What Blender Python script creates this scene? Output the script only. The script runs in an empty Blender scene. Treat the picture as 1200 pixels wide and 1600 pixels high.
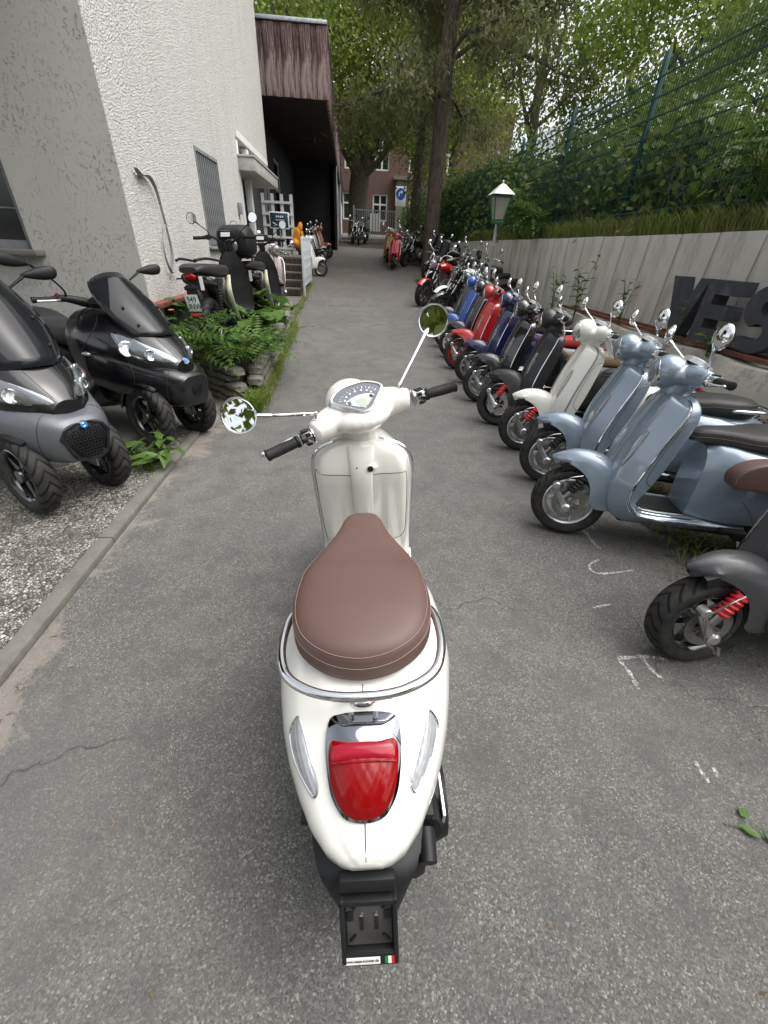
import bpy, bmesh, math, random
import numpy as np
from mathutils import Matrix, Vector
rnd = random.Random(7); nr = np.random.RandomState(11)
R_ = math.radians; PI = math.pi
SC = bpy.context.scene; COL = SC.collection

# ------------------------------------------------------------------ camera, sky, sun, exposure
H = 1.5
CW = np.array([[0.99656, -0.00286, 0.08282], [-0.07092, -0.54637, 0.83453], [0.04286, -0.83754, -0.54470]])
cam = bpy.data.cameras.new('camera'); cam_o = bpy.data.objects.new('camera', cam); COL.objects.link(cam_o)
cam.sensor_fit = 'HORIZONTAL'; cam.sensor_width = 36; cam.lens = 36 * 635.4 / 1200
cam.clip_start = .02; cam.clip_end = 600
M = Matrix.Identity(4)
for i in range(3):
    M[i][0] = CW[i, 0]; M[i][1] = -CW[i, 1]; M[i][2] = -CW[i, 2]
M[2][3] = H; cam_o.matrix_world = M; SC.camera = cam_o

world = bpy.data.worlds.new('World'); SC.world = world; world.use_nodes = True
wn = world.node_tree.nodes; wl = world.node_tree.links; wn.clear()
SUN_EL, SUN_AZ = R_(62), R_(100)          # azimuth clockwise from +Y towards +X
sky = wn.new('ShaderNodeTexSky'); sky.sky_type = 'NISHITA'; sky.sun_disc = False
sky.sun_elevation = SUN_EL; sky.sun_rotation = SUN_AZ; sky.air_density = 1.0; sky.dust_density = 4.0
hs = wn.new('ShaderNodeHueSaturation'); hs.inputs['Saturation'].default_value = .22
bg = wn.new('ShaderNodeBackground'); bg.inputs['Strength'].default_value = .15
wo = wn.new('ShaderNodeOutputWorld')
wl.new(sky.outputs[0], hs.inputs['Color']); wl.new(hs.outputs[0], bg.inputs[0]); wl.new(bg.outputs[0], wo.inputs[0])
sun = bpy.data.lights.new('sun', 'SUN'); sun.energy = 1.45; sun.angle = R_(75); sun.color = (1, .965, .92)
sun_o = bpy.data.objects.new('sun', sun); COL.objects.link(sun_o)
sdir = Vector((math.sin(SUN_AZ) * math.cos(SUN_EL), math.cos(SUN_AZ) * math.cos(SUN_EL), math.sin(SUN_EL)))
sun_o.rotation_euler = sdir.to_track_quat('Z', 'Y').to_euler()
SC.view_settings.view_transform = 'Standard'; SC.view_settings.look = 'None'
SC.view_settings.exposure = 1.0; SC.view_settings.gamma = 1; SC.view_settings.use_curve_mapping = False
SC.cycles.max_bounces = 8; SC.cycles.transparent_max_bounces = 12

# ------------------------------------------------------------------ terrain height and pixel helpers
TY = [-8, 0, 5, 8, 11, 14, 17, 22, 30, 60, 200]
TZ = [0, 0, 0, .1, .28, .5, .78, 1.15, 1.72, 3.2, 5]
def zt(y): return float(np.interp(y, TY, TZ))

# ------------------------------------------------------------------ mesh helpers
def spl(P, n):
    """Catmull-Rom through P (k, ...) resampled to n rows."""
    P = np.asarray(P, float); k = len(P)
    if k == 2: P = np.stack([P[0], (P[0] + P[1]) / 2, P[1]]); k = 3
    Q = np.concatenate([[2 * P[0] - P[1]], P, [2 * P[-1] - P[-2]]])
    t = np.linspace(0, k - 1, n); i = np.minimum(t.astype(int), k - 2); u = (t - i).reshape((-1,) + (1,) * (P.ndim - 1))
    a, b, c, d = Q[i], Q[i + 1], Q[i + 2], Q[i + 3]
    return .5 * (2 * b + (c - a) * u + (2 * a - 5 * b + 4 * c - d) * u * u + (3 * b - a - 3 * c + d) * u ** 3)
def splc(P, n):
    P = np.asarray(P, float); k = len(P); t = np.arange(n) * k / n; i = t.astype(int); u = (t - i).reshape((-1,) + (1,) * (P.ndim - 1))
    a, b, c, d = P[(i - 1) % k], P[i], P[(i + 1) % k], P[(i + 2) % k]
    return .5 * (2 * b + (c - a) * u + (2 * a - 5 * b + 4 * c - d) * u * u + (3 * b - a - 3 * c + d) * u ** 3)
def grid_faces(nu, nv, closed=False, o=0, flip=False):
    F = []
    for i in range(nu - 1):
        for j in range(nv if closed else nv - 1):
            a = o + i * nv + j; b = o + i * nv + (j + 1) % nv; c = b + nv; d = a + nv
            F.append((a, b, c, d) if not flip else (d, c, b, a))
    return F
class MB:
    def __init__(s): s.v = []; s.f = []; s.m = []; s.n = 0
    def add(s, V, F, m=0, M=None):
        V = np.asarray(V, float).reshape(-1, 3)
        if M is not None:
            A = np.array(M); V = V @ A[:3, :3].T + A[:3, 3]
        s.v.append(V); s.f += [tuple(i + s.n for i in f) for f in F]; s.m += [m] * len(F); s.n += len(V); return s
    def loft(s, G, m=0, closed=True, cap=True, flip=False, M=None):
        G = np.asarray(G, float); nu, nv = G.shape[:2]
        F = grid_faces(nu, nv, closed, 0, flip)
        if cap and closed:
            a = tuple(range(nv)); b = tuple((nu - 1) * nv + j for j in range(nv))
            F += [a[::-1], b] if not flip else [a, b[::-1]]
        return s.add(G.reshape(-1, 3), F, m, M)
    def tube(s, P, r, n=8, m=0, ns=None, M=None, cap=True, flat=1.0):
        P = np.asarray(P, float)
        if ns: P = spl(P, ns)
        r = np.interp(np.linspace(0, 1, len(P)), np.linspace(0, 1, len(np.atleast_1d(r))), np.atleast_1d(r))
        T = np.gradient(P, axis=0); T /= np.linalg.norm(T, axis=1, keepdims=True) + 1e-12
        up = np.array([0, 0, 1.]) if abs(T[0, 2]) < .9 else np.array([0, 1., 0])
        G = []
        for p, t, q in zip(P, T, r):
            a = np.cross(up, t); a /= np.linalg.norm(a) + 1e-12; b = np.cross(t, a); up = b
            th = np.arange(n) * 2 * PI / n
            G.append(p + q * (np.cos(th)[:, None] * a + flat * np.sin(th)[:, None] * b))
        return s.loft(G, m, True, cap, M=M)
    def lathe(s, prof, n=24, axis='z', m=0, M=None, a0=0, a1=2 * PI):
        full = abs(a1 - a0 - 2 * PI) < 1e-6
        th = np.linspace(a0, a1, n, endpoint=not full); P = np.asarray(prof, float)
        G = np.zeros((len(P), len(th), 3)); c, d = np.cos(th), np.sin(th)
        for i, (r, h) in enumerate(P):
            if axis == 'z': G[i] = np.stack([r * c, r * d, np.full_like(c, h)], 1)
            elif axis == 'y': G[i] = np.stack([r * d, np.full_like(c, h), r * c], 1)
            else: G[i] = np.stack([np.full_like(c, h), r * c, r * d], 1)
        s.loft(G, m, full, False, M=M); nn = len(th); o = s.n - len(P) * nn
        if full:
            if P[0][0] < .012: s.f.append(tuple(o + j for j in range(nn))[::-1]); s.m.append(m)
            if P[-1][0] < .012: s.f.append(tuple(o + (len(P) - 1) * nn + j for j in range(nn))); s.m.append(m)
        return s
    def box(s, c, d, m=0, M=None, bev=0, taper=None):
        x, y, z = [q / 2 for q in d]
        V = np.array([(-x, -y, -z), (x, -y, -z), (x, y, -z), (-x, y, -z), (-x, -y, z), (x, -y, z), (x, y, z), (-x, y, z)], float)
        if taper: V[4:, 0] *= taper[0]; V[4:, 1] *= taper[1]
        F = [(3, 2, 1, 0), (4, 5, 6, 7), (0, 1, 5, 4), (1, 2, 6, 5), (2, 3, 7, 6), (3, 0, 4, 7)]
        if bev:
            bm = bmesh.new(); vs = [bm.verts.new(p) for p in V]
            for f in F: bm.faces.new([vs[i] for i in f])
            bmesh.ops.bevel(bm, geom=bm.edges[:], offset=bev, segments=2, profile=.5, affect='EDGES')
            bm.verts.index_update(); V = np.array([v.co[:] for v in bm.verts]); F = [tuple(v.index for v in f.verts) for f in bm.faces]; bm.free()
        return s.add(V + np.array(c, float), F, m, M)
    def ell(s, c, r, n=20, m=0, M=None):
        th = np.linspace(0.03, PI - .03, n // 2 + 1)
        s2 = MB().lathe([(math.sin(t), -math.cos(t)) for t in th], n)
        return s.add(np.concatenate(s2.v) * np.array(r, float) + np.array(c, float), s2.f, m, M)
    def prism(s, poly, h0, h1, m=0, M=None):
        """polygon in xy extruded z h0..h1"""
        n = len(poly); V = [(x, y, h0) for x, y in poly] + [(x, y, h1) for x, y in poly]
        F = [tuple(range(n))[::-1], tuple(range(n, 2 * n))] + [(i, (i + 1) % n, n + (i + 1) % n, n + i) for i in range(n)]
        return s.add(V, F, m, M)
    def mesh(s, name, sharp=38, fixn=True):
        me = bpy.data.meshes.new(name); V = np.concatenate(s.v)
        me.from_pydata(V.tolist(), [], s.f)
        me.polygons.foreach_set('material_index', np.array(s.m, np.int32))
        if fixn:
            bm = bmesh.new(); bm.from_mesh(me); bmesh.ops.remove_doubles(bm, verts=bm.verts, dist=1e-5); bmesh.ops.recalc_face_normals(bm, faces=bm.faces); bm.to_mesh(me); bm.free()
        me.polygons.foreach_set('use_smooth', np.ones(len(me.polygons), bool))
        if sharp is not None: me.set_sharp_from_angle(angle=R_(sharp))
        me.update(); return me
def quads(name, V, nq=4, mat_idx=None):
    """fast mesh of independent n-gons: V (n, nq, 3)"""
    V = np.asarray(V, np.float32); n = len(V); me = bpy.data.meshes.new(name)
    me.vertices.add(n * nq); me.vertices.foreach_set('co', V.reshape(-1))
    me.loops.add(n * nq); me.loops.foreach_set('vertex_index', np.arange(n * nq, dtype=np.int32))
    me.polygons.add(n); me.polygons.foreach_set('loop_start', np.arange(0, n * nq, nq, dtype=np.int32))
    if mat_idx is not None: me.polygons.foreach_set('material_index', np.asarray(mat_idx, np.int32))
    me.update(calc_edges=True); me.validate(); return me
def ob(name, mesh, mats, parent=None, M=None):
    if isinstance(mesh, MB): mesh = mesh.mesh(name)
    if not isinstance(mats, (list, tuple)): mats = [mats]
    if len(mesh.materials) == 0:
        for m in mats: mesh.materials.append(m)
    o = bpy.data.objects.new(name, mesh); COL.objects.link(o)
    for i, m in enumerate(mats):
        if i < len(o.material_slots) and mesh.materials[i] != m:
            o.material_slots[i].link = 'OBJECT'; o.material_slots[i].material = m
    if parent: o.parent = parent
    if M is not None: o.matrix_basis = M
    return o
def wm(o):
    m = o.matrix_basis.copy()
    return wm(o.parent) @ m if o.parent else m
def setw(o, M): o.matrix_basis = wm(o.parent).inverted() @ M if o.parent else M
def tag(o, label=None, cat=None, group=None, kind=None):
    if label: o['label'] = label
    if cat: o['category'] = cat
    if group: o['group'] = group
    if kind: o['kind'] = kind
    return o
def thing(name, label, cat, loc=(0, 0, 0), rz=0, group=None, M=None):
    o = bpy.data.objects.new(name, None); COL.objects.link(o); o.empty_display_size = .1
    o.matrix_basis = M if M is not None else Matrix.Translation(loc) @ Matrix.Rotation(rz, 4, 'Z')
    return tag(o, label, cat, group)
def struct(name, mb, mat): return tag(ob(name, mb, mat), kind='structure')
def Tm(x, y, z): return Matrix.Translation((x, y, z))
def Rm(a, ax): return Matrix.Rotation(a, 4, ax)
def blend(mb, voxel, it=8, name='blend'):
    """voxel-merge the closed lumps of mb into one smooth skin"""
    me = mb.mesh(name, None); o = bpy.data.objects.new(name, me); COL.objects.link(o)
    r = o.modifiers.new('r', 'REMESH'); r.mode = 'VOXEL'; r.voxel_size = voxel
    s = o.modifiers.new('s', 'SMOOTH'); s.factor = .5; s.iterations = it
    dg = bpy.context.evaluated_depsgraph_get(); dg.update()
    n = bpy.data.meshes.new_from_object(o.evaluated_get(dg)); bpy.data.objects.remove(o); n.name = name
    n.polygons.foreach_set('use_smooth', np.ones(len(n.polygons), bool)); n.materials.clear(); return n
def text_mesh(s, size, name, ex=.0004, align='CENTER'):
    cu = bpy.data.curves.new(name, 'FONT'); cu.body = s; cu.size = size; cu.extrude = ex; cu.align_x = align; cu.align_y = 'CENTER'; cu.resolution_u = 3; cu.offset = size * .012
    o = bpy.data.objects.new(name, cu); COL.objects.link(o); dg = bpy.context.evaluated_depsgraph_get(); dg.update()
    me = bpy.data.meshes.new_from_object(o.evaluated_get(dg)); bpy.data.objects.remove(o); bpy.data.curves.remove(cu); me.name = name; me.materials.clear(); return me
def axes(x, y, z):
    m = Matrix.Identity(4)
    for i in range(3): m[i][0], m[i][1], m[i][2] = x[i], y[i], z[i]
    return m
class Surf:
    """smooth grid surface P(u,v), u,v in 0..1, from control rows"""
    def __init__(s, C, nu, nv, closed=False):
        G = spl(C, nu); G = G.transpose(1, 0, 2); G = splc(G, nv) if closed else spl(G, nv); s.G = G.transpose(1, 0, 2); s.closed = closed
    def at(s, u, v, off=0):
        nu, nv = s.G.shape[:2]; mv = nv if s.closed else nv - 1
        def e(u, v):
            a = min(max(u, 0), 1) * (nu - 1); b = (v % 1 if s.closed else min(max(v, 0), 1)) * mv
            i = min(int(a), nu - 2); j = int(b); j = j if s.closed else min(j, nv - 2); fa, fb = a - i, b - j; k = (j + 1) % nv; j %= nv
            return (s.G[i, j] * (1 - fb) + s.G[i, k] * fb) * (1 - fa) + (s.G[i + 1, j] * (1 - fb) + s.G[i + 1, k] * fb) * fa
        p = e(u, v)
        if off:
            d = 1 / max(nu, nv) * 1.5; n = np.cross(e(u + d, v) - e(u - d, v), e(u, v + d) - e(u, v - d)); n /= np.linalg.norm(n) + 1e-12; p = p + n * off
        return p
    def patch(s, mb, poly, off, dome=0, rim=None, m=0, sgn=1, n=40, rings=6):
        """domed patch with outline poly (u,v) lying on the surface"""
        Q = splc(poly, n); c = Q.mean(0); G = []
        G.append([s.at(*q, -sgn * .004) for q in Q])
        for r in np.linspace(1, .02, rings):
            h = off + dome * (1 - r ** 2.5)
            G.append([s.at(*(c + (q - c) * r), sgn * h) for q in Q])
        return mb.loft(G, m, True, True)
    def line(s, mb, uv, off, r, m=0, n=24, seg=5):
        P = spl(uv, n); return mb.tube([s.at(*q, off) for q in P], r, seg, m)
# ------------------------------------------------------------------ materials
class NT:
    def __init__(s, name):
        s.mat = bpy.data.materials.new(name); s.mat.use_nodes = True; s.t = s.mat.node_tree; s.t.nodes.clear()
        s.out = s.n('OutputMaterial'); s.b = s.n('BsdfPrincipled'); s.l(s.b.outputs[0], s.out.inputs[0])
    def n(s, ty, **k):
        x = s.t.nodes.new('ShaderNode' + ty)
        for a, v in k.items():
            if a.startswith('i_'): x.inputs[a[2:].replace('_', ' ')].default_value = v
            else: setattr(x, a, v)
        return x
    def l(s, a, b): s.t.links.new(a, b)
    def set(s, **k):
        for a, v in k.items():
            i = s.b.inputs[a.replace('_', ' ')]
            if hasattr(v, 'links'): s.l(v, i)
            else: i.default_value = (*v, 1) if isinstance(v, tuple) and len(v) == 3 else v
        return s
    def tc(s, kind='Object', scale=None, rot=None):
        t = s.n('TexCoord').outputs[kind]
        if scale is not None or rot is not None:
            m = s.n('Mapping'); s.l(t, m.inputs[0])
            if scale is not None: m.inputs['Scale'].default_value = scale if isinstance(scale, tuple) else (scale,) * 3
            if rot is not None: m.inputs['Rotation'].default_value = rot
            t = m.outputs[0]
        return t
    def noise(s, co, sc, det=4, rough=.55, dist=0, out=0):
        x = s.n('TexNoise'); s.l(co, x.inputs['Vector']); x.inputs['Scale'].default_value = sc; x.inputs['Detail'].default_value = det; x.inputs['Roughness'].default_value = rough; x.inputs['Distortion'].default_value = dist
        return x.outputs[out]
    def vor(s, co, sc, feat='F1', out='Distance', rand=1):
        x = s.n('TexVoronoi'); x.feature = feat; s.l(co, x.inputs['Vector']); x.inputs['Scale'].default_value = sc; x.inputs['Randomness'].default_value = rand
        return x.outputs[out]
    def ramp(s, f, stops, interp='LINEAR'):
        r = s.n('ValToRGB'); r.color_ramp.interpolation = interp; e = r.color_ramp.elements
        while len(e) < len(stops): e.new(.5)
        for q, (p, c) in zip(e, stops):
            q.position = p; c = (c, c, c) if not isinstance(c, tuple) else c; q.color = (*c, 1)
        s.l(f, r.inputs[0]); return r.outputs[0]
    def mix(s, f, a, b, mode='MIX'):
        m = s.n('Mix', data_type='RGBA', blend_type=mode)
        for v, i in ((f, 0), (a, 6), (b, 7)):
            if hasattr(v, 'links'): s.l(v, m.inputs[i])
            else: m.inputs[i].default_value = v if i == 0 else ((*v, 1) if len(v) == 3 else v)
        return m.outputs[2]
    def math(s, op, a, b=0.0, c=None):
        m = s.n('Math', operation=op)
        for v, i in ((a, 0), (b, 1), (c, 2)):
            if v is None: continue
            if hasattr(v, 'links'): s.l(v, m.inputs[i])
            else: m.inputs[i].default_value = v
        return m.outputs[0]
    def bump(s, h, st=.5, d=.01, nrm=None):
        b = s.n('Bump'); b.inputs['Strength'].default_value = st; b.inputs['Distance'].default_value = d; s.l(h, b.inputs['Height'])
        if nrm is not None: s.l(nrm, b.inputs['Normal'])
        return b.outputs[0]
    def sep(s, co):
        x = s.n('SeparateXYZ'); s.l(co, x.inputs[0]); return x.outputs
def simple(name, col, rough=.5, metal=0, coat=0, var=.0, bump=0, bscale=200, spec=.5):
    n = NT(name); n.set(Base_Color=col, Roughness=rough, Metallic=metal, Coat_Weight=coat, Coat_Roughness=.04); n.b.inputs['Specular IOR Level'].default_value = spec
    co = n.tc()
    if var:
        f = n.noise(co, 9, 5, .6); c = n.mix(n.ramp(f, [(.3, 0.), (.7, 1.)]), tuple(q * (1 - var) for q in col), tuple(min(1, q * (1 + var)) for q in col)); n.set(Base_Color=c)
        n.set(Roughness=n.math('MULTIPLY_ADD', n.noise(co, 14, 5), .25, max(rough - .12, .02)))
    if bump: n.set(Normal=n.bump(n.noise(co, bscale, 2), bump, .002))
    return n.mat
def paint(name, col, rough=.22, coat=1, metal=0.0, flake=False):
    n = NT(name); n.set(Base_Color=col, Roughness=rough, Metallic=metal, Coat_Weight=coat, Coat_Roughness=.03)
    co = n.tc(); d = n.ramp(n.noise(co, 6, 8, .7), [(.42, 0.), (.75, 1.)])
    n.set(Base_Color=n.mix(n.math('MULTIPLY', d, .05), col, (.30, .27, .23)))      # road dust film
    n.set(Coat_Roughness=n.math('MULTIPLY_ADD', d, .10, .02))
    return n.mat
MT = {}
MT['white'] = paint('white_paint', (.80, .79, .745), .3)
MT['white2'] = paint('pearl_paint', (.76, .745, .69), .3)
MT['greyblue'] = paint('grey_blue_paint', (.235, .295, .36), .26, 1, .3)
MT['mattblack'] = paint('matt_black_paint', (.022, .023, .026), .42, .15)
MT['mattgrey'] = paint('matt_grey_paint', (.045, .047, .052), .40, .2)
MT['gloss_black'] = paint('gloss_black_paint', (.012, .012, .014), .2)
MT['navy'] = paint('navy_paint', (.008, .016, .075), .2)
MT['red'] = paint('red_paint', (.50, .012, .014), .25)
MT['blue'] = paint('blue_paint', (.012, .085, .42), .22)
MT['green'] = paint('dark_green_paint', (.010, .035, .034), .24)
MT['taupe'] = paint('taupe_paint', (.17, .135, .125), .28, .9, .2)
MT['yellow'] = paint('mustard_paint', (.36, .21, .02), .3)
MT['orange'] = paint('orange_paint', (.52, .15, .05), .3)
MT['mpgrey'] = paint('satin_grey_paint', (.115, .124, .14), .42, .12, .3)
MT['mpblack'] = paint('satin_black_paint', (.005, .0055, .007), .20, .35)
MT['silverp'] = paint('silver_paint', (.45, .46, .48), .3, 1, .6)
MT['chrome'] = simple('chrome', (.80, .81, .83), .06, 1); MT['chrome_dark_refl'] = simple('dark_reflection_chrome', (.26, .27, .29), .05, 1)  # second chrome: colour lowered to paint in dark reflections
MT['alu'] = simple('cast_aluminium', (.55, .55, .56), .35, 1, var=.15)
MT['silver'] = simple('silver_rim_paint', (.56, .57, .58), .3, .7, var=.1)
MT['steel'] = simple('worn_steel', (.30, .29, .28), .38, .9, var=.3)
MT['rubber'] = simple('black_rubber', (.012, .012, .012), .62, var=.3, bump=.15, bscale=400, spec=.3)
MT['plastic'] = simple('black_plastic', (.011, .0115, .0125), .5, var=.25, bump=.12, bscale=500, spec=.3)
MT['plastic_gl'] = simple('glossy_black_plastic', (.012, .012, .013), .22, var=.2)
MT['dirtyplastic'] = simple('dusty_black_plastic', (.05, .048, .046), .6, var=.5)
MT['redplastic'] = simple('red_plastic', (.50, .012, .016), .35)
MT['whiteplastic'] = simple('white_plastic', (.75, .75, .73), .4)
MT['cream'] = simple('cream_plastic', (.42, .40, .31), .42, var=.12); MT['canopy_grey'] = simple('dirty_light_grey_sheet', (.40, .39, .37), .55, var=.2)
MT['springred'] = simple('red_spring', (.55, .02, .03), .35)
MT['paper'] = simple('paper_tag', (.78, .78, .76), .8)
def leather(name, col):
    n = NT(name); co = n.tc(); v = n.vor(co, 520, 'DISTANCE_TO_EDGE'); f = n.noise(co, 7, 5)
    n.set(Base_Color=n.mix(f, tuple(q * .86 for q in col), tuple(q * 1.16 for q in col)), Roughness=n.math('MULTIPLY_ADD', f, .2, .42), Normal=n.bump(v, .22, .0012)); return n.mat
MT['brown'] = leather('brown_leather', (.105, .060, .050))
MT['blackseat'] = leather('black_seat_vinyl', (.020, .020, .021))
MT['tan'] = leather('tan_seat_vinyl', (.23, .16, .10))
MT['redseat'] = leather('red_seat_vinyl', (.45, .02, .03))
MT['stitch'] = simple('stitch_thread', (.32, .215, .18), .8)
def tread(name):
    n = NT(name); co = n.tc(); x, y, z = n.sep(co)
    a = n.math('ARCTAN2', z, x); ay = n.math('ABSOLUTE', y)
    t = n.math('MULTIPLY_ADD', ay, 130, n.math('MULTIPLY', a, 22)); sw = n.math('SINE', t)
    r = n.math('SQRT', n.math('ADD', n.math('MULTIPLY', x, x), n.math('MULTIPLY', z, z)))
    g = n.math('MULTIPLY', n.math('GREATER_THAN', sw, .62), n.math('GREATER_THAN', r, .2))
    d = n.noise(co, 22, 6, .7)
    n.set(Base_Color=n.mix(g, n.mix(n.ramp(d, [(.4, 0.), (.75, .8)]), (.019, .019, .0195), (.06, .054, .048)), (.003, .003, .003)), Specular_IOR_Level=.3, Roughness=.68, Normal=n.bump(n.math('MULTIPLY', g, -1), 1, .006)); return n.mat  # grooves near black: their shade is put into the colour
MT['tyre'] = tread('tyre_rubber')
def lens(name, col, rough=.08, trans=.6, sc=260, bs=.25, ct=1):
    n = NT(name); co = n.tc(); x, y, z = n.sep(co)
    w = n.math('SINE', n.math('MULTIPLY', y, sc)); w2 = n.math('SINE', n.math('MULTIPLY', z, sc))
    n.set(Base_Color=col, Roughness=rough, Transmission_Weight=trans, IOR=1.45, Specular_IOR_Level=.5 if ct == 1 else .22, Coat_Weight=ct, Coat_Roughness=.03, Normal=n.bump(n.math('MULTIPLY', w, w2), bs, .002)); return n.mat
MT['redlens'] = lens('red_lens', (.36, .002, .005), .12, .45, 330, .2, .25)
MT['redlens2'] = lens('pinkish_red_reflector', (.36, .008, .025), .14, .2, 300, .02, .3)
MT['indlens'] = lens('ribbed_indicator_lens', (.50, .52, .55), .08, .5, 420, .35)
MT['clearlens'] = lens('clear_lens', (.86, .87, .88), .04, .85, 260, .05)
MT['amberlens'] = lens('amber_bulb', (.55, .24, .06), .1, .5)
MT['reflector'] = simple('lamp_reflector', (.85, .86, .88), .12, 1)
n = NT('mirror_glass'); n.set(Base_Color=(.86, .88, .88), Metallic=1.0, Roughness=.015); MT['mirror'] = n.mat
n = NT('smoked_screen'); n.set(Base_Color=(.022, .024, .028), Roughness=.05, Specular_IOR_Level=.35, Transmission_Weight=.5, IOR=1.3, Coat_Weight=.25); MT['smoke'] = n.mat
n = NT('clear_acrylic'); n.set(Base_Color=(.8, .84, .84), Roughness=.05, Transmission_Weight=.92, IOR=1.12); MT['acrylic'] = n.mat
n = NT('window_glass'); n.set(Base_Color=(.02, .024, .028), Roughness=.06, Specular_IOR_Level=.8); MT['glass'] = n.mat
n = NT('frosted_lamp_glass'); co = n.tc(); n.set(Base_Color=n.mix(n.noise(co, 14, 6), (.34, .34, .29), (.50, .50, .45)), Roughness=.35, Transmission_Weight=.3); MT['lampglass'] = n.mat
# ---- ground
def asphalt():
    n = NT('old_asphalt'); co = n.tc(); x, y, z = n.sep(co)
    v = n.n('TexVoronoi'); n.l(co, v.inputs['Vector']); v.inputs['Scale'].default_value = 200
    st = n.sep(v.outputs['Color'])[0]
    fine = n.noise(co, 240, 3, .7); big = n.noise(co, .9, 6, .6); mid = n.noise(co, 5, 7, .68); pat = n.noise(co, .35, 4, .5, .6)
    base = n.mix(st, (.068, .067, .064), (.225, .218, .204))
    base = n.mix(n.ramp(st, [(.89, 0.), (.96, .55)]), base, (.46, .45, .42))
    base = n.mix(n.ramp(fine, [(.40, .55), (.60, 0.)]), base, (.050, .050, .050))
    base = n.mix(n.ramp(big, [(.35, .0), (.68, .42)]), base, (.21, .20, .18))
    base = n.mix(n.ramp(mid, [(.34, .65), (.56, 0.)]), base, (.085, .083, .083))
    base = n.mix(n.ramp(pat, [(.48, 0.), (.60, .5)]), base, (.105, .10, .105))
    # pinkish dust lying along the left kerb and sandy litter under the right-hand row
    dl = n.math('ADD', n.math('MULTIPLY', n.math('ADD', x, 1.36), 1.0), n.math('MULTIPLY', n.math('SUBTRACT', n.noise(co, 1.9, 7, .7, .8), .5), -1.7))
    sand = n.ramp(dl, [(-.0, 1.), (.10, 0.)])
    y2 = n.ramp(n.math('DIVIDE', y, 10), [(.05, 1.), (.48, 1.), (.62, .25)])
    base = n.mix(n.math('MULTIPLY', n.math('MULTIPLY', sand, y2), .62), base, n.mix(fine, (.19, .165, .14), (.36, .32, .28)))
    rt = n.ramp(n.math('ADD', n.math('MULTIPLY', x, .5), n.math('MULTIPLY', n.noise(co, 1.5, 6, .7), .55)), [(1.02, 0.), (1.13, 1.)])
    base = n.mix(n.math('MULTIPLY', rt, .6), base, n.mix(fine, (.035, .028, .02), (.12, .09, .06)))
    rr = n.ramp(n.math('DIVIDE', y, 30), [(.34, 0.), (.55, 1.)])
    lit = n.ramp(n.noise(co, .8, 7, .7), [(.46, 0.), (.64, 1.)])
    base = n.mix(n.math('MULTIPLY', n.math('MULTIPLY', rr, lit), .6), base, (.125, .078, .050))
    sp = n.ramp(n.noise(co, 2.6, 8, .75, .4), [(.66, 0.), (.74, .55)])
    base = n.mix(sp, base, (.27, .25, .225))
    # cracks
    wv = n.n('TexVoronoi'); wv.feature = 'DISTANCE_TO_EDGE'; wco = n.n('VectorMath', operation='ADD'); nz = n.n('TexNoise'); n.l(co, nz.inputs['Vector']); nz.inputs['Scale'].default_value = 2.5; nz.inputs['Detail'].default_value = 6
    sc = n.n('VectorMath', operation='SCALE'); n.l(nz.outputs['Color'], sc.inputs[0]); sc.inputs['Scale'].default_value = .8; n.l(co, wco.inputs[0]); n.l(sc.outputs[0], wco.inputs[1])
    n.l(wco.outputs[0], wv.inputs['Vector']); wv.inputs['Scale'].default_value = .33
    cm = n.math('MULTIPLY', n.ramp(wv.outputs['Distance'], [(.0, 1.), (.0035, 0.)]), n.ramp(n.noise(co, .7, 3), [(.47, 0.), (.56, 1.)]))
    base = n.mix(n.math('MULTIPLY', cm, .32), base, (.03, .029, .028))
    h = n.math('ADD', n.math('MULTIPLY', v.outputs['Distance'], -.6), n.math('MULTIPLY', fine, .8)); h = n.math('SUBTRACT', h, n.math('MULTIPLY', cm, 1.2))
    n.set(Base_Color=base, Roughness=n.math('MULTIPLY_ADD', big, -.15, .92), Normal=n.bump(h, .9, .006)); return n.mat
MT['asphalt'] = asphalt()
def aggregate():
    n = NT('washed_aggregate'); co = n.tc(scale=(1, 1, 1))
    v = n.n('TexVoronoi'); n.l(co, v.inputs['Vector']); v.inputs['Scale'].default_value = 62
    e = n.n('TexVoronoi'); e.feature = 'DISTANCE_TO_EDGE'; n.l(co, e.inputs['Vector']); e.inputs['Scale'].default_value = 62
    r, g, b = n.sep(v.outputs['Color'])
    stone = n.mix(r, (.20, .185, .16), (.62, .60, .55)); stone = n.mix(n.ramp(g, [(.72, 0.), (.9, 1.)]), stone, (.10, .085, .07))
    gap = n.ramp(e.outputs['Distance'], [(.03, 1.), (.10, 0.)]); base = n.mix(gap, stone, (.085, .078, .068))
    d = n.ramp(n.noise(co, 3.2, 7, .7), [(.42, 0.), (.66, .75)]); base = n.mix(d, base, (.085, .075, .064))
    n.set(Base_Color=base, Roughness=.8, Normal=n.bump(n.ramp(e.outputs['Distance'], [(0., 0.), (.25, 1.)]), 1, .009)); return n.mat
MT['aggregate'] = aggregate()
def concrete(name, a, b, dark=(.06, .058, .052), stain=.6, streak=False):
    n = NT(name); co = n.tc(); f = n.noise(co, 3, 8, .65); g = n.noise(co, 90, 3); base = n.mix(f, a, b)
    s = n.ramp(n.noise(n.tc('Generated' if False else 'Object', scale=(1.2, 1.2, .25 if streak else 1.2)), 4, 8, .7), [(.46 if streak else .50, 0.), (.70, stain)]); base = n.mix(s, base, dark)
    base = n.mix(n.ramp(g, [(.62, 0.), (.75, .4)]), base, dark)
    n.set(Base_Color=base, Roughness=.85, Normal=n.bump(n.math('ADD', g, n.math('MULTIPLY', f, .6)), .4, .004)); return n.mat
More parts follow.
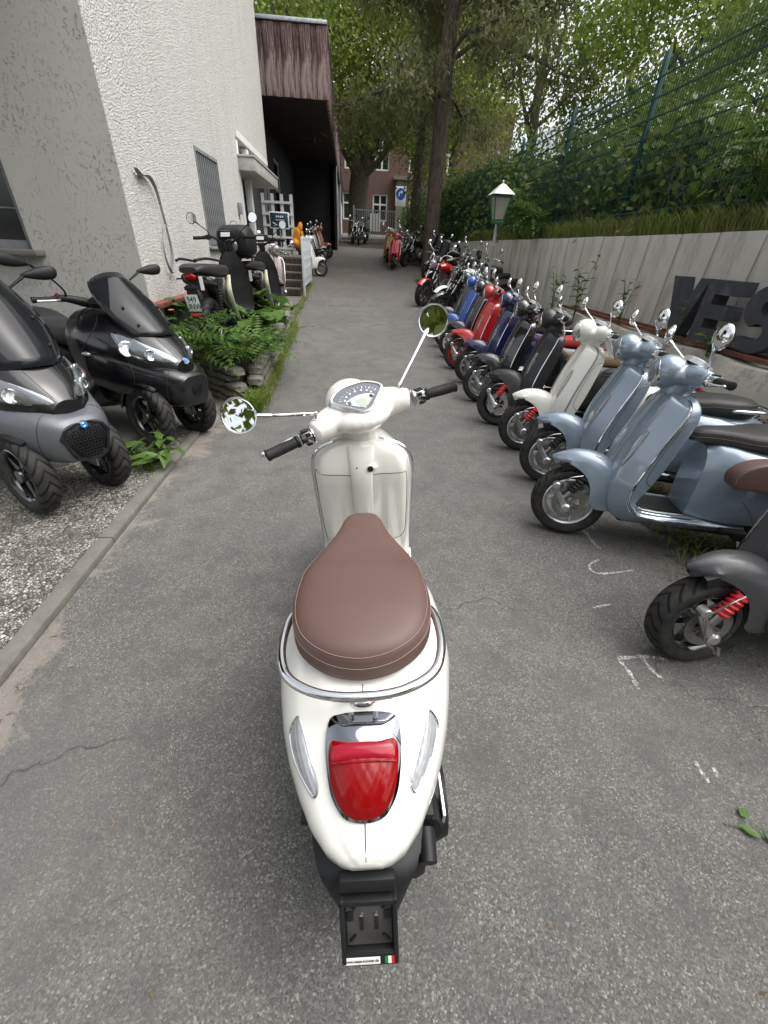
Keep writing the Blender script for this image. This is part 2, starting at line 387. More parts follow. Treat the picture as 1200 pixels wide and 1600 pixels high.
MT['kerb'] = concrete('kerb_concrete', (.115, .108, .092), (.185, .175, .15))
MT['wallpanel'] = concrete('wall_panel_concrete', (.46, .445, .405), (.58, .56, .51), (.20, .19, .165), .8, True)
MT['slab'] = concrete('paving_concrete', (.10, .098, .09), (.165, .16, .148))
MT['ledge'] = concrete('weathered_ledge_concrete', (.32, .305, .27), (.52, .50, .45), (.08, .075, .06), .85)
MT['soil'] = concrete('dark_soil', (.022, .017, .012), (.06, .045, .03), (.012, .01, .008))
MT['stone'] = concrete('field_stone', (.10, .095, .075), (.23, .215, .18), (.035, .04, .022), .7)
MT['foam'] = concrete('weathered_letter_board', (.030, .033, .042), (.075, .082, .098), (.15, .155, .17), .7)
def stucco(name, a, b, pit, pits):
    n = NT(name); co = n.tc()
    f = n.noise(co, 64 if not pits else 22, 4, .65, .5 if not pits else 0); big = n.noise(n.tc(scale=(1, 1, .3)), 1.4, 7, .65)
    base = n.mix(big, a, b)
    if pits:   # float-rubbed render: worm-shaped grooves torn by the grains
        w = n.n('TexNoise'); w.noise_type = 'RIDGED_MULTIFRACTAL'; n.l(n.tc(scale=(1.2, 1.2, .8)), w.inputs['Vector']); w.inputs['Scale'].default_value = 14; w.inputs['Detail'].default_value = 1
        rid = n.ramp(n.noise(n.tc(scale=(1, 1, .62)), 54, 2, .4, .9), [(.595, 0.), (.635, 1.)])
        gate = n.ramp(n.noise(co, 3.2, 4), [(.42, .15), (.60, 1.)]); k = n.math('MULTIPLY', rid, gate)
        base = n.mix(n.math('MULTIPLY', k, .36), base, pit); h = n.math('SUBTRACT', n.math('MULTIPLY', n.noise(co, 120, 2), .15), k)
        n.set(Base_Color=base, Roughness=.9, Normal=n.bump(h, .8, .008))
    else:      # thrown roughcast
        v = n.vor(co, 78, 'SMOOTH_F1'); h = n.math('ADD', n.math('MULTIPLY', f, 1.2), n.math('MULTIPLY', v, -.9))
        cav_shade = n.ramp(h, [(.0, 1.), (.32, 0.)]); base = n.mix(n.math('MULTIPLY', cav_shade, .45), base, pit)  # hollows between the grains painted darker, as their shade
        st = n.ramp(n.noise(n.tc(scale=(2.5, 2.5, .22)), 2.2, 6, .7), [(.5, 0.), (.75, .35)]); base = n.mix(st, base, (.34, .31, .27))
        n.set(Base_Color=base, Roughness=.92, Normal=n.bump(h, 1, .024))
    return n.mat
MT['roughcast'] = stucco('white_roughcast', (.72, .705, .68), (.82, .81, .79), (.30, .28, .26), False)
MT['render'] = stucco('rubbed_render_shaded', (.40, .39, .37), (.49, .48, .455), (.10, .097, .092), True)  # base colour lowered to paint in part of the end wall's shade
MT['whitewall'] = concrete('plain_white_plaster', (.66, .65, .63), (.74, .73, .71), (.45, .43, .40), .4, True)
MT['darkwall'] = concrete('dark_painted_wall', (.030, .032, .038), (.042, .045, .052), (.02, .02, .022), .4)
MT['greywall'] = concrete('light_grey_wall', (.40, .41, .44), (.50, .51, .54), (.22, .22, .22), .4, True)
def timber(name, a, b, worn):
    n = NT(name); oi = n.n('ObjectInfo').outputs['Random']; co = n.tc(scale=(9, 9, .5)); f = n.noise(co, 7, 8, .75); g = n.noise(n.tc(scale=(1, 1, .25)), 3, 5)
    base = n.mix(oi, a, b); k = n.ramp(n.math('ADD', f, n.math('MULTIPLY', n.math('SUBTRACT', g, .5), 1.1)), [(.46, 0.), (.62, 1.)])
    base = n.mix(n.math('MULTIPLY', k, .8), base, worn); n.set(Base_Color=base, Roughness=.8, Normal=n.bump(f, .5, .004)); return n.mat
MT['plank'] = timber('weathered_red_brown_boards', (.048, .018, .019), (.100, .040, .038), (.38, .30, .27))
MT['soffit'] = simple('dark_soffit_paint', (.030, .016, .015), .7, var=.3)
def brickmat(name, a, b, mortar, sc):
    n = NT(name); co = n.tc('Object'); x, y, z = n.sep(co); cb = n.n('CombineXYZ'); n.l(n.math('ADD', x, y), cb.inputs[0]); n.l(z, cb.inputs[1])
    br = n.n('TexBrick'); n.l(cb.outputs[0], br.inputs[0]); br.inputs['Color1'].default_value = (*a, 1); br.inputs['Color2'].default_value = (*b, 1); br.inputs['Mortar'].default_value = (*mortar, 1); br.inputs['Scale'].default_value = sc
    n.set(Base_Color=n.mix(n.noise(co, 5, 5), br.outputs[0], tuple(q * .6 for q in a)), Roughness=.85); return n.mat
MT['brick'] = brickmat('red_brick', (.15, .078, .058), (.11, .062, .048), (.17, .15, .125), 4)
MT['clinker'] = simple('dark_clinker', (.060, .038, .034), .6, var=.35)
MT['brickred'] = simple('plinth_red', (.20, .075, .055), .75, var=.3)
MT['greenmetal'] = simple('fence_green_paint', (.008, .062, .050), .45, var=.2)
MT['lampgreen'] = simple('lantern_green_paint', (.035, .12, .05), .45, var=.3)
MT['lampwhite'] = simple('lantern_white_roof', (.62, .61, .57), .5, var=.15)
MT['galv'] = simple('galvanised_steel', (.40, .42, .44), .4, .8, var=.2)
MT['rail_white'] = simple('white_painted_steel', (.58, .61, .63), .45, var=.12)
MT['bar_grey'] = simple('grey_painted_bars', (.22, .225, .235), .5, var=.2)
MT['frame_white'] = simple('white_window_frame', (.66, .66, .64), .5, var=.08)
MT['signblue'] = simple('sign_blue', (.010, .11, .48), .4)
MT['signdark'] = simple('dark_teal_sign', (.012, .05, .075), .4)
MT['signwhite'] = simple('sign_white', (.80, .80, .80), .45)
MT['plategreen'] = simple('plate_green_print', (.010, .10, .055), .5)
MT['yellowcover'] = simple('orange_yellow_cover', (.72, .27, .012), .55, var=.2)
MT['rust'] = simple('rusty_steel', (.12, .05, .028), .85, var=.45)
MT['flaggreen'] = simple('flag_green', (.01, .20, .06), .4); MT['flagred'] = simple('flag_red', (.55, .02, .02), .4)
MT['chalk'] = NT('chalk')
_n = MT['chalk']; _c = _n.tc(); _f = _n.ramp(_n.noise(_c, 110, 6, .85), [(.44, 0.), (.58, .95)]); _tr = _n.n('BsdfTransparent'); _mx = _n.n('MixShader'); _n.set(Base_Color=(.60, .59, .57), Roughness=.9)
_n.l(_f, _mx.inputs[0]); _n.l(_tr.outputs[0], _mx.inputs[1]); _n.l(_n.b.outputs[0], _mx.inputs[2]); _n.l(_mx.outputs[0], _n.out.inputs[0]); MT['chalk'] = _n.mat
n = NT('dial_print_skylit'); n.set(Base_Color=(.13, .14, .16), Roughness=.1, Coat_Weight=1); MT['dial'] = n.mat  # dial grey lightened to paint in the sky it reflects
MT['dialsilver'] = simple('dial_silver', (.62, .63, .64), .25, .5); MT['lcd'] = simple('lcd_green_grey', (.36, .42, .34), .2)
MT['print_dark'] = simple('dark_print', (.02, .02, .02), .6); MT['print_light'] = simple('light_print', (.7, .7, .7), .5)
MT['logo_blue'] = simple('blue_badge_enamel', (.02, .20, .52), .2, 0, 1)
MT['bluepaint'] = simple('blue_trim_paint', (.07, .10, .42), .35)
def leaf(name, a, b, c=None, tr=.3, rough=.5):
    n = NT(name); r = n.n('NewGeometry').outputs['Random Per Island']; big = n.noise(n.tc('Object'), .55, 4, .6)
    col = n.mix(r, a, b)
    if c: col = n.mix(n.ramp(n.math('ADD', big, n.math('MULTIPLY', r, .22)), [(.52, 0.), (.72, 1.)]), col, c)
    n.set(Base_Color=col, Roughness=rough); n.b.inputs['Specular IOR Level'].default_value = .35
    t = n.n('BsdfTranslucent'); n.l(col, t.inputs[0]); m = n.n('MixShader'); m.inputs[0].default_value = tr
    n.l(n.b.outputs[0], m.inputs[1]); n.l(t.outputs[0], m.inputs[2]); n.l(m.outputs[0], n.out.inputs[0]); return n.mat
MT['leaf_bright'] = leaf('bright_foliage', (.13, .22, .025), (.25, .34, .055), (.30, .36, .09), .52)
MT['leaf_mid'] = leaf('mid_foliage', (.095, .155, .026), (.18, .25, .05), (.24, .29, .075), .5)
MT['leaf_plane'] = leaf('plane_tree_foliage', (.12, .18, .026), (.23, .29, .05), (.26, .27, .07), .52)
MT['leaf_dark'] = leaf('dark_conifer_foliage', (.10, .125, .045), (.19, .21, .085), (.23, .235, .11), .5)
MT['leaf_ivy'] = leaf('ivy_leaves', (.07, .13, .028), (.16, .23, .05), (.17, .22, .065), .45, .45)
MT['leaf_dead'] = leaf('dry_stems', (.16, .11, .065), (.30, .23, .15), None, .2, .8)
MT['leaf_weed'] = leaf('weed_leaves', (.045, .11, .020), (.09, .175, .034), (.13, .20, .045), .35, .45)
MT['leaf_weed2'] = leaf('broad_weed_leaves', (.055, .12, .022), (.11, .19, .04), None, .3, .45)
MT['grass'] = leaf('grass_blades', (.13, .21, .03), (.24, .32, .07), (.28, .29, .11), .45, .6)
def bark(name, a, b):
    n = NT(name); co = n.tc(scale=(1, 1, .25)); f = n.noise(co, 14, 8, .7); n.set(Base_Color=n.mix(n.ramp(f, [(.35, 0.), (.65, 1.)]), a, b), Roughness=.9, Normal=n.bump(f, 1, .04)); return n.mat
MT['bark'] = bark('grooved_bark', (.05, .038, .030), (.17, .135, .105)); MT['bark2'] = bark('plane_bark', (.075, .068, .045), (.16, .15, .105))
# ------------------------------------------------------------------ classic step-through scooter (x forward, y left, z up, origin under the rear axle)
BX = [-.225, -.218, -.20, -.16, -.10, -.04, .03, .10, .20, .30, .40, .48, .55, .595]
BT = dict(w=[.030, .052, .080, .114, .147, .174, .198, .215, .234, .236, .222, .188, .145, .118],
          zt=[.522, .536, .553, .580, .615, .647, .674, .692, .705, .708, .708, .706, .700, .668],
          zm=[.508, .508, .508, .506, .503, .50, .495, .49, .485, .485, .49, .50, .5, .49],
          zb=[.495, .485, .470, .448, .418, .388, .358, .332, .305, .288, .282, .28, .28, .28],
          wb=[.92, .93, .93, .92, .90, .88, .85, .82, .78, .78, .80, .86, .90, .92])
def bt(k, x): return float(np.interp(x, BX, BT[k]))
BP = 2.7
def body_z(x, y):
    w, a, b = bt('w', x), bt('zt', x), bt('zm', x); q = min(abs(y) / w, .999)
    z = b + (a - b) * (1 - q ** BP) ** (1 / BP)
    c = .52 * bt('w', x); t = min(max((abs(y) - c + .006) / .012, 0), 1); z -= .0045 * t * t * (3 - 2 * t) * min(1, max(0, (.3 - x) * 6)); return z
def body_n(x, y):
    d = .006; dx = (body_z(x + d, y) - body_z(x - d, y)) / (2 * d); dy = (body_z(x, y + d) - body_z(x, y - d)) / (2 * d)
    n = np.array([-dx, -dy, 1]); return n / np.linalg.norm(n)
def body_patch(mb, poly, off, dome, m=0, n=44, rings=7, sink=.006):
    Q = splc(poly, n); c = Q.mean(0); G = [[np.array([x, y, body_z(x, y)]) - body_n(x, y) * sink for x, y in Q]]
    for r in np.linspace(1, .03, rings):
        h = off + dome * (1 - r ** 2.6)
        G.append([np.array([x, y, body_z(x, y)]) + body_n(x, y) * h for x, y in (c + (Q - c) * r)])
    return mb.loft(G, m)
def body_ring(mb, poly, off, r, m=0, n=60, seg=6):
    Q = splc(poly, n); Q = np.concatenate([Q, Q[:1]]); return mb.tube([np.array([x, y, body_z(x, y)]) + body_n(x, y) * off for x, y in Q], r, seg, m, cap=False)
FW = np.array([1.285, 0, .220]); AX0 = np.array([.90, 0, 1.0]); AXD = np.array([-.446, 0, .895])
def steer_m(a): return Matrix.Translation(Vector(AX0)) @ Matrix.Rotation(a, 4, Vector(AXD)) @ Matrix.Translation(-Vector(AX0))
TYRE = lambda w, R, r: [(r, -w * .36), (r + .012, -w * .44), ((R + r) / 2 + .005, -w * .5), (R - .02, -w * .46), (R - .006, -w * .30), (R, -w * .10), (R, w * .10), (R - .006, w * .30), (R - .02, w * .46), ((R + r) / 2 + .005, w * .5), (r + .012, w * .44), (r, w * .36)]
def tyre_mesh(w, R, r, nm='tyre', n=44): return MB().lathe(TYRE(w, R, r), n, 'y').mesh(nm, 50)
def rim_mesh(w, r, spokes=5, nm='rim', sw=.03):
    b = MB(); h = w * .36
    b.lathe([(r + .004, -h), (r - .006, -h - .006), (r - .02, -h + .004), (r - .026, -h * .5), (r - .026, h * .5), (r - .02, h - .004), (r - .006, h + .006), (r + .004, h)], 44, 'y')
    b.lathe([(.004, -.045), (.036, -.045), (.042, -.03), (.042, .03), (.036, .045), (.004, .045)], 20, 'y')
    for k in range(spokes):
        a = 2 * PI * k / spokes
        b.box(((r + .02) / 2, 0, 0), (r - .05, h * 1.0, sw), 0, Rm(a, 'Y'), .004)
    return b.mesh(nm, 40)
def wheel(parent, name, c, w, R, r, rimmat, meshes, S=None, disc=None, lab=None):
    """a wheel part with tyre, rim and brake disc under it"""
    Mx = (S or Matrix.Identity(4)) @ Tm(*c)
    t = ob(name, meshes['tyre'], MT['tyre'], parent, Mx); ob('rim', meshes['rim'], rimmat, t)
    if 'disc' in meshes: ob('brake_disc', meshes['disc'], MT['steel'], t)
    if lab: t['label'] = lab
    return t
# ---- body skin
def _body():
    rows = []
    xs = spl(np.array(BX)[:, None], 60)[:, 0]
    for x in xs:
        w, zm, zb, wb = bt('w', x), bt('zm', x), bt('zb', x), bt('wb', x)
        up = [(w * math.sin(t), None) for t in np.linspace(-PI / 2, PI / 2, 41)]
        row = [(x, -w * (1 - (1 - wb) * (s ** 2)), zm - (zm - zb) * s) for s in np.linspace(1, .12, 8)]
        row += [(x, y, body_z(x, y)) for y, _ in up]
        row += [(x, w * (1 - (1 - wb) * (s ** 2)), zm - (zm - zb) * s) for s in np.linspace(.12, 1, 8)]
        rows.append(row)
    return MB().loft(rows, 0, True, True).mesh('rear_body', 50)
SH = [  # edge(x,z,w) inner(x,z) outer(x,z)
    (.38, .250, .165, .38, .278, .38, .190), (.62, .250, .184, .62, .276, .62, .182), (.86, .252, .194, .86, .272, .86, .178), (.965, .270, .198, .945, .288, 1.00, .182),
    (1.018, .330, .196, .955, .330, 1.09, .240), (1.022, .430, .197, .905, .430, 1.128, .37), (.992, .560, .197, .862, .560, 1.112, .53), (.950, .690, .195, .830, .690, 1.068, .69),
    (.912, .795, .191, .808, .800, 1.024, .81), (.889, .862, .170, .815, .868, .990, .885), (.886, .900, .115, .832, .906, .965, .928), (.893, .915, .05, .850, .920, .945, .940)]
def _shell():
    C = []
    for xe, ze, w, xi, zi, xo, zo in SH:
        row = []
        for q, k in ((1, 0), (.96, .09), (.85, .38), (.66, .84), (.56, .935), (.25, .99), (0, 1)):     # outer face, left edge to middle
            row.append((xe + (xo - xe) * k, q * w, ze + (zo - ze) * k))
        row += [(x, -y, z) for x, y, z in row[-2::-1]]
        inn = []
        for q, k in ((.965, .06), (.90, .50), (.80, .84), (.55, .90), (.34, .90), (.17, .95), (0, 1)):
            inn.append((xe + (xi - xe) * k, -q * w, ze + (zi - ze) * k))
        row += inn + [(x, -y, z) for x, y, z in inn[-2::-1]]
        C.append(row)
    return Surf(np.array(C), 70, 104, True)
SHELL = _shell(); NV = 26.   # control columns round the section
def _seat():
    out = [(.675, .0), (.666, .040), (.63, .060), (.555, .078), (.49, .104), (.43, .136), (.37, .158), (.29, .170), (.21, .170), (.14, .152), (.092, .116), (.060, .064), (.048, 0)]
    out = out + [(x, -y) for x, y in out[-2:0:-1]]
    O = splc(out, 80); zc = lambda x: float(np.interp(x, [.03, .08, .18, .28, .345, .375, .42, .50, .60, .67], [.772, .785, .793, .790, .786, .777, .769, .765, .760, .748]))
    G = []; st = []
    def lvl(r, dz, off=0):
        row = []
        for x, y in O:
            sx = min(max(x, .20), .50); px, py = sx + (x - sx) * r, y * r
            d = np.array([x - sx, y]); L = np.linalg.norm(d) + 1e-9
            row.append((px + d[0] / L * off, py + d[1] / L * off, zc(px) + dz - .012 * (abs(py) / .17) ** 2))
        return row
    for r, dz in ((0, 0), (.2, 0), (.4, 0), (.6, -.001), (.76, -.003), (.86, -.007), (.93, -.013), (.975, -.022)): G.append(lvl(r, dz))
    s1 = lvl(.955, -.0162); G.append(lvl(.99, -.027)); G.append(lvl(.992, -.030)); G.append(lvl(1.005, -.033)); s2 = lvl(1.013, -.040)
    G.append(lvl(1.012, -.040)); G.append(lvl(1.02, -.060)); 
    low = []
    for k, (f, off) in enumerate(((.5, .002), (1, -.014), (1.05, -.03))):
        base = lvl(1.02, -.06); low.append([(x * 1 - (.0 if not k else 0) + off * (x - .3) / .3, y * (1 + off * 2.5), z + (max(.672 - .03 * max(0, (x - .45) / .2), min(z, .686)) - z) * min(f, 1) - (.006 if f > 1 else 0)) for (x, y, z) in base])
    G += low
    sk = MB(); 
    for s in (s1, s2): s = s + s[:1]; sk.tube(s, .0008, 4, 0, cap=False)
    return MB().loft(G, 0, True, False).mesh('seat', 60), sk.mesh('stitching', None)
PM = {}
def build_parts():
    P = []   # name, mesh, role, steered, parent index or None
    def p(name, mb, role, front=False, par=None, sharp=38): P.append((name, mb.mesh(name, sharp) if isinstance(mb, MB) else mb, role, front, par)); return len(P) - 1
    body = p('rear_body', _body(), 'paint')
    sh = MB().loft(SHELL.G, 0, True, True).mesh('leg_shield', 50); shi = p('leg_shield', sh, 'paint')
    # underframe, engine, mudguard and stand
    e = MB(); e.box((.12, 0, .36), (.46, .22, .16), 0, None, .03); e.box((.62, 0, .205), (.62, .25, .05), 0, None, .015); e.box((.02, -.10, .24), (.36, .08, .17), 0, None, .03); e.lathe([(.01, -.2), (.085, -.2), (.10, -.16), (.10, -.08), (.01, -.08)], 20, 'y', 0, Tm(0, 0, .225))
    e.lathe([(.004, .075), (.09, .075), (.1, .09), (.1, .13), (.06, .15), (.004, .15)], 20, 'y', 0, Tm(.26, 0, .26)); p('engine_block', e, 'plastic')
    u = MB(); u.tube([(-.02, .13, .48), (.0, .13, .28)], .016, 8); u.tube([(-.02, .13, .46), (-.003, .13, .31)], .034, 10); p('rear_shock', u, 'spring')
    x = MB(); x.tube([(-.10, -.135, .30), (.02, -.135, .27), (.2, -.135, .24)], [.042, .054, .040], 14, 0, 14); x.box((.03, -.185, .285), (.22, .010, .065), 1, None, .004); x.tube([(-.10, -.135, .305), (-.165, -.135, .30)], [.024, .021], 10); ex = p('exhaust', x, 'exhaust')
    st = MB(); st.tube([(.36, .10, .20), (.32, .19, .02)], .011, 8); st.box((.318, .20, .01), (.05, .035, .012), 0); p('side_stand', st, 'steel')
    fl = MB(); fl.loft([[(-.16, y * .9, .46), (-.16, y * .9, .455)] for y in (-.1, .1)], 0, False, False)
    mf = MB(); rows = []
    for px, pz, w in ((-.06, .47, .13), (-.15, .46, .118), (-.21, .452, .10), (-.232, .42, .082), (-.240, .37, .070), (-.245, .33, .060)):
        rows.append([(px, w, pz), (px + .01, w * .98, pz - .014), (px + .02, 0, pz - .020), (px + .01, -w * .98, pz - .014), (px, -w, pz), (px - .010, -w * .8, pz + .008), (px - .014, 0, pz + .010), (px - .010, w * .8, pz + .008)])
    mf.loft(spl(rows, 18)); mf.box((-.10, .13, .455), (.06, .03, .022), 0, None, .003); mf.box((-.10, -.13, .455), (.06, .03, .022), 0, None, .003); p('rear_mudflap', mf, 'plastic')
    # tail light with chrome bezel
    out = [(-.036, 0), (-.037, .040), (-.043, .060), (-.060, .067), (-.095, .062), (-.130, .052), (-.158, .036), (-.170, 0)]; full = out + [(a, -b) for a, b in out[-2:0:-1]]
    b = MB(); top = [(-.010, 0), (-.012, .045), (-.020, .067), (-.045, .073), (-.08, .070), (-.062, .058), (-.053, .035), (-.050, 0)]; tb = top + [(a, -b_) for a, b_ in top[-2:0:-1]]
    body_patch(b, [(-.005, 0), (-.007, .046), (-.014, .069), (-.050, .077), (-.10, .071), (-.138, .060), (-.166, .038), (-.174, 0), (-.166, -.038), (-.138, -.060), (-.10, -.071), (-.050, -.077), (-.014, -.069), (-.007, -.046)], .008, .018, n=64); bz = p('tail_light', b, 'chrome_dark_refl')
    l1 = MB(); o1 = [(-.056, 0), (-.0565, .034), (-.059, .052), (-.066, .058), (-.080, .057), (-.0825, .034), (-.083, 0)]; body_patch(l1, o1 + [(a, -c) for a, c in o1[-2:0:-1]], .0335, .006, n=64); p('reflector', l1, 'redlens2', False, bz)
    l2 = MB(); o2 = [(-.046, 0), (-.0465, .036), (-.050, .060), (-.062, .068), (-.09, .067), (-.122, .060), (-.148, .047), (-.164, .026), (-.168, 0)]; body_patch(l2, o2 + [(a, -c) for a, c in o2[-2:0:-1]], .016, .020, n=72, rings=12); l2.tube([np.array([-.086, y_, body_z(-.086, y_)]) + body_n(-.086, y_) * .0345 for y_ in np.linspace(-.060, .060, 16)], .003, 6); p('lens', l2, 'redlens', False, bz)
    bd = MB(); o3 = [(.022, 0), (.021, .024), (.016, .028), (.006, .022), (.002, .012), (.001, 0)]; body_patch(bd, o3 + [(a, -c) for a, c in o3[-2:0:-1]], .004, .012, n=40); p('seat_badge', bd, 'chrome')
    for sg in (1, -1):
        q = MB(); ind = [(.012, .150), (-.004, .168), (-.040, .160), (-.080, .140), (-.118, .113), (-.128, .100), (-.112, .097), (-.075, .112), (-.035, .128), (-.005, .140)]; ind = [(a, c * sg * .97) for a, c in ind]
        body_patch(q, ind, .002, .007, n=48); i0 = p('rear_indicator', q, 'indlens')
        r = MB(); body_ring(r, ind, .003, .0022); p('bezel', r, 'chrome', False, i0)
        a = MB(); a.ell((-.040, sg * .143, body_z(-.040, sg * .143) - .001), (.012, .006, .005), 12); p('bulb', a, 'amberlens', False, i0)
    # seams: centre line of the tail, cowl joint
    s = MB()
    for a, c in ((.04, .012), (-.012, -.22)): s.tube([(x_, 0, body_z(x_, 0) + .0003) for x_ in np.linspace(a, c, 14)] if a < 0 else [(x_, 0, body_z(x_, 0) + .0003) for x_ in np.linspace(.05, .02, 4)], .0011, 4)
    s.tube([(-.174, 0, body_z(-.174, 0) + .0003), (-.2, 0, body_z(-.2, 0) + .0003), (-.222, 0, body_z(-.222, 0))], .0011, 4)
    for sg in (1, -1): s.tube([(.30, sg * .232, .30), (.37, sg * .228, .40), (.44, sg * .196, .45), (.50, sg * .152, .43), (.53, sg * .130, .33)], .0013, 4, 0, 24)
    p('panel_seam', s, 'print_dark')
    # seat
    sm, stt = _seat(); si = p('seat', sm, 'seat'); p('stitching', stt, 'stitch', False, si)
    gr = MB(); gr.tube([(.235, .150, .715), (.225, .172, .722), (.18, .184, .728), (.10, .182, .732), (.035, .155, .732), (-.005, .085, .732), (-.015, 0, .732), (-.005, -.085, .732), (.035, -.155, .732), (.10, -.182, .732), (.18, -.184, .728), (.225, -.172, .722), (.235, -.150, .715)], .0105, 12, 0, 70); gr.tube([(.0, .03, .728), (.02, .03, .675)], .008, 6); gr.tube([(.0, -.03, .728), (.02, -.03, .675)], .008, 6); p('grab_rail', gr, 'rail')
    # number plate holder
    h = MB(); Mh = Tm(-.276, 0, .388) @ Rm(R_(-66), 'Y')    # local x up along the plate, z outward(back)
    def hb(c, d, bev=.002, m=0): h.box(c, d, m, Mh, bev)
    Hh = .150; Wh = .112
    hb((-.005, 0, -.006), (Hh, Wh, .008), .003)
    for sg in (1, -1): hb((-.005, sg * (Wh / 2 - .005), .004), (Hh, .010, .022), .004)
    hb((Hh / 2 - .012, 0, .004), (.012, Wh, .022), .004); hb((-Hh / 2 + .018, 0, .004), (.006, Wh - .01, .014), .002); hb((-Hh / 2 + .004, 0, .004), (.030, Wh, .018), .004); hb((Hh / 2 + .018, 0, -.004), (.03, .11, .024), .006)
    for sg in (1, -1):
        hb((.02, sg * .036, .0), (.02, .012, .007), .001)
        for k in range(4): hb((.012 - .008 * k, sg * .0145, -.001), (.004, .008, .006), .0005)
        h.box((.043, sg * .033, .0), (.018, .004, .007), 0, Mh @ Tm(0, 0, 0) @ Tm(.043, sg * .033, 0) @ Rm(sg * .7, 'Z') @ Tm(-.043, -sg * .033, 0)); h.box((-.032, sg * .033, .0), (.018, .004, .007), 0, Mh @ Tm(-.032, sg * .033, 0) @ Rm(-sg * .7, 'Z') @ Tm(.032, -sg * .033, 0))
    hi = p('plate_holder', h, 'plastic')
    d = MB(); d.box((.005, 0, -.0015), (.112, .088, .002), 0, Mh, .0); p('back_panel', d, 'dirtyplastic', False, hi)
    sc = MB()
    for sg in (1, -1): sc.lathe([(.0005, .0), (.0042, .0), (.0036, .003), (.0005, .004)], 10, 'z', 0, Mh @ Tm(.022, sg * .0145, 0))
    p('screw', sc, 'chrome', False, hi)
    p('sticker', MB().box((-Hh / 2 + .004, .017, .0134), (.0165, .072, .0008), 0, Mh), 'paper', False, hi)
    tme = text_mesh('www.vespa-scooter.de', .0078, 'web_address'); tme.transform(Mh @ Tm(-Hh / 2 + .0042, .017, .0139) @ axes((0, -1, 0), (1, 0, 0), (0, 0, 1)) @ Matrix.Diagonal((.92, 1.25, 1, 1))); p('web_address', tme, 'print_dark', False, hi)
    for k, c in enumerate(('flaggreen', 'signwhite', 'flagred')): p('flag_stripe', MB().box((-Hh / 2 + .004, -.0315 - .0064 * k, .0134), (.0165, .0064, .0008), 0, Mh), c, False, hi)
    # floor: rubber mat, chrome runners, leg shield trim, glove box
    fm = MB(); 
    G = []
    for x_ in np.linspace(.57, .92, 10): G.append([(x_, y_, .2795 - .004 * (x_ - .5)) for y_ in np.linspace(-.105, .105, 7)])
    fm.loft(G, 0, False, False); G2 = [[(a, b_, c - .004) for a, b_, c in r] for r in G]; fm.loft(G2, 0, False, False); p('floor_mat', fm, 'rubber')
    for sg in (1, -1):
        for k in range(3):
            t = MB(); yk = 1 - .155 * k; base = []
            for xe, ze, w, xi, zi, xo, zo in SH[1:5]:
                base.append((xe + .012 * (1 if xe > .86 else 0), sg * (w * yk + .002), ze - .006 + .011 * k + (.012 if k else .006)))
            base = [(b_[0] - .012 * k, b_[1], b_[2]) for b_ in base]
            t.tube(base, .0052, 6, 0, 26); p('floor_runner', t, 'chrome')
        fp = MB(); fp.box((.47, sg * .215, .255), (.13, .045, .03), 0, Rm(0, 'X'), .012); p('passenger_peg', fp, 'rubber')
    tr = MB(); ed = [(xe, w + .001, ze) for xe, ze, w, *_ in SH[3:11]]; path = ed + [(SH[11][0], .0, SH[11][1] + .002)] + [(a, -b_, c) for a, b_, c in ed[::-1]]; tr.tube(path, .0062, 7, 0, 100); p('shield_trim', tr, 'trim')
    v = lambda k: k / NV
    gb = MB(); uv = lambda u, k: (u / 11., v(k)); SHELL.line(gb, [uv(8.05, 14.6), uv(8.05, 17), uv(8.0, 19.5), uv(8.05, 22), uv(8.05, 24.4), uv(7, 24.6), uv(6, 24.5), uv(5.3, 24.2), uv(4.95, 22.5), uv(4.85, 19.5), uv(4.95, 16.5), uv(5.3, 14.8), uv(6, 14.5), uv(7, 14.4), uv(8.05, 14.6)], .0006, .0012, 0, 90, 4); p('glovebox_seam', gb, 'print_dark')
    ky = MB(); pk = SHELL.at(8.6 / 11, v(20.3)); ky.ell((0, 0, 0), (.012, .027, .017), 18, 0, Tm(pk[0] - .004, -.032, pk[2] - .01)); ki = p('key_surround', ky, 'paint')
    k2 = MB(); k2.lathe([(.001, -.004), (.011, -.004), (.011, .0), (.001, .0)], 16, 'x', 0, Tm(pk[0] - .017, -.032, pk[2] - .01)); k2.lathe([(.001, -.003), (.006, -.003), (.006, .003), (.001, .003)], 14, 'x', 0, Tm(pk[0] - .012, .014, pk[2] - .01)); p('key_slot', k2, 'plastic_gl', False, ki)
    col = MB(); col.loft(spl([[(x_ + .0, w_ * math.sin(t), z_) if False else (x_ - .014 * math.cos(t), w_ * math.sin(t), z_) for t in np.linspace(-PI / 2, PI / 2, 13)] for x_, z_, w_ in ((.94, .30, .026), (.905, .42, .034), (.864, .55, .037), (.832, .68, .038), (.812, .79, .040), (.818, .86, .045), (.835, .91, .05))], 30), 0, False, False); p('column_cover', col, 'paint')
    # horn cover ("tie"), its slots and the front indicators
    t = MB(); G = []
    for u_, w_ in ((9.6, .030), (8.8, .034), (8, .036), (7, .036), (6, .035), (5.2, .033), (4.75, .024)):
        c = SHELL.at(u_ / 11, v(6)); c2 = SHELL.at((u_ + .15) / 11, v(6)); tz = c2 - c; tz /= np.linalg.norm(tz); nx = np.cross(np.array([0, 1., 0]), tz); nx = nx if nx[0] > 0 else -nx
        G.append([c + np.array([0, y_, 0]) + nx * h_ for y_, h_ in ((w_, -.006), (w_, .006), (w_ * .8, .012), (0, .016), (-w_ * .8, .012), (-w_, .006), (-w_, -.006))])
    t.loft(spl(G, 24), 0, True, True); ti = p('horn_cover', t, 'paint')
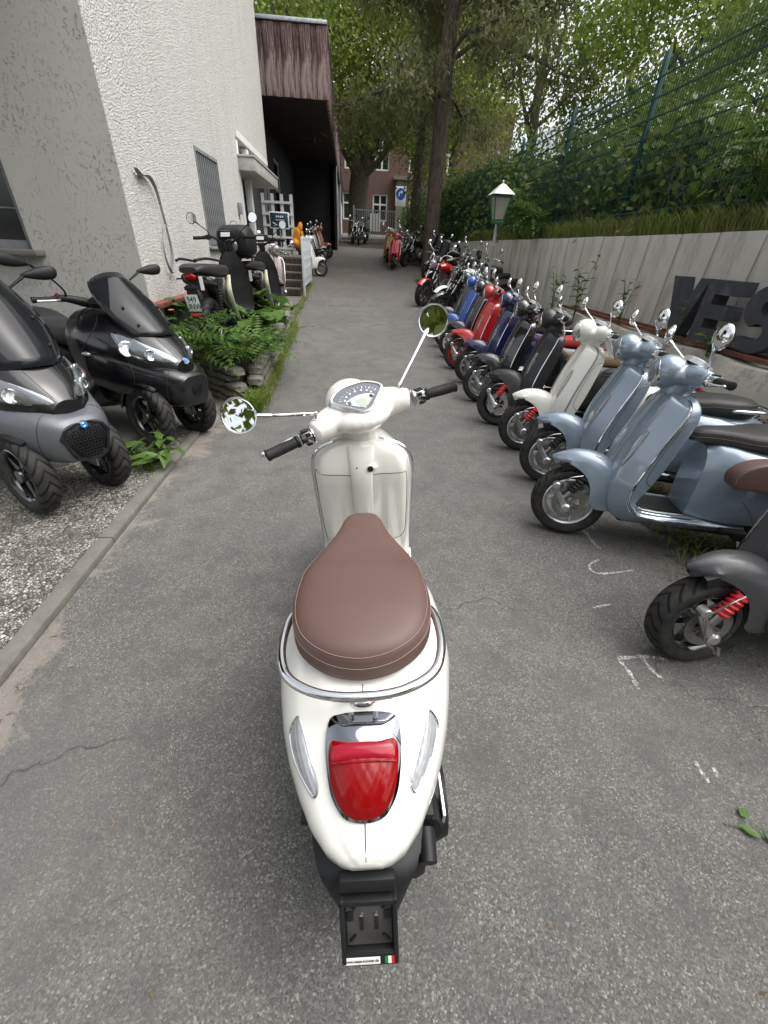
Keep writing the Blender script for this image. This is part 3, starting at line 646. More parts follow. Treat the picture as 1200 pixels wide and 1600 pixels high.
    for k in range(3):
        u_ = 5.25 + .32 * k; c = SHELL.at(u_ / 11, v(6)); q = MB(); q.box(c + np.array([.016, 0, 0]), (.008, .046, .014), 0, None, .003); p('slot', q, 'slot', False, ti)
    for sg in (1, -1):
        q = MB(); pl = [(7.35, 2.95), (7.1, 3.2), (6.4, 3.4), (5.95, 3.3), (6.0, 2.95), (6.6, 2.72), (7.2, 2.75)]; pl = [(a_ / 11, (b_ if sg > 0 else 12 - b_) / NV) for a_, b_ in pl]
        s0 = 1 if np.dot(SHELL.at(.6, v(6), .01) - SHELL.at(.6, v(6)), (1, 0, 0)) > 0 else -1
        SHELL.patch(q, pl, .002, .008, sgn=s0, n=32); ii = p('front_indicator', q, 'clearlens')
        q = MB(); Q = splc(pl, 40); Q = np.concatenate([Q, Q[:1]]); q.tube([SHELL.at(a, b_, s0 * .003) for a, b_ in Q], .0018, 6, cap=False); p('bezel', q, 'trim', False, ii)
    # ---------------- steered parts
    C = FW
    g = MB(); rows = []
    for ph, r, w, dr in ((60, .306, .014, .014), (67, .312, .042, .040), (82, .322, .070, .080), (100, .330, .088, .125), (118, .334, .098, .170), (140, .328, .104, .205), (160, .312, .100, .205), (180, .296, .090, .15)):
        a = R_(ph); dx, dz = math.cos(a), math.sin(a); lean = .06 * min(1, max(0, (ph - 60) / 60))
        pts = [(0, r + .006), (w * .30, r + .002), (w * .62, r - .012), (w * .88, r - .040), (w, r - dr * .62), (w * 1.0, r - dr), (w * .93, r - dr + .004), (w * .82, r - .050), (w * .55, r - .024), (0, r - .012)]
        full = pts + [(-y_, q_) for y_, q_ in pts[-2:0:-1]]
        rows.append([(C[0] + dx * q_ - lean * 0, y_, C[2] + dz * q_) for y_, q_ in full])
    g.loft(spl(rows, 34), 0, True, True); p('mudguard', g, 'paint', True, None, 55)
    inn = MB(); rows = []
    for ph in np.linspace(66, 172, 12):
        a = R_(ph); rows.append([(C[0] + math.cos(a) * q_, y_, C[2] + math.sin(a) * q_) for y_, q_ in ((.060, .215), (.063, .262), (.04, .272), (0, .276), (-.04, .272), (-.063, .262), (-.060, .215))])
    inn.loft(rows, 0, False, False); p('inner_guard', inn, 'plastic', True)
    k = MB(); k.tube([(1.385, .098, .335), (1.375, .100, .30), (1.315, .100, .215)], [.020, .017, .023], 12, 0, 12, flat=.8); k.lathe([(.001, .085), (.023, .085), (.023, .118), (.017, .123), (.001, .123)], 18, 'y', 0, Tm(1.387, 0, .338)); k.lathe([(.001, .08), (.028, .08), (.028, .118), (.018, .126), (.001, .126)], 18, 'y', 0, Tm(1.305, 0, .205)); p('suspension_link', k, 'alu', True)
    k = MB(); k.tube([(1.335, .085, .245), (1.255, .08, .36)], .019, 10); k.box((1.29, .085, .20), (.06, .03, .05), 0, Rm(.0, 'Y'), .008); k.tube([(1.385, .125, .31), (1.365, .14, .22), (1.305, .13, .17), (1.275, .12, .13)], .004, 6, 0, 18); k.tube([(1.265, .125, .13), (1.265, .115, .16)], .007, 8); k.tube([(1.385, .12, .33), (1.33, .13, .40), (1.26, .11, .42)], .004, 6, 0, 14); p('shock_absorber', k, 'steel', True)
    k = MB(); th = np.linspace(0, 2 * PI * 5.5, 90); a0 = np.array([1.300, .083, .305]); a1 = np.array([1.237, .078, .405]); d = a1 - a0; d1 = np.cross(d, (0, 1, 0)); d1 /= np.linalg.norm(d1); d2 = np.cross(d, d1); d2 /= np.linalg.norm(d2)
    k.tube([a0 + d * (t_ / th[-1]) + .024 * (math.cos(t_) * d1 + math.sin(t_) * d2) for t_ in th], .0072, 6); k.tube([a0, a1], .021, 8); p('front_spring', k, 'spring', True)
    k = MB(); k.tube([(1.26, .0, .38), (1.12, 0, .46)], .035, 10); k.box((1.22, 0, .42), (.09, .15, .08), 0, None, .02); p('fork', k, 'plastic', True)
    # headset
    hd = MB(); hd.ell((.900, 0, 1.008), (.132, .120, .056), 24); hd.ell((.985, 0, 1.022), (.090, .096, .086), 24); hd.tube([(.90, 0, 1.0), (.932, 0, .90)], [.082, .066], 16)
    for sg in (1, -1): hd.tube([(.90, sg * .03, 1.012), (.885, sg * .10, 1.016), (.868, sg * .15, 1.014), (.855, sg * .182, 1.011)], [.062, .054, .044, .034], 16, 0, 14)
    hm = blend(hd, .0052, 9, 'headset'); hi = p('headset', hm, 'paint', True)
    k = MB(); k.lathe([(.001, .0), (.058, .0), (.070, -.006), (.074, -.02), (.072, -.03)], 32, 'x', 0, Tm(1.056, 0, 1.012)); p('headlight', k, 'chrome', True); li = len(P) - 1
    k = MB(); k.lathe([(.001, .016), (.03, .013), (.052, .004), (.062, -.008)], 32, 'x', 0, Tm(1.057, 0, 1.012)); p('lens', k, 'clearlens', True, li)
    # instrument: a fan-shaped dial tilted at the rider
    Mi = Tm(.858, 0, 1.076) @ Rm(R_(-26), 'Y') @ Matrix.Scale(1.14, 4)
    fan = [(.055, 0), (.050, .042), (.028, .074), (.010, .080), (-.012, .062), (-.040, .034), (-.058, .016), (-.062, 0)]; fan = fan + [(a, -b_) for a, b_ in fan[-2:0:-1]]
    F_ = splc(fan, 64)
    def fanpr(mb, sc0, z0, z1, m=0): mb.prism([tuple(q * sc0) for q in F_], z0, z1, m, Mi)
    k = MB(); G = []
    for s_, z_ in ((1.12, -.02), (1.06, .002), (1.0, .005), (.95, .004), (.93, -.004)): G.append(np.c_[F_ * s_, np.full(64, z_)])
    k.loft(G, 0, True, True, M=Mi); ins = p('instrument', k, 'dialsilver', True)
    k = MB(); fanpr(k, .925, -.004, .001); p('dial', k, 'dial', True, ins)
    k = MB()
    arc = [(.036 * math.cos(t_) - .008, .058 * math.sin(t_)) for t_ in np.linspace(-1.35, 1.35, 20)]; arc2 = [(.014 * math.cos(t_) - .012, .030 * math.sin(t_)) for t_ in np.linspace(1.35, -1.35, 14)]
    k.prism([(-.050, .0), (-.03, .026), (-.012, .046), (-.004, .040), (.004, .02), (.006, 0), (.004, -.02), (-.004, -.040), (-.012, -.046), (-.03, -.026)], .0012, .0018, 0, Mi); p('dial_face', k, 'dialsilver', True, ins)
    k = MB(); k.prism([(-.045, .010), (-.012, .016), (-.008, 0), (-.012, -.016), (-.045, -.010)], .0019, .0024, 0, Mi); p('lcd', k, 'lcd', True, ins)
    for sg in (1, -1): p('warning_lamp', MB().box((-.014, sg * .035, .0022), (.012, .010, .001), 0, Mi), 'print_dark', True, ins)
    k = MB()
    for i in range(13):
        t_ = -1.25 + 2.5 * i / 12; c_, s_ = math.cos(t_), math.sin(t_)
        for r0, r1, w_ in (((.84, 1.0, .0016) if i % 2 == 0 else (.90, 1.0, .0010)),):
            p0 = np.array([.046 * c_ * r0 - .008, .064 * s_ * r0]); p1 = np.array([.046 * c_ * r1 - .008, .064 * s_ * r1]); k.tube([(*p0, .0015), (*p1, .0015)], w_, 4, 0, M=Mi)
        if i % 2 == 0: k.box((.046 * c_ * .70 - .008, .064 * s_ * .70, .0015), (.006, .005, .0006), 0, Mi)
    k.tube([(-.005, 0, .002), (-.018, .045, .002)], .0012, 4, 0, M=Mi); p('dial_marks', k, 'print_light', True, ins)
    for sg in (1, -1):
        d = np.array([-.13, sg * 1.0, -.03]); d /= np.linalg.norm(d); r0 = np.array([.848, sg * .190, 1.010])
        k = MB(); k.tube([r0 + d * .0, r0 + d * .004], .031, 16, 0); k.box(r0 + d * .022, (.05, .042, .050), 0, None, .010); sw = p('switchgear', k, 'chrome', True)
        k = MB()
        for q_, (a, b_, c) in enumerate(((-.022, .010, .016), (-.026, .024, .002), (-.022, .012, -.014))): k.box(r0 + d * (.008 + b_) + np.array([a, 0, c]), (.014, .018, .012), 0, None, .003)
        k.box(r0 + d * .024 + np.array([-.004, 0, .026]), (.022, .026, .006), 0, None, .002); p('switches', k, 'plastic_gl', True, sw)
        k = MB(); prof = [(0, .012), (.0, .020), (.008, .0215), (.012, .0172), (.06, .0185), (.105, .0178), (.108, .0195), (.116, .0195), (.118, .015), (.118, .001)]
        G = []; a = np.cross(d, (0, 0, 1)); a /= np.linalg.norm(a); b_ = np.cross(a, d)
        for l_, r_ in prof: G.append([r0 + d * (.05 + l_) + r_ * (math.cos(t_) * a + math.sin(t_) * b_) for t_ in np.arange(18) * 2 * PI / 18])
        k.loft(G); p('grip', k, 'rubber', True)
        k = MB(); k.tube([r0 + d * .03 + np.array([.030, 0, .0]), r0 + d * .06 + np.array([.055, 0, -.002]), r0 + d * .12 + np.array([.05, 0, -.006]), r0 + d * .172 + np.array([.036, 0, -.004])], [.008, .0065, .006, .0075], 8, 0, 16, flat=.7); k.ell(r0 + d * .175 + np.array([.035, 0, -.004]), (.009, .009, .008), 10); p('brake_lever', k, 'silver', True)
    # wheels
    PM['tyre_f'] = tyre_mesh(.108, .220, .148); PM['rim_f'] = rim_mesh(.108, .150, 5); PM['tyre_r'] = tyre_mesh(.118, .232, .150)
    dsk = MB(); dsk.lathe([(.060, .050), (.100, .050), (.100, .055), (.060, .055)], 40, 'y'); 
    for k_ in range(5): dsk.box((.045, .0525, 0), (.05, .004, .012), 0, Rm(k_ * 2 * PI / 5 + .3, 'Y'))
    PM['disc'] = dsk.mesh('brake_disc')
    return P
PARTS = build_parts()
REAR = {'rear_body', 'engine_block', 'rear_shock', 'exhaust', 'rear_mudflap', 'tail_light', 'seat_badge', 'rear_indicator', 'panel_seam', 'seat', 'grab_rail', 'plate_holder'}
def mirror_parts():
    """stalk, cup and glass with the glass centre at the origin, facing -x (the rider)"""
    R = .056; cup = MB(); cup.lathe([(.001, .030), (.02, .028), (.042, .020), (R - .003, .006), (R, -.002), (R - .002, -.006), (R - .006, -.0045)], 36, 'x'); g = MB(); g.lathe([(.001, -.0035), (R - .007, -.0035), (R - .0062, -.006), (R - .006, .0)], 36, 'x')
    return cup.mesh('mirror', 60), g.mesh('mirror_glass', 60)
MIR = mirror_parts()
def add_mirror(root, base, ctr, aim, S, cupm='chrome', par=True, elbow=None):
    """mirror head at ctr (scooter space, before steering) aimed along aim, stalk from base"""
    a = Vector(aim).normalized(); up = Vector((0, 0, 1)); y = up.cross(-a).normalized() if False else up.cross(a).normalized(); z = a.cross(y)
    # local -x looks along aim
    Mx = Matrix.Identity(4); X = -a; Y = Vector((0, 0, 1)).cross(X).normalized(); Z = X.cross(Y)
    for i in range(3): Mx[i][0] = X[i]; Mx[i][1] = Y[i]; Mx[i][2] = Z[i]; Mx[i][3] = ctr[i]
    c = ob('mirror', MIR[0], MT[cupm], root, S @ Mx); ob('mirror_glass', MIR[1], MT['mirror'], c)
    b = np.array(base, float); e = np.array(ctr, float) + np.array(X) * .014; dv = b - e; dv[0] *= .4; dv /= np.linalg.norm(dv); s0 = e + dv * .045
    k = MB(); mid = elbow if elbow is not None else b + np.array([0, 0, .025]); Pp = [b, mid, mid + (s0 - mid) * .06, s0]
    k.tube(Pp, .0052, 8, 0, 26); k.tube([s0 + (mid - s0) * .28, s0, e], [.0065, .0095, .009], 10); k.tube([b - np.array([0, 0, .012]), b + np.array([0, 0, .006])], .013, 8, 1); ob('mirror_stalk', k, [MT['chrome'] if cupm == 'chrome' else MT['plastic'], MT['plastic']], root, S)
def scooter(label, loc, heading, lean=6, steer=0, paint='white', seat='blackseat', rim='silver', spring='plastic', trim='chrome', group=None, exhaust='steel', name='scooter', slot=None, rail='chrome', mirrors=True, cat='scooter', skip=(), shift=0, tag_paper=False, mirror_spec=None):
    Mroot = Tm(*loc) @ Rm(heading, 'Z') @ Rm(R_(-lean), 'X')
    root = thing(name, label, cat, group=group, M=Mroot); S = steer_m(R_(steer)); I = Matrix.Identity(4)
    role = dict(paint=paint, seat=seat, spring=spring, trim=trim, exhaust='plastic', rail=rail, slot=slot or paint); made = []
    for nm, me, r, fr, par in PARTS:
        if nm in skip: made.append(None); continue
        m = MT[role.get(r, r)]; mats = [m, MT['chrome']] if r == 'exhaust' else [m]
        if not me.materials:
            for q in mats: me.materials.append(q)
        o = ob(nm, me, mats, made[par] if par is not None and made[par] else root)
        if par is None: o.matrix_basis = S if fr else (Tm(shift, 0, 0) if shift and nm in REAR else I)
        made.append(o)
    wheel(root, 'front_wheel', FW, .108, .228, .15, MT[rim], dict(tyre=PM['tyre_f'], rim=PM['rim_f'], disc=PM['disc']), S)
    wheel(root, 'rear_wheel', (shift, 0, .228), .118, .232, .15, MT[rim], dict(tyre=PM['tyre_r'], rim=PM['rim_f']))
    if mirror_spec:
        for base, ctr, aim, el in mirror_spec: add_mirror(root, base, ctr, aim, S, elbow=el)
    elif mirrors:
        for sg in (1, -1): add_mirror(root, (.868, sg * .155, 1.045), (.93, sg * .345, 1.20), (-1, -sg * .18, -.02), S)
    if tag_paper: ob('price_tag', MB().box((0, 0, 0), (.004, .075, .12), 0, None, .001), MT['paper'], root, S @ Tm(.83, .17, .93) @ Rm(.5, 'X') @ Rm(.3, 'Y'))
    return root
# ------------------------------------------------------------------ ground, road, kerb, paved strip
def sheet(xs, ys, dz=0, zf=None):
    xs = np.asarray(xs); ys = np.asarray(ys); zf = zf or (lambda x, y: zt(y))
    G = [[(x, y, zf(x, y) + dz) for x in xs] for y in ys]; m = MB(); m.add(np.array(G).reshape(-1, 3), grid_faces(len(ys), len(xs))); return m
gy = [-400, -60, -8, 0, 2, 4, 5, 5.8, 6.6, 7.4, 8, 9, 10, 11, 12, 13, 14, 15.5, 17, 19, 22, 26, 30, 40, 60, 120, 420]
struct('ground', sheet([-420, -80, -20, -6, 6, 20, 80, 420], gy, -.03), MT['soil'])
struct('road', sheet([-1.36, -.6, .2, 1, 1.9, 3.0, 3.4], [-12] + gy[2:22]), MT['asphalt'])
struct('far_road', sheet([-12, -4, 2, 14], [30.02, 33, 36, 40, 45]), MT['asphalt'])
struct('pavement', sheet([-9, -6, -3, -1.46], [-12, -4, 0, 1, 2, 3, 4, 5], .004), MT['aggregate'])
# kerb stones along the left side
kb = thing('kerb', 'narrow grey concrete kerb edging the pebbly pavement strip', 'kerb', (-1.41, 0, 0))
rk = random.Random(5)
y = -5.0
while y < 5.0:
    L = 1.0; m = MB(); m.box((0, 0, 0), (.085, L - .008, .12), 0, None, .010)
    o = ob('kerb_stone', m, MT['kerb'], kb, Tm(rk.uniform(-.004, .004), y + L / 2, -.036 + rk.uniform(-.004, .004)) @ Rm(rk.uniform(-.004, .004), 'Z')); y += L
# concrete paving slabs under the three-wheelers
sb = thing('paving_slabs', 'large smooth grey paving slabs beneath the two three-wheelers', 'paving', (-3.0, 3.0, 0))
for i in range(3):
    for j in range(3):
        m = MB(); m.box((0, 0, 0), (.99, .99, .06), 0, None, .008); ob('slab', m, MT['slab'], sb, Rm(R_(-30), 'Z') @ Tm(-1.75 + i * 1.0 - .0, -.9 + j * 1.0, -.018 + .003 * ((i + j) % 2)))
# planter: soil bed held by rough stones
pl = [(-1.80, 5.06), (-1.12, 4.36), (-1.02, 4.5), (-1.10, 7.0), (-1.2, 9.3)]
bed = MB(); bed.prism([(-2.0, 4.72), (-1.78, 5.0), (-1.16, 4.5), (-1.22, 6.9), (-1.32, 9.3), (-2.0, 9.3)], -.2, .45); struct('planting_soil', bed, MT['soil'])
st = thing('planter_wall', 'low rough stone wall of the overgrown planting bed', 'wall', (-1.1, 4.4, 0)); rs = random.Random(9)
def stones(p0, p1, n, h, rows):
    for r in range(rows):
        for k in range(n):
            t = (k + .5 + rs.uniform(-.15, .15) + .5 * (r % 2)) / n
            if t > 1: continue
            x, y = p0[0] + (p1[0] - p0[0]) * t, p0[1] + (p1[1] - p0[1]) * t; L = math.hypot(p1[0] - p0[0], p1[1] - p0[1]) / n
            bm = bmesh.new(); bmesh.ops.create_icosphere(bm, subdivisions=2, radius=1)
            for v in bm.verts:
                q = v.co; s = max(abs(q.x), abs(q.y), abs(q.z)); q = q / (s ** .72); nn = .07 * math.sin(9 * q.x + 3 * k) * math.cos(8 * q.y + r) + rs.uniform(-.035, .035); v.co = q * (1 + nn)
            V = [v.co[:] for v in bm.verts]; F = [[v.index for v in f.verts] for f in bm.faces]; bm.free(); m = MB(); m.add(np.array(V) * (L * .54, .085, h / rows * .56), F)
            a = math.atan2(p1[1] - p0[1], p1[0] - p0[0]); o = ob('stone', m, MT['stone'], st); setw(o, Tm(x, y, zt(y) + h / rows * (r + .5)) @ Rm(a + rs.uniform(-.06, .06), 'Z'))
stones(pl[0], pl[1], 4, .40, 5); stones(pl[2], pl[3], 12, .38, 4); stones(pl[3], pl[4], 11, .34, 3)
struct('pavement_landing', MB().prism([(-2.0, 9.3), (-1.2, 9.3), (-1.16, 11.85), (-2.0, 11.85)], -.2, .36), MT['slab'])
# ------------------------------------------------------------------ white building on the left
def wall_with_holes(mb, x, y0, y1, z0, z1, holes, t=.3, m=0, axis='x'):
    """slab in the plane x (or y), thickness t going to smaller x (larger y); rectangular holes (a0,a1,b0,b1)"""
    ys = sorted({y0, y1, *[h[0] for h in holes], *[h[1] for h in holes]}); zs = sorted({z0, z1, *[h[2] for h in holes], *[h[3] for h in holes]})
    P = (lambda a, z, d: (x - d, a, z)) if axis == 'x' else (lambda a, z, d: (a, x + d, z))
    cell = lambda i, j: 0 <= i < len(ys) - 1 and 0 <= j < len(zs) - 1 and not any(h[0] <= (ys[i] + ys[i + 1]) / 2 <= h[1] and h[2] <= (zs[j] + zs[j + 1]) / 2 <= h[3] for h in holes)
    for i in range(len(ys) - 1):
        for j in range(len(zs) - 1):
            if not cell(i, j): continue
            a, b, c, d = ys[i], ys[i + 1], zs[j], zs[j + 1]
            for dd in (0, t): mb.add([P(a, c, dd), P(b, c, dd), P(b, d, dd), P(a, d, dd)], [(0, 1, 2, 3)], m)
            for (ni, nj, q) in ((i - 1, j, ((a, c), (a, d))), (i + 1, j, ((b, c), (b, d))), (i, j - 1, ((a, c), (b, c))), (i, j + 1, ((a, d), (b, d)))):
                if not cell(ni, nj): mb.add([P(*q[0], 0), P(*q[1], 0), P(*q[1], t), P(*q[0], t)], [(0, 1, 2, 3)], m)
    return mb
XW = -2.0
wb = thing('white_building', 'white roughcast building with barred window and shaded end wall', 'building', (XW, 4.75, 0))
def wpart(name, mb, mat, label=None):
    o = ob(name, mb, mat, wb); setw(o, Matrix.Identity(4))
    if label: o['label'] = label
    return o
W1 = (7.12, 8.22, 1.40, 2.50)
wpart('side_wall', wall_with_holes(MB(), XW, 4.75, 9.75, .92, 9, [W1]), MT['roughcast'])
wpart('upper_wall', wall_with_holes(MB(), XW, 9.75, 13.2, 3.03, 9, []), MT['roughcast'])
Y1 = 4.75
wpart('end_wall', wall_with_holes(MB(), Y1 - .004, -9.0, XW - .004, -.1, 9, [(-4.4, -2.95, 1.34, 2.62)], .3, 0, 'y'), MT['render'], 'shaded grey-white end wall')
pw = MB(); pw.box((XW - .12, 7.25, .42), (.2, 4.96, 1.0)); wpart('plinth', pw, MT['darkwall']); wpart('plinth_cap', MB().box((XW - .05, 7.25, .905), (.30, 5.0, .05), 0, None, .006), MT['brickred'])
# recessed entrance below the upper wall
rw = MB(); wall_with_holes(rw, XW - .9, 9.75, 13.2, .3, 3.05, [(10.35, 11.25, .95, 2.85)]); rw.box((XW - .46, 9.62, 1.9), (.90, .24, 2.3)); rw.box((XW - .46, 11.5, 3.09), (.94, 3.3, .10)); wpart('porch_wall', rw, MT['whitewall'])
for yy in (9.80, 10.75): wpart('porch_post', MB().box((XW - .06, yy + .06, 1.95), (.12, .14, 2.1), 0, None, .01), MT['frame_white'])
cn = MB(); cn.box((XW + .04, 11.2, 2.66), (.50, 2.9, .19), 0, None, .01); cn.box((XW + .04, 11.2, 2.772), (.54, 2.94, .03), 0, None, .004); wpart('porch_canopy', cn, MT['canopy_grey'])
dr = wpart('door', MB().box((XW - .95, 10.8, 1.9), (.06, .86, 1.9), 0, None, .004), MT['glass']); 
f = MB()
for yy in (10.37, 11.23): f.box((XW - .92, yy, 1.9), (.08, .07, 1.95))
f.box((XW - .92, 10.8, 2.86), (.08, .9, .07)); f.box((XW - .92, 10.8, 1.75), (.07, .8, .05)); o = ob('door_frame', f, MT['frame_white'], dr)
# barred side window
wd = wpart('window', MB().box((XW - .22, 7.67, 1.95), (.02, 1.08, 1.08)), MT['glass'])
f = MB(); y0, y1, z0, z1 = W1
for yy in (y0 + .02, y1 - .02): f.box((XW - .10, yy, 1.95), (.22, .04, 1.10))
f.box((XW - .10, 7.67, z1 - .02), (.22, 1.02, .04)); ob('frame', f, MT['bar_grey'], wd)
ob('sill', MB().box((XW + .0, 7.67, z0 - .012), (.14, 1.16, .03), 0, None, .004), MT['bar_grey'], wd)
bmsh = None
for i in range(11):
    yy = y0 + .06 + i * (y1 - y0 - .12) / 10; g = MB(); g.box((0, 0, 0), (.018, .028, 1.06)); g.tube([(.012, 0, -.02), (.022, .012, .03), (.012, 0, .08)], .006, 5)
    o = ob('bar', g if bmsh is None else bmsh, MT['bar_grey'], wd); bmsh = o.data; setw(o, Tm(XW - .012, yy, 1.95))
for zz in (1.90, 2.02): o = ob('crossbar', MB().box((0, 0, 0), (.012, 1.06, .03)), MT['bar_grey'], wd); setw(o, Tm(XW - .026, 7.67, zz))
# shaded window in the end wall
w2 = wpart('window', MB().box((-3.68, Y1 + .18, 1.98), (1.44, .02, 1.26)), MT['glass'])
f = MB()
for xx in (-4.38, -2.985): f.box((xx, Y1 + .13, 1.98), (.07, .12, 1.28))
for zz in (1.375, 2.585): f.box((-3.68, Y1 + .13, zz), (1.33, .12, .07))
for zz in (1.66, 1.95, 2.24): f.box((-3.68, Y1 + .16, zz), (1.33, .02, .012))
ob('frame', f, MT['bar_grey'], w2); ob('sill', MB().box((-3.66, Y1 - .03, 1.32), (1.62, .22, .045), 0, None, .006), MT['slab'], w2)
wpart('shading_eaves', MB().box((-5.9, 3.35, 4.05), (7.7, 2.75, .22), 0, None, .01), MT['soffit'])  # unseen overhang, made deep to keep the end wall in shade
lb = MB(); lb.box((XW + .03, 9.32, 1.98), (.055, .13, .17), 0, None, .008); tag(ob('wall_box', lb, MT['bar_grey']), 'small grey box fixed to the white wall past the barred window', 'junction box')
# wrought-iron curl hung on the wall
cu = MB(); pts = [(5.02, 2.02), (5.10, 1.98), (5.16, 1.985), (5.30, 1.985), (5.42, 1.90), (5.47, 1.72), (5.50, 1.55), (5.52, 1.40), (5.50, 1.28), (5.42, 1.17), (5.35, 1.20), (5.30, 1.32), (5.33, 1.45), (5.42, 1.54), (5.50, 1.62)]
cu.tube([(XW + .035, a, b) for a, b in pts], [.016, .030, .034, .026, .016, .012, .012, .014, .016, .020, .014, .010, .008, .008, .006], 6, 0, 60, flat=.4); tag(ob('wall_ornament', cu, MT['bar_grey']), 'curled wrought-iron strip hung on the white roughcast wall', 'ornament')
gu = MB(); gu.box((XW - .12, 13.22, 6.2), (.16, .10, 5.6)); gu.box((XW + .10, 9.0, 9.02), (.3, 8.8, .10)); wpart('roof_edge', gu, MT['galv'])
# ------------------------------------------------------------------ brick steps with white railing
sp = thing('entrance_steps', 'dark brick steps up to the porch of the white building', 'steps', (-1.7, 11.9, .3)); cl = None
for k in range(5):
    z0 = .36 + .165 * k; o = ob('step', MB().box((-1.85, 12.0 + .29 * k + .6, z0 + .0625), (1.2, 1.2, .125)), MT['kerb'], sp); setw(o, Matrix.Identity(4))
    o2 = ob('tread_edge', MB().box((-1.85, 12.0 + .29 * k + .59, z0 + .145), (1.22, 1.22, .038), 0, None, .006), MT['kerb'], o)
    for i in range(9):
        if cl is None: cl = MB().box((0, 0, 0), (.125, .03, .062), 0, None, .004).mesh('brick')
        for r in range(2):
            b = ob('brick', cl, MT['clinker'], o); setw(b, Tm(-2.39 + .134 * i + (.0 if r else .0), 11.99 + .29 * k, z0 + .032 + .062 * r))
struct('porch_floor', MB().box((-2.2, 14.4, .62), (2.0, 2.4, 1.14)), MT['slab'])
rl = thing('step_railing', 'white painted steel railing with square lattice beside the brick steps', 'railing', (-1.2, 12, .4))
def rbar(name, p, q, w=.045, mat='rail_white'):
    p, q = Vector(p), Vector(q); d = q - p; m = MB(); m.box((0, 0, 0), (w, w, d.length), 0, None, .003); o = ob(name, m, MT[mat], rl); setw(o, Tm(*((p + q) / 2)) @ d.to_track_quat('Z', 'Y').to_matrix().to_4x4()); return o
ya, yb, xr = 11.75, 13.9, -1.13
for yy in (ya, yb): rbar('post', (xr, yy, .36 + (yy > 13) * .1), (xr, yy, 1.62), .055)
for k in range(6): z_ = .62 + .185 * k; rbar('rail', (xr, ya, z_ + (.07 if k == 5 else 0)), (xr, yb, z_ + (.07 if k == 5 else 0)), .05 if k == 5 else .04)
for k in range(1, 7): yy = ya + (yb - ya) * k / 7; rbar('baluster', (xr, yy, .62), (xr, yy, 1.6), .06)
# ------------------------------------------------------------------ timber-clad building with deep overhang
XB = -.58
tb = thing('timber_clad_building', 'long building with weathered red-brown board fascia and deep dark overhang', 'building', (XB, 14.2, 0))
def tpart(name, mb, mat, par=None):
    o = ob(name, mb, mat, par or tb); setw(o, Matrix.Identity(4)); return o
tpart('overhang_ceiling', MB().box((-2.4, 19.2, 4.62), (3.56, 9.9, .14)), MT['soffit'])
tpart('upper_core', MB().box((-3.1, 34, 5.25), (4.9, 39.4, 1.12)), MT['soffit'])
fs = thing('x', None, None) if False else None
fasc = tpart('fascia', MB().box((-2.4, 14.22, 5.12), (3.56, .05, 1.2)), MT['soffit']); pm = None; rp = random.Random(4)
xx = -4.1; i = 0
while xx < XB - .02:
    w = [.27, .15][i % 2]; d = [.055, .022][i % 2]
    m = MB(); m.box((0, 0, 0), (w - .006, d, 1.24), 0, None, .004); o = ob('plank', m, MT['plank'], fasc); setw(o, Tm(min(xx + w / 2, XB - .05), 14.19 - d / 2, 5.13)); xx += w; i += 1
f2 = tpart('fascia', MB().box((XB - .03, 34, 5.12), (.05, 39.6, 1.2)), MT['soffit']); yy = 14.2; i = 0; pmesh = {}
while yy < 34:
    w = [.27, .15][i % 2]; d = [.055, .022][i % 2]
    if (w, d) not in pmesh: m = MB(); m.box((0, 0, 0), (d, w - .006, 1.24), 0, None, .004); pmesh[(w, d)] = m.mesh('plank')
    o = ob('plank', pmesh[(w, d)], MT['plank'], f2); setw(o, Tm(XB + d / 2 - .004, yy + w / 2, 5.13)); yy += w; i += 1
tpart('roof_edge', MB().box((-2.6, 34.0, 5.80), (4.2, 39.8, .07), 0, None, .006), MT['galv'])
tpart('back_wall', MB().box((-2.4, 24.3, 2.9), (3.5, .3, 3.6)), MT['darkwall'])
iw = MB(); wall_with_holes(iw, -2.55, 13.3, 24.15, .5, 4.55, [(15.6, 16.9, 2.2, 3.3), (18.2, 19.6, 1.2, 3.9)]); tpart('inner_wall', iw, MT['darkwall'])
ws = tpart('window', MB().box((-2.70, 16.25, 2.75), (.03, 1.3, 1.1)), MT['glass']); f = MB()
for q in (15.65, 16.25, 16.85): f.box((-2.6, q, 2.75), (.06, .07, 1.1))
for q in (2.25, 3.27): f.box((-2.6, 16.25, q), (.06, 1.3, .07))
o = ob('frame', f, MT['greywall'], ws)
ds = tpart('door', MB().box((-2.70, 18.9, 2.5), (.03, 1.4, 2.7)), MT['glass']); f = MB()
for q in (18.25, 19.55): f.box((-2.6, q, 2.5), (.06, .09, 2.7))
for q in (3.05, 3.85): f.box((-2.6, 18.9, q), (.06, 1.4, .08))
ob('frame', f, MT['greywall'], ds)
sw = MB(); wall_with_holes(sw, XB - .08, 24.15, 54, .6, 4.52, [(25.6, 26.7, 2.3, 3.5), (28.6, 29.8, 2.9, 3.9)], .25); tpart('side_wall', sw, MT['greywall'])
for (a, b, c, d) in ((25.6, 26.7, 2.3, 3.5), (28.6, 29.8, 2.9, 3.9)):
    w_ = tpart('window', MB().box((XB - .22, (a + b) / 2, (c + d) / 2), (.03, b - a, d - c)), MT['glass']); ob('frame', MB().box((XB - .10, (a + b) / 2, c + .03), (.12, b - a - .01, .06)), MT['galv'], w_)
tpart('downpipe', MB().tube([(XB - .02, 24.05, 1.2), (XB - .02, 24.05, 4.5)], .045, 10).tube([(XB + .02, 30.6, 1.6), (XB + .02, 30.6, 4.5)], .05, 10), MT['galv'])
tpart('corner_post', MB().box((XB - .06, 24.0, 2.8), (.12, .22, 3.5)), MT['soffit'])
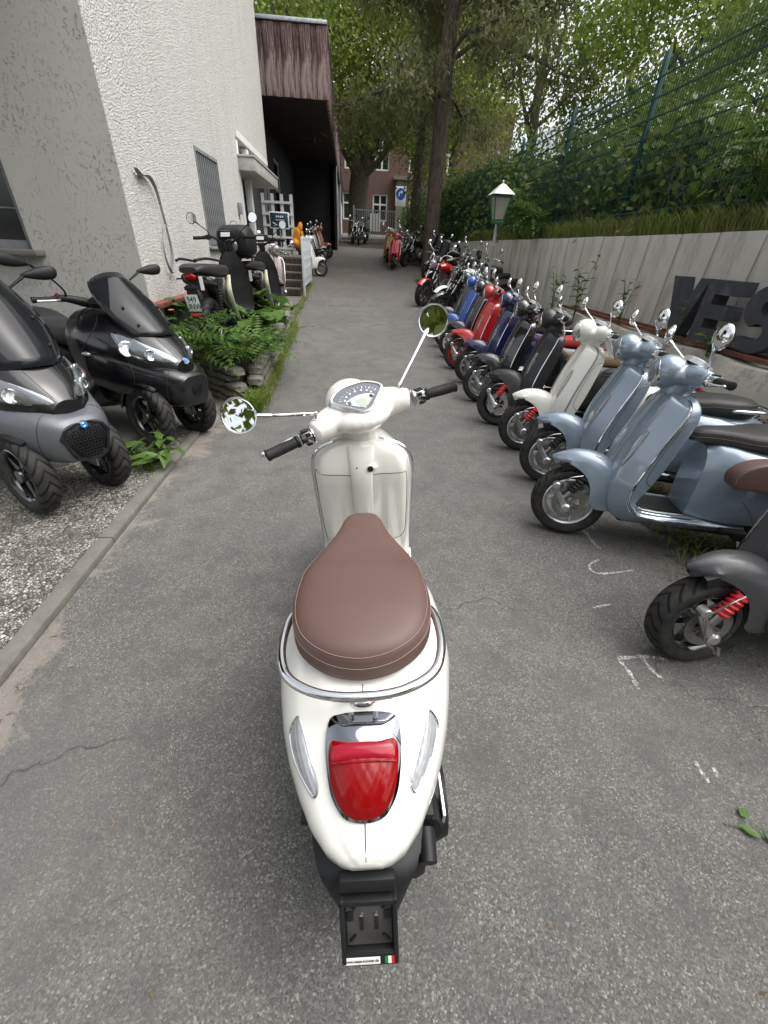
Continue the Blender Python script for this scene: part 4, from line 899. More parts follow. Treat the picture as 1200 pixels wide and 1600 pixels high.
# grey lattice gate leaf and arrow sign in the porch
gt = thing('lattice_screen', 'pale grey lattice screen standing behind the dark arrow sign', 'screen', (-2.1, 15.0, 1.2))
for k in range(5): o = ob('slat', MB().box((0, 0, 0), (.9, .03, .06)), MT['frame_white'], gt, Tm(0, 0, .15 + .28 * k))
for k in range(4): o = ob('upright', MB().box((0, 0, 0), (.09, .028, 1.5)), MT['frame_white'], gt, Tm(-.4 + .27 * k, .0305, .72))
sg = thing('arrow_sign', 'small dark teal sign with white border and arrow by the porch', 'sign', (-1.80, 13.05, 1.62))
ob('board', MB().box((0, 0, 0), (.50, .02, .36), 0, None, .01), MT['signwhite'], sg, Tm(0, 0, .35)); ob('face', MB().box((0, -.012, .35), (.45, .004, .31), 0, None, .001), MT['signdark'], sg)
tx = MB(); tx.tube([(-.17, -.0145, .30), (-.06, -.0145, .25), (-.15, -.0145, .23)], .008, 4); 
for k, q in enumerate((-.06, -.01, .04, .09)): tx.box((q, -.0155, .43), (.03, .003, .04))
tx.box((.02, -.0155, .36), (.22, .003, .012)); ob('lettering', tx, MT['signwhite'], sg); ob('post', MB().tube([(0, .03, -1.0), (0, .03, .5)], .018, 8), MT['galv'], sg)
# ------------------------------------------------------------------ concrete retaining wall of single panels, ledge, raised bank
XR = 3.7; ZR = 1.77
rw_ = thing('retaining_wall', 'pale concrete panel retaining wall behind the right-hand scooter row', 'wall', (XR, 0, 0)); pw_ = 0.56
pmeshes = []
for k in range(3): m = MB(); m.box((0, 0, 0), (.14, pw_ - .016, ZR + .4), 0, None, .006); pmeshes.append(m.mesh('panel'))
yy = .2; i = 0; rq = random.Random(2)
while yy < 42:
    o = ob('panel', pmeshes[i % 3], MT['wallpanel'], rw_); setw(o, Tm(XR + .07 + rq.uniform(-.004, .004), yy + pw_ / 2, (ZR - .4) / 2 + rq.uniform(-.004, .004))); yy += pw_; i += 1
o = ob('backing', MB().box((XR + .25, 21, .7), (.2, 42, 2.0)), MT['soil'], rw_); setw(o, Matrix.Identity(4))
struct('bank', MB().prism([(0, 0), (0, 1), (1, 1), (1, 0)], 0, 1) if False else sheet([XR + .33, XR + 1, XR + 3, 30, 80], [-6, 0, 10, 20, 30, 45, 90], 0, lambda x, y: ZR - .10 + min(1.2, (x - XR - .33) * .12) + max(0, y - 30) * .05), MT['soil'])
lg = MB(); lg.loft([[(3.22 + .03 * math.sin(y_ * 3), y_, -.05), (3.25 + .03 * math.sin(y_ * 5), y_, .55 + .02 * math.sin(y_ * 4)), (3.34, y_, .79 + .015 * math.sin(y_ * 7)), (3.70, y_, .815)] for y_ in np.linspace(.2, 7.2, 50)], 0, False, False); lg.loft([[(3.22, y_, -.05), (3.25, y_, .55), (3.34, y_, .79), (3.70, y_, .815), (3.7, y_, -.05)] for y_ in (7.2, 7.201)], 0, True, True); struct('concrete_ledge', lg, MT['ledge'])
rt = MB(); rt.box((3.44, 3.9, .835), (.05, 6.4, .035)); rt.box((3.62, 3.9, .835), (.05, 6.4, .035)); tag(ob('sign_rail', rt, MT['rust']), 'rusty steel rails carrying the big grey letters on the ledge', 'rail')
# sandy, littered verge under the scooter row
vy = np.concatenate([np.linspace(-4, 12, 130), [15, 20, 26]]); vg = MB(); vg.loft([[(2.12 + .10 * math.sin(y_ * 2.3) + .06 * math.sin(y_ * 7.1 + 1) + .04 * math.sin(y_ * 17), y_, zt(y_) + .006), (2.5, y_, zt(y_) + .008), (3.0, y_, zt(y_) + .01), (3.66, y_, zt(y_) + .012)] for y_ in vy], 0, False, False); struct('verge', vg, MT['soil'])
# ------------------------------------------------------------------ scooters parked in the right-hand row, front wheels towards the lane
G5 = 'scooters parked side by side in the right-hand row'
def row(label, cx, cy, head=184, **k):
    h = R_(head); dx, dy = math.cos(h), math.sin(h); k.setdefault('lean', -5); k.setdefault('steer', -6); k.setdefault('shift', .09)
    ln = k.pop('lean'); sft = 0
    return scooter(label, (cx - .06 - dx * 1.285, cy - dy * 1.285, zt(cy)), h, ln, k.pop('steer'), group=G5, **k)
row('matt dark grey scooter with black rims and red horn slots, nearest in the right row', 1.56, 1.10, 181, steer=-4, paint='mattgrey', seat='blackseat', rim='gloss_black', spring='springred', trim='plastic_gl', slot='redplastic', rail='plastic_gl')
row('grey-blue scooter with chrome floor runners parked next to the dark grey one', 1.42, 2.08, 164, steer=-6, paint='greyblue', seat='blackseat', rim='silver')
row('grey-blue scooter parked between its grey-blue twin and the white scooter', 1.58, 2.74, 160, steer=-2, paint='greyblue', seat='blackseat', rim='silver')
row('pearl white scooter with black seat and red front spring in the right row', 1.60, 3.34, 166, steer=4, paint='white2', seat='blackseat', spring='springred', rim='silver', trim='steel', tag_paper=True)
row('matt black scooter with tan seat, paper tag and red front spring', 1.57, 3.98, 163, steer=-12, paint='mattblack', seat='tan', spring='springred', rim='gloss_black', tag_paper=True)
row('gloss black scooter with chrome shield trim, silver rim and red seat', 1.60, 4.72, 168, steer=-4, paint='gloss_black', seat='redseat', rim='silver')
row('navy blue scooter with silver rim beside the bright red one', 1.66, 5.46, 164, steer=6, paint='navy', rim='silver', seat='blackseat')
row('bright red scooter with red wheel rim in the right row', 1.64, 6.12, 167, steer=-10, paint='red', rim='red', seat='blackseat')
row('black scooter with white wheel rim behind the bright red scooter', 1.68, 6.76, 162, steer=0, paint='gloss_black', rim='whiteplastic', seat='blackseat')
row('bright blue scooter with white wheel rim near the lantern', 1.72, 7.42, 165, steer=-8, paint='blue', rim='whiteplastic', seat='blackseat', tag_paper=True)
row('dark green scooter at the far end of the scooter row', 1.80, 8.1, 169, steer=5, paint='green', rim='silver', seat='blackseat')

# brown leather side bag hung against the nearest grey-blue scooter
gm_ = [o for o in COL.objects if o.get('label', '').startswith('grey-blue scooter with chrome')][0].matrix_basis
sb_ = thing('side_bag', 'brown leather side bag with flat bottom hung on the grey-blue scooter', 'bag', M=gm_ @ Tm(.45, .250, .575))
Sg = Surf(hs_rows0 := np.array([[(q * .185 * math.cos(t) , y_, max(-.045, q * .105 * math.sin(t))) for t in np.arange(28) * 2 * PI / 28] for y_, q in ((-.05, .94), (-.035, 1), (.03, 1.0), (.045, .96), (.052, .8), (.056, .4), (.057, .02))]), 26, 56, True)
m_ = MB(); m_.loft(Sg.G); ob('leather', m_, MT['brown'], sb_); m_ = MB(); m_.tube([(.173 * math.cos(t), .050, max(-.042, .098 * math.sin(t))) for t in np.linspace(-.2, PI + .2, 50)], .0014, 4); ob('stitching', m_, MT['stitch'], sb_)
# ------------------------------------------------------------------ three-wheeled scooters on the paved strip
def hs_rows(S, n=40):
    """half sections (x, [(y,z)...] from top middle round to bottom middle) -> closed control rows"""
    C = []
    for x, pts in S:
        full = [(x + (p[2] if len(p) > 2 else 0), p[0], p[1]) for p in pts] + [(x + (p[2] if len(p) > 2 else 0), -p[0], p[1]) for p in pts[-2:0:-1]]; C.append(full)
    return np.array(C, float)
WH3 = dict(tyre=tyre_mesh(.115, .252, .165), rim=rim_mesh(.115, .167, 5, 'rim', .04)); WH3R = dict(tyre=tyre_mesh(.14, .262, .17), rim=rim_mesh(.14, .172, 5, 'rim', .04))
dk = MB(); dk.lathe([(.07, .045), (.118, .045), (.118, .05), (.07, .05)], 36, 'y'); WH3['disc'] = dk.mesh('brake_disc')
def teardrop_mirror(root, base, ctr, S, sg):
    c = np.array(ctr, float); m = MB(); rows = []
    for t, w, h in ((0, .008, .006), (.12, .022, .016), (.35, .036, .030), (.6, .042, .040), (.85, .036, .040), (.97, .018, .024), (1, .004, .004)):
        p = np.array([0, sg * (.03 + .20 * (t - .5) * 1.05), .03 * (t - .5)]); rows.append([p + np.array([w * .62 * math.cos(a), 0, h * math.sin(a)]) for a in np.arange(14) * 2 * PI / 14])
    m.loft(spl(rows, 18)); o = ob('mirror', m, MT['plastic'], root, S @ Tm(*c) @ Rm(sg * -.18, 'Z'))
    g = MB(); gp = [(-.026, sg * (.03 + .20 * (t - .5)), .03 * (t - .5) + h * .8 * s) for t, h, s in ((.25, .024, 1), (.5, .036, 1), (.8, .038, 1), (.92, .02, 1), (.92, .02, -1), (.8, .038, -1), (.5, .036, -1), (.25, .024, -1))]; g.add(gp, [tuple(range(8))]); ob('mirror_glass', g, MT['mirror'], o)
    k = MB(); b = np.array(base, float); e = c + np.array([.01, -sg * .07, -.02]); k.tube([b, b + (0.03, sg * .02, .05), (b + e) / 2 + (.02, 0, .03), e], [.009, .007, .007, .010], 8, 0, 16); ob('mirror_stalk', k, MT['plastic'], root, S)
def trike(label, loc, heading, lean, steer, lower, upper, grille, script=False):
    Mroot = Tm(*loc) @ Rm(heading, 'Z') @ Rm(R_(-lean), 'X'); root = thing('three_wheeled_scooter', label, 'three-wheeled scooter', group='three-wheeled scooters parked by the white building', M=Mroot)
    P = lambda nm, mb, m, par=None, M=None: ob(nm, mb, MT[m] if isinstance(m, str) else [MT[q] for q in m], par or root, M)
    # upper cowl
    cw = Surf(hs_rows([(.86, [(0, .985), (.16, .975), (.27, .90), (.315, .78), (.30, .62), (.24, .48), (0, .45)]), (1.05, [(0, 1.02), (.17, 1.0), (.285, .90), (.335, .77), (.315, .60), (.25, .46), (0, .43)]),
        (1.28, [(0, .985), (.15, .965), (.255, .87), (.31, .745), (.29, .60), (.21, .47), (0, .44)]), (1.48, [(0, .895), (.12, .875), (.205, .80), (.25, .70), (.235, .59), (.16, .49), (0, .46)]),
        (1.62, [(0, .79), (.085, .775), (.145, .72), (.175, .65), (.165, .58), (.12, .51), (0, .49)]), (1.715, [(0, .69), (.045, .68), (.075, .65), (.09, .61), (.085, .57), (.06, .53), (0, .52)])]), 50, 72, True)
    c = MB(); c.loft(cw.G, 0); cowl = P('front_cowl', c, upper)
    # lower nose / bumper wrapping the cowl
    nz = Surf(hs_rows([(1.08, [(0, .60), (.30, .72), (.352, .66), (.345, .52), (.26, .40), (.12, .36), (0, .36)]), (1.30, [(0, .60), (.27, .70), (.335, .64), (.325, .50), (.235, .375), (.11, .34), (0, .34)]), (1.52, [(0, .58), (.19, .655), (.262, .61), (.265, .49), (.195, .37), (.09, .335), (0, .335)]),
        (1.68, [(0, .61), (.13, .635), (.20, .59), (.212, .48), (.17, .365), (.08, .335), (0, .335)]), (1.765, [(0, .608, 0), (.095, .602), (.150, .565), (.160, .47), (.125, .365), (.06, .342), (0, .342)]), (1.80, [(0, .58), (.075, .575), (.115, .545), (.122, .46), (.095, .375), (.045, .355), (0, .355)])]), 46, 64, True)
    c = MB(); c.loft(nz.G, 0); nose = P('nose_cone', c, lower); c = MB()
    for sg in (1, -1):
        kk = lambda v_: (v_ if sg > 0 else 12 - v_) / 12.
        nz.line(c, [(.30, kk(1.2)), (.36, kk(2.2)), (.34, kk(3.2)), (.30, kk(4.2))], .0005, .0022); nz.line(c, [(.62, kk(.9)), (.66, kk(2.0)), (.62, kk(3.4)), (.55, kk(4.4))], .0005, .0018)
        cw.line(c, [(.22, kk(.7)), (.30, kk(1.8)), (.26, kk(2.8)), (.16, kk(3.6))], .0005, .0020); cw.line(c, [(.45, kk(.55)), (.62, kk(.75)), (.80, kk(.85)), (.95, kk(.9))], .0005, .0018)
    P('panel_seam', c, 'print_dark')
    # headlights on the cowl flanks
    for sg in (1, -1):
        vv = lambda k: (k if sg > 0 else 12 - k) / 12.
        pl = [(.975, vv(1.25)), (.82, vv(1.45)), (.66, vv(1.78)), (.50, vv(1.90)), (.42, vv(2.1)), (.55, vv(2.85)), (.74, vv(2.75)), (.92, vv(2.1))]
        s0 = 1 if cw.at(.7, vv(2.5), .01)[2] > cw.at(.7, vv(2.5))[2] else -1
        h0 = MB(); cw.patch(h0, [(a, b) for a, b in pl], .004, .004, sgn=s0); hl = P('headlight', h0, 'chrome_dark_refl')
        ctr = np.mean(np.array(pl), 0); in_ = [(ctr + (np.array(q) - ctr) * .88) for q in pl]; g = MB(); cw.patch(g, in_, .008, .012, sgn=s0); P('lens', g, 'acrylic', hl)
        for (uu, kk, rr) in ((.55, 2.6, .056), (.73, 2.35, .040)):
            b = MB(); p0 = cw.at(uu, vv(kk), s0 * .012); n_ = cw.at(uu, vv(kk), s0 * .02) - p0; n_ = Vector(n_) + Vector((.010, 0, 0)); q = n_.to_track_quat('X', 'Z').to_matrix().to_4x4()
            b.lathe([(.001, .001), (rr * .55, .002), (rr * .6, .006), (rr * .9, .008), (rr, .004), (rr, -.006)], 22, 'x', 0, Tm(*p0) @ q); P('bulb', b, 'reflector', hl)
        i_ = MB(); i_.ell((0, 0, 0), (.035, .016, .014), 14, 0, Tm(1.12, sg * .365, .70) @ Rm(-sg * .3, 'Z')); P('front_indicator', i_, 'clearlens')
    # grille and badge
    G0 = MB(); gp = [(.97, 1.0), (.93, 2.0), (.90, 3.0), (.93, 3.9), (.99, 4.5)]; poly = [(a, b / 12) for a, b in ((.80, .55), (.82, 1.5), (.90, 2.5), (.93, 3.6), (.95, 4.6))]; 
    gs = 1.32 if grille else .5
    Mg = Tm(1.806 if grille else 1.795, 0, .478) @ Rm(R_(-7), 'Y') ; hexo = [(.085, .055), (.105, .02), (.07, -.075), (.03, -.095), (-.03, -.095), (-.07, -.075), (-.105, .02), (-.085, .055), (-.03, .075), (.03, .075)]; hexo = [(y * gs, z * gs) for y, z in hexo]
    R3 = Rm(0, 'X'); G0.add([(-.10, y * 1.0, z) for y, z in hexo] + [(.012, y, z) for y, z in hexo] + [(.012, y * .88, z * .88) for y, z in hexo] + [(-.008, y * .86, z * .86) for y, z in hexo], [tuple((j * 10 + i, j * 10 + (i + 1) % 10, j * 10 + 10 + (i + 1) % 10, j * 10 + 10 + i)) for j in range(3) for i in range(10)] + [tuple(range(30, 40))], 0, Mg); gr = P('grille', G0, 'plastic_gl')
    hx = MB(); r_ = .0105 if grille else .008
    for i in range(-7, 8):
        for j in range(-8, 8):
            y, z = (i + .5 * (j % 2)) * r_ * 1.9, j * r_ * 1.62
            if abs(y) < (.088 - max(0, -z - .0) * .55) * gs and -.082 * gs < z < (.058 - abs(y) * .1) * gs:
                a = np.arange(6) * PI / 3 + PI / 6; V = [(.008, y + r_ * .98 * math.cos(t), z + r_ * .98 * math.sin(t)) for t in a] + [(.008, y + r_ * .72 * math.cos(t), z + r_ * .72 * math.sin(t)) for t in a] + [(-.006, y + r_ * .7 * math.cos(t), z + r_ * .7 * math.sin(t)) for t in a]
                hx.add(V, [(k, (k + 1) % 6, 6 + (k + 1) % 6, 6 + k) for k in range(6)] + [(6 + k, 6 + (k + 1) % 6, 12 + (k + 1) % 6, 12 + k) for k in range(6)], 0, Mg)
    P('honeycomb', hx, 'plastic', gr)
    bz = MB(); a = np.arange(6) * PI / 3 + PI / 6; Mb = (Mg @ Tm(.016, 0, .085)) if grille else (Tm(1.728, 0, .685) @ Rm(R_(-50), 'Y')); 
    for rr, x0, x1, m_ in ((.026, -.01, .004, 0), (.021, .004, .0065, 1)): bz.add([(x_, rr * math.cos(t), rr * math.sin(t)) for x_ in (x0, x1) for t in a], [tuple(range(6)), tuple(range(6, 12))] + [(k, (k + 1) % 6, 6 + (k + 1) % 6, 6 + k) for k in range(6)], m_, Mb)
    bz.tube([(.0075, -.010, .008), (.0075, .004, .012), (.0075, .006, -.004), (.0075, -.006, -.010)], .0016, 4, 0, M=Mb); P('badge', bz, ['chrome', 'logo_blue'])
    if grille:   # daytime light strip and blue trim under the screen
        for nm, k0, off, r, m_ in (('daytime_light', .52, .006, .013, 'clearlens'), ('blue_trim', .58, .003, .010, 'bluepaint')):
            t_ = MB(); t_.tube([cw.at(k0 + .10 * (1 - (k_ / .8) ** 2), (k_ % 12) / 12, s0 * off) for k_ in np.linspace(-.8, .8, 24)], [r * .4, r, r * .4], 8, 0); P(nm, t_, m_)
    # screen
    sc = MB(); rows = []
    for t in np.linspace(0, 1, 12):
        x, z, w = 1.57 - .37 * t - .05 * t * t, .855 + (.50 if grille else .40) * t, .20 + .05 * math.sin(PI * min(1, t * .9)) - .06 * t ** 4
        rows.append([(x - .10 * (y * y) * 1.2, y * w, z - .03 * y * y - (.05 * y ** 4 * t ** 3)) for y in np.linspace(-1, 1, 17)])
    sc.loft(rows, 0, False, False); scm = sc.mesh('windscreen', 60); so = P('windscreen', scm, 'smoke'); md = so.modifiers.new('s', 'SOLIDIFY'); md.thickness = .004
    for sg in (1, -1):
        for t in (.22, .48):
            i = int(t * 11); p = rows[i][8 + sg * 5]; b = MB(); b.ell((p[0] + .006, p[1], p[2] + .004), (.008, .012, .012), 10); P('screen_bolt', b, 'plastic', so)
    # front wheels, arms and mudguards
    S = Rm(R_(steer), 'Z')
    for sg in (1, -1):
        Mw = Tm(1.49, sg * .225, .252) @ S; wheel(root, 'front_wheel', (0, 0, 0), .115, .252, .165, MT['gloss_black'], WH3, Mw)
        g = MB(); rws = []
        for ph in np.linspace(58, 172, 14):
            a = R_(ph); w = .070 * math.sin(PI * min(1, (ph - 48) / 50) / 2); rws.append([(math.cos(a) * q, y, math.sin(a) * q) for y, q in ((w, .235), (w, .262), (w * .6, .276), (0, .280), (-w * .6, .276), (-w, .262), (-w, .235), (-w * .6, .264), (0, .268), (w * .6, .264))])
        g.loft(rws); P('mudguard', g, 'mpblack' if not grille else 'plastic', None, Mw)
    k = MB()
    for sg in (1, -1):
        for zz in (.36, .46): k.tube([(1.46, 0, zz), (1.47, sg * .16, zz - .06)], .022, 8)
        k.tube([(1.47, sg * .165, .22), (1.44, sg * .165, .56)], .026, 10); k.box((1.52, sg * .15, .23), (.10, .03, .09), 1, None, .01)
    k.box((1.36, 0, .43), (.22, .16, .26), 0, None, .03); P('front_suspension', k, ['plastic', 'alu'])
    # belly, footboards, tail, seat
    bl = Surf(hs_rows([(-.30, [(0, .70), (.06, .69), (.09, .66), (.09, .62), (.05, .60), (.02, .59), (0, .59)]), (-.15, [(0, .73), (.12, .72), (.175, .66), (.17, .58), (.11, .52), (.05, .50), (0, .50)]), (.10, [(0, .74), (.17, .73), (.235, .64), (.235, .50), (.18, .38), (.08, .34), (0, .34)]), (.40, [(0, .72), (.18, .71), (.25, .60), (.26, .44), (.22, .30), (.10, .25), (0, .25)]),
        (.62, [(0, .62), (.15, .60), (.24, .48), (.28, .34), (.26, .24), (.12, .20), (0, .20)]), (.88, [(0, .62), (.13, .58), (.25, .46), (.31, .36), (.28, .25), (.12, .21), (0, .21)]), (1.08, [(0, .70), (.18, .68), (.28, .58), (.31, .45), (.26, .32), (.12, .28), (0, .28)])]), 60, 64, True)
    c = MB(); c.loft(bl.G, 0); P('body', c, 'mpblack' if not grille else 'plastic')
    for sg in (1, -1):
        t_ = MB()
        for q in range(4): t_.tube([(.60 + .05 * q, sg * .285, .355), (.66 + .05 * q, sg * .215, .385)], .010, 6)
        P('foot_rest', t_, 'alu')
        q = MB(); q.ell((0, 0, 0), (.02, .05, .016), 12, 0, Tm(.30, sg * .27, .66) @ Rm(sg * .2, 'X')); P('rear_indicator', q, 'clearlens')
    stS = hs_rows([(-.34, [(0, .86), (.05, .858), (.08, .84), (.08, .80), (.05, .78), (0, .78)]), (-.22, [(0, .915), (.10, .91), (.155, .88), (.16, .80), (.12, .75), (0, .745)]), (.0, [(0, .915), (.13, .91), (.185, .875), (.185, .78), (.14, .73), (0, .73)]), (.14, [(0, .88), (.14, .875), (.19, .84), (.195, .76), (.15, .72), (0, .715)]), (.26, [(0, .825), (.13, .822), (.19, .80), (.195, .73), (.14, .69), (0, .69)]), (.50, [(0, .82), (.11, .815), (.165, .785), (.17, .71), (.12, .67), (0, .665)]), (.66, [(0, .825), (.07, .82), (.115, .785), (.12, .70), (.08, .66), (0, .655)]), (.72, [(0, .79), (.04, .785), (.07, .76), (.07, .70), (.04, .67), (0, .665)])])
    c = MB(); c.loft(Surf(stS, 46, 48, True).G, 0); P('seat', c, 'blackseat')
    # dashboard, handlebar
    d = MB(); d.ell((1.0, 0, 1.03), (.13, .15, .06), 20); d.tube([(.97, 0, .98), (.95, 0, 1.08)], .05, 10); P('dashboard', d, 'plastic')
    Sb = Tm(.93 - .12, 0, -.06) @ S @ Tm(-.93, 0, 0)
    hb = MB(); hb.tube([(.93, -.28, 1.105), (.95, -.20, 1.11), (.965, -.10, 1.09), (.965, 0, 1.07), (.965, .10, 1.09), (.95, .20, 1.11), (.93, .28, 1.105)], [.018, .026, .034, .036, .034, .026, .018], 12, 0, 40); P('handlebar', hb, 'plastic', None, Sb)
    for sg in (1, -1):
        k = MB(); k.tube([(.928, sg * .255, 1.105), (.905, sg * .385, 1.095)], [.018, .0185], 12); k.tube([(.905, sg * .385, 1.095), (.900, sg * .41, 1.094)], .021, 12); P('grip', k, 'rubber', None, Sb)
        k = MB(); k.tube([(.965, sg * .25, 1.10), (.985, sg * .30, 1.098), (.955, sg * .40, 1.09)], [.008, .007, .009], 8, 0, 14); P('brake_lever', k, 'silver', None, Sb)
        k = MB(); k.box((.935, sg * .235, 1.11), (.05, .06, .05), 0, None, .012); k.box((.925, sg * .24, 1.14), (.018, .02, .012), 1, None, .003); P('switchgear', k, ['plastic', 'redplastic'], None, Sb)
        teardrop_mirror(root, (.96, sg * .20, 1.12), (1.0, sg * .47, 1.34), Sb, sg)
    wheel(root, 'rear_wheel', (0, 0, .262), .14, .262, .17, MT['gloss_black'], WH3R)
    k = MB(); k.box((.08, -.02, .30), (.50, .26, .16), 0, None, .04); k.tube([(-.26, -.19, .36), (.10, -.19, .30)], [.06, .05], 14); P('engine_block', k, 'plastic')
    if script: 
        for sg in (1, -1):
            tm = text_mesh('300 hpe', .030, 'script', .0006); tm.transform(Tm(1.03, sg * .3165, .825) @ Rm(R_(12 * 1), 'Y') @ axes((-sg, 0, 0), (0, 0, 1), (0, sg, 0)) @ Matrix.Identity(4)); P('script', tm, 'signwhite')
    return root
def at_front(cx, cy, h, d): a = R_(h); return (cx - math.cos(a) * d, cy - math.sin(a) * d, .004)
trike('satin grey three-wheeled scooter with honeycomb grille and blue trim, nearest on the left', at_front(-1.83, 2.50, -30, 1.49), R_(-30), 3, -2, 'mpgrey', 'mpblack', True)
trike('black three-wheeled scooter with smoked screen between the grey three-wheeler and planter', at_front(-1.52, 3.50, -27, 1.49), R_(-27), 4, -6, 'mpblack', 'mpblack', False, True)
# ------------------------------------------------------------------ electric mopeds with rear carriers, standing in the planting bed
PLT = {'9': [((0, 0), (1, 0), (1, 2), (0, 2), (0, 1), (1, 1))], '4': [((0, 2), (0, 1), (1, 1)), ((1, 2), (1, 0))], 'U': [((0, 2), (0, 0), (1, 0), (1, 2))], 'N': [((0, 0), (0, 2), (1, 0), (1, 2))], 'W': [((0, 2), (.25, 0), (.5, 1.2), (.75, 0), (1, 2))]}
def moped(label, loc, heading, lean, topcase):
    root = thing('electric_moped', label, 'moped', group='black electric mopeds standing in the planting bed', M=Tm(*loc) @ Rm(heading, 'Z') @ Rm(R_(-lean), 'X'))
    P = lambda nm, mb, m, par=None, M=None: ob(nm, mb, MT[m] if isinstance(m, str) else [MT[q] for q in m], par or root, M)
    wheel(root, 'rear_wheel', (0, 0, .26), .11, .262, .17, MT['gloss_black'], dict(tyre=WH3['tyre'], rim=WH3['rim'], disc=WH3['disc'])); wheel(root, 'front_wheel', (1.30, 0, .26), .11, .262, .17, MT['gloss_black'], dict(tyre=WH3['tyre'], rim=WH3['rim']))
    c = MB(); c.loft(Surf(hs_rows([(-.30, [(0, .80), (.06, .795), (.085, .775), (.07, .755), (0, .75)]), (-.18, [(0, .825), (.10, .82), (.13, .785), (.11, .745), (0, .735)]), (.10, [(0, .815), (.125, .81), (.155, .77), (.13, .715), (0, .70)]), (.40, [(0, .80), (.11, .795), (.14, .755), (.12, .70), (0, .69)]), (.58, [(0, .79), (.06, .785), (.08, .75), (.06, .71), (0, .70)])]), 34, 36, True).G); P('seat', c, 'blackseat')
    c = MB(); c.loft(Surf(hs_rows([(-.26, [(0, .745), (.08, .74), (.10, .70), (.07, .655), (0, .65)]), (.05, [(0, .72), (.11, .71), (.13, .64), (.09, .58), (0, .56)]), (.38, [(0, .71), (.11, .70), (.135, .55), (.12, .36), (0, .32)]), (.55, [(0, .70), (.08, .69), (.10, .55), (.10, .34), (0, .30)])]), 30, 32, True).G); P('tail_body', c, 'gloss_black')
    k = MB(); k.box((.62, 0, .245), (.62, .30, .09), 0, None, .02); k.box((.20, 0, .33), (.34, .12, .10), 0, None, .02); k.tube([(.0, .10, .26), (.40, .10, .30)], .03, 8); k.tube([(.0, -.10, .26), (.40, -.10, .30)], .03, 8); P('frame', k, 'plastic')
    for sg in (1, -1):
        k = MB(); k.tube([(.36, sg * .15, .70), (.26, sg * .165, .55), (.34, sg * .165, .36), (.45, sg * .16, .24)], [.020, .030, .026, .014], 10, 0, 20, flat=.45); P('side_trim', k, 'cream')
        k = MB(); k.tube([(-.02, sg * .125, .27), (.08, sg * .13, .66)], .013, 8); th = np.linspace(0, 2 * PI * 9, 110); k.tube([(-.005 + .06 * t / th[-1] + .027 * math.cos(t), sg * .127 + .027 * math.sin(t), .33 + .26 * t / th[-1]) for t in th], .006, 5); P('rear_shock', k, 'plastic')
        k = MB(); k.tube([(-.22, sg * .07, .70), (-.24, sg * .15, .70)], .008, 6); k.ell((-.245, sg * .19, .70), (.016, .045, .016), 12, 1); P('rear_indicator', k, ['plastic', 'clearlens'])
        k = MB(); k.tube([(-.30, sg * .09, .855), (-.1, sg * .13, .865), (.25, sg * .14, .835)], .012, 8, 0, 14); P('grab_handle', k, 'plastic')
    k = MB(); k.ell((-.285, 0, .715), (.03, .065, .038), 16); P('tail_light', k, 'redlens')
    k = MB(); k.tube([(-.24, .0, .69), (-.33, 0, .50)], .018, 8); k.box((-.315, 0, .60), (.03, .10, .10), 0, None, .01); k.box((-.29, 0, .62), (.09, .13, .035), 0, None, .01)
    k.loft([[(x_, y_ * w_, z_) for y_ in (-1, -.5, 0, .5, 1)] for x_, z_, w_ in ((-.24, .52, .06), (-.31, .46, .065), (-.35, .36, .06), (-.345, .357, .06), (-.30, .45, .065), (-.235, .51, .06))], 0, False, False); ph = P('plate_bracket', k, 'plastic')
    Mp = Tm(-.352, 0, .49) @ Rm(R_(-14), 'Y') @ Rm(PI, 'Z')
    P('number_plate', MB().box((0, 0, 0), (.004, .135, .158), 0, Mp, .001), 'signwhite', ph)
    if not topcase:
        for word, z0 in (('949', .034), ('UNW', -.033)):
            tm = text_mesh(word, .078, 'plate_lettering'); tm.transform(Mp @ Tm(.0026, 0, z0) @ axes((0, 1, 0), (0, 0, 1), (1, 0, 0)) @ Matrix.Diagonal((.80, 1, 1, 1))); P('plate_lettering', tm, 'plategreen', ph)
        t = MB(); t.tube([(.003, -.064, -.075), (.003, .064, -.075), (.003, .064, .075), (.003, -.064, .075), (.003, -.064, -.075)], .0014, 4, 0, M=Mp); P('plate_border', t, 'plategreen', ph)
    k = MB(); k.box((-.352, 0, .385), (.012, .10, .030), 0, None, .008); P('reflector', k, 'redplastic', ph)
    P('paper_label', MB().box((-.275, -.098, .66), (.006, .034, .12), 0, Rm(.0, 'Z'), .0), 'paper')
    # leg shield and steering
    c = MB(); c.loft(Surf(np.array([[(x0, -w, z), (x0 + .05, -w * .8, z), (x1, 0, z + .01), (x0 + .05, w * .8, z), (x0, w, z), (x0 + .012, w * .86, z), (x0 + .006, 0, z), (x0 + .012, -w * .86, z)] for x0, x1, z, w in ((.86, .96, .24, .195), (.93, 1.07, .36, .205), (.94, 1.08, .62, .19), (.92, 1.04, .78, .155), (.91, 1.0, .88, .10), (.91, .97, .93, .05))]), 30, 40, True).G); P('leg_shield', c, 'mattblack')
    g = MB(); rws = []
    for phi in np.linspace(30, 160, 12):
        a = R_(phi); w = .07 * math.sin(PI * min(1, (phi - 22) / 60) / 2); rws.append([(1.30 + math.cos(a) * q, y, .26 + math.sin(a) * q) for y, q in ((w, .25), (w, .28), (w * .6, .30), (0, .304), (-w * .6, .30), (-w, .28), (-w, .25), (0, .29))])
    g.loft(rws); P('mudguard', g, 'gloss_black')
    k = MB()
    for sg in (1, -1): k.tube([(1.30, sg * .085, .26), (1.06, sg * .08, .72)], .02, 8)
    P('fork', k, 'plastic')
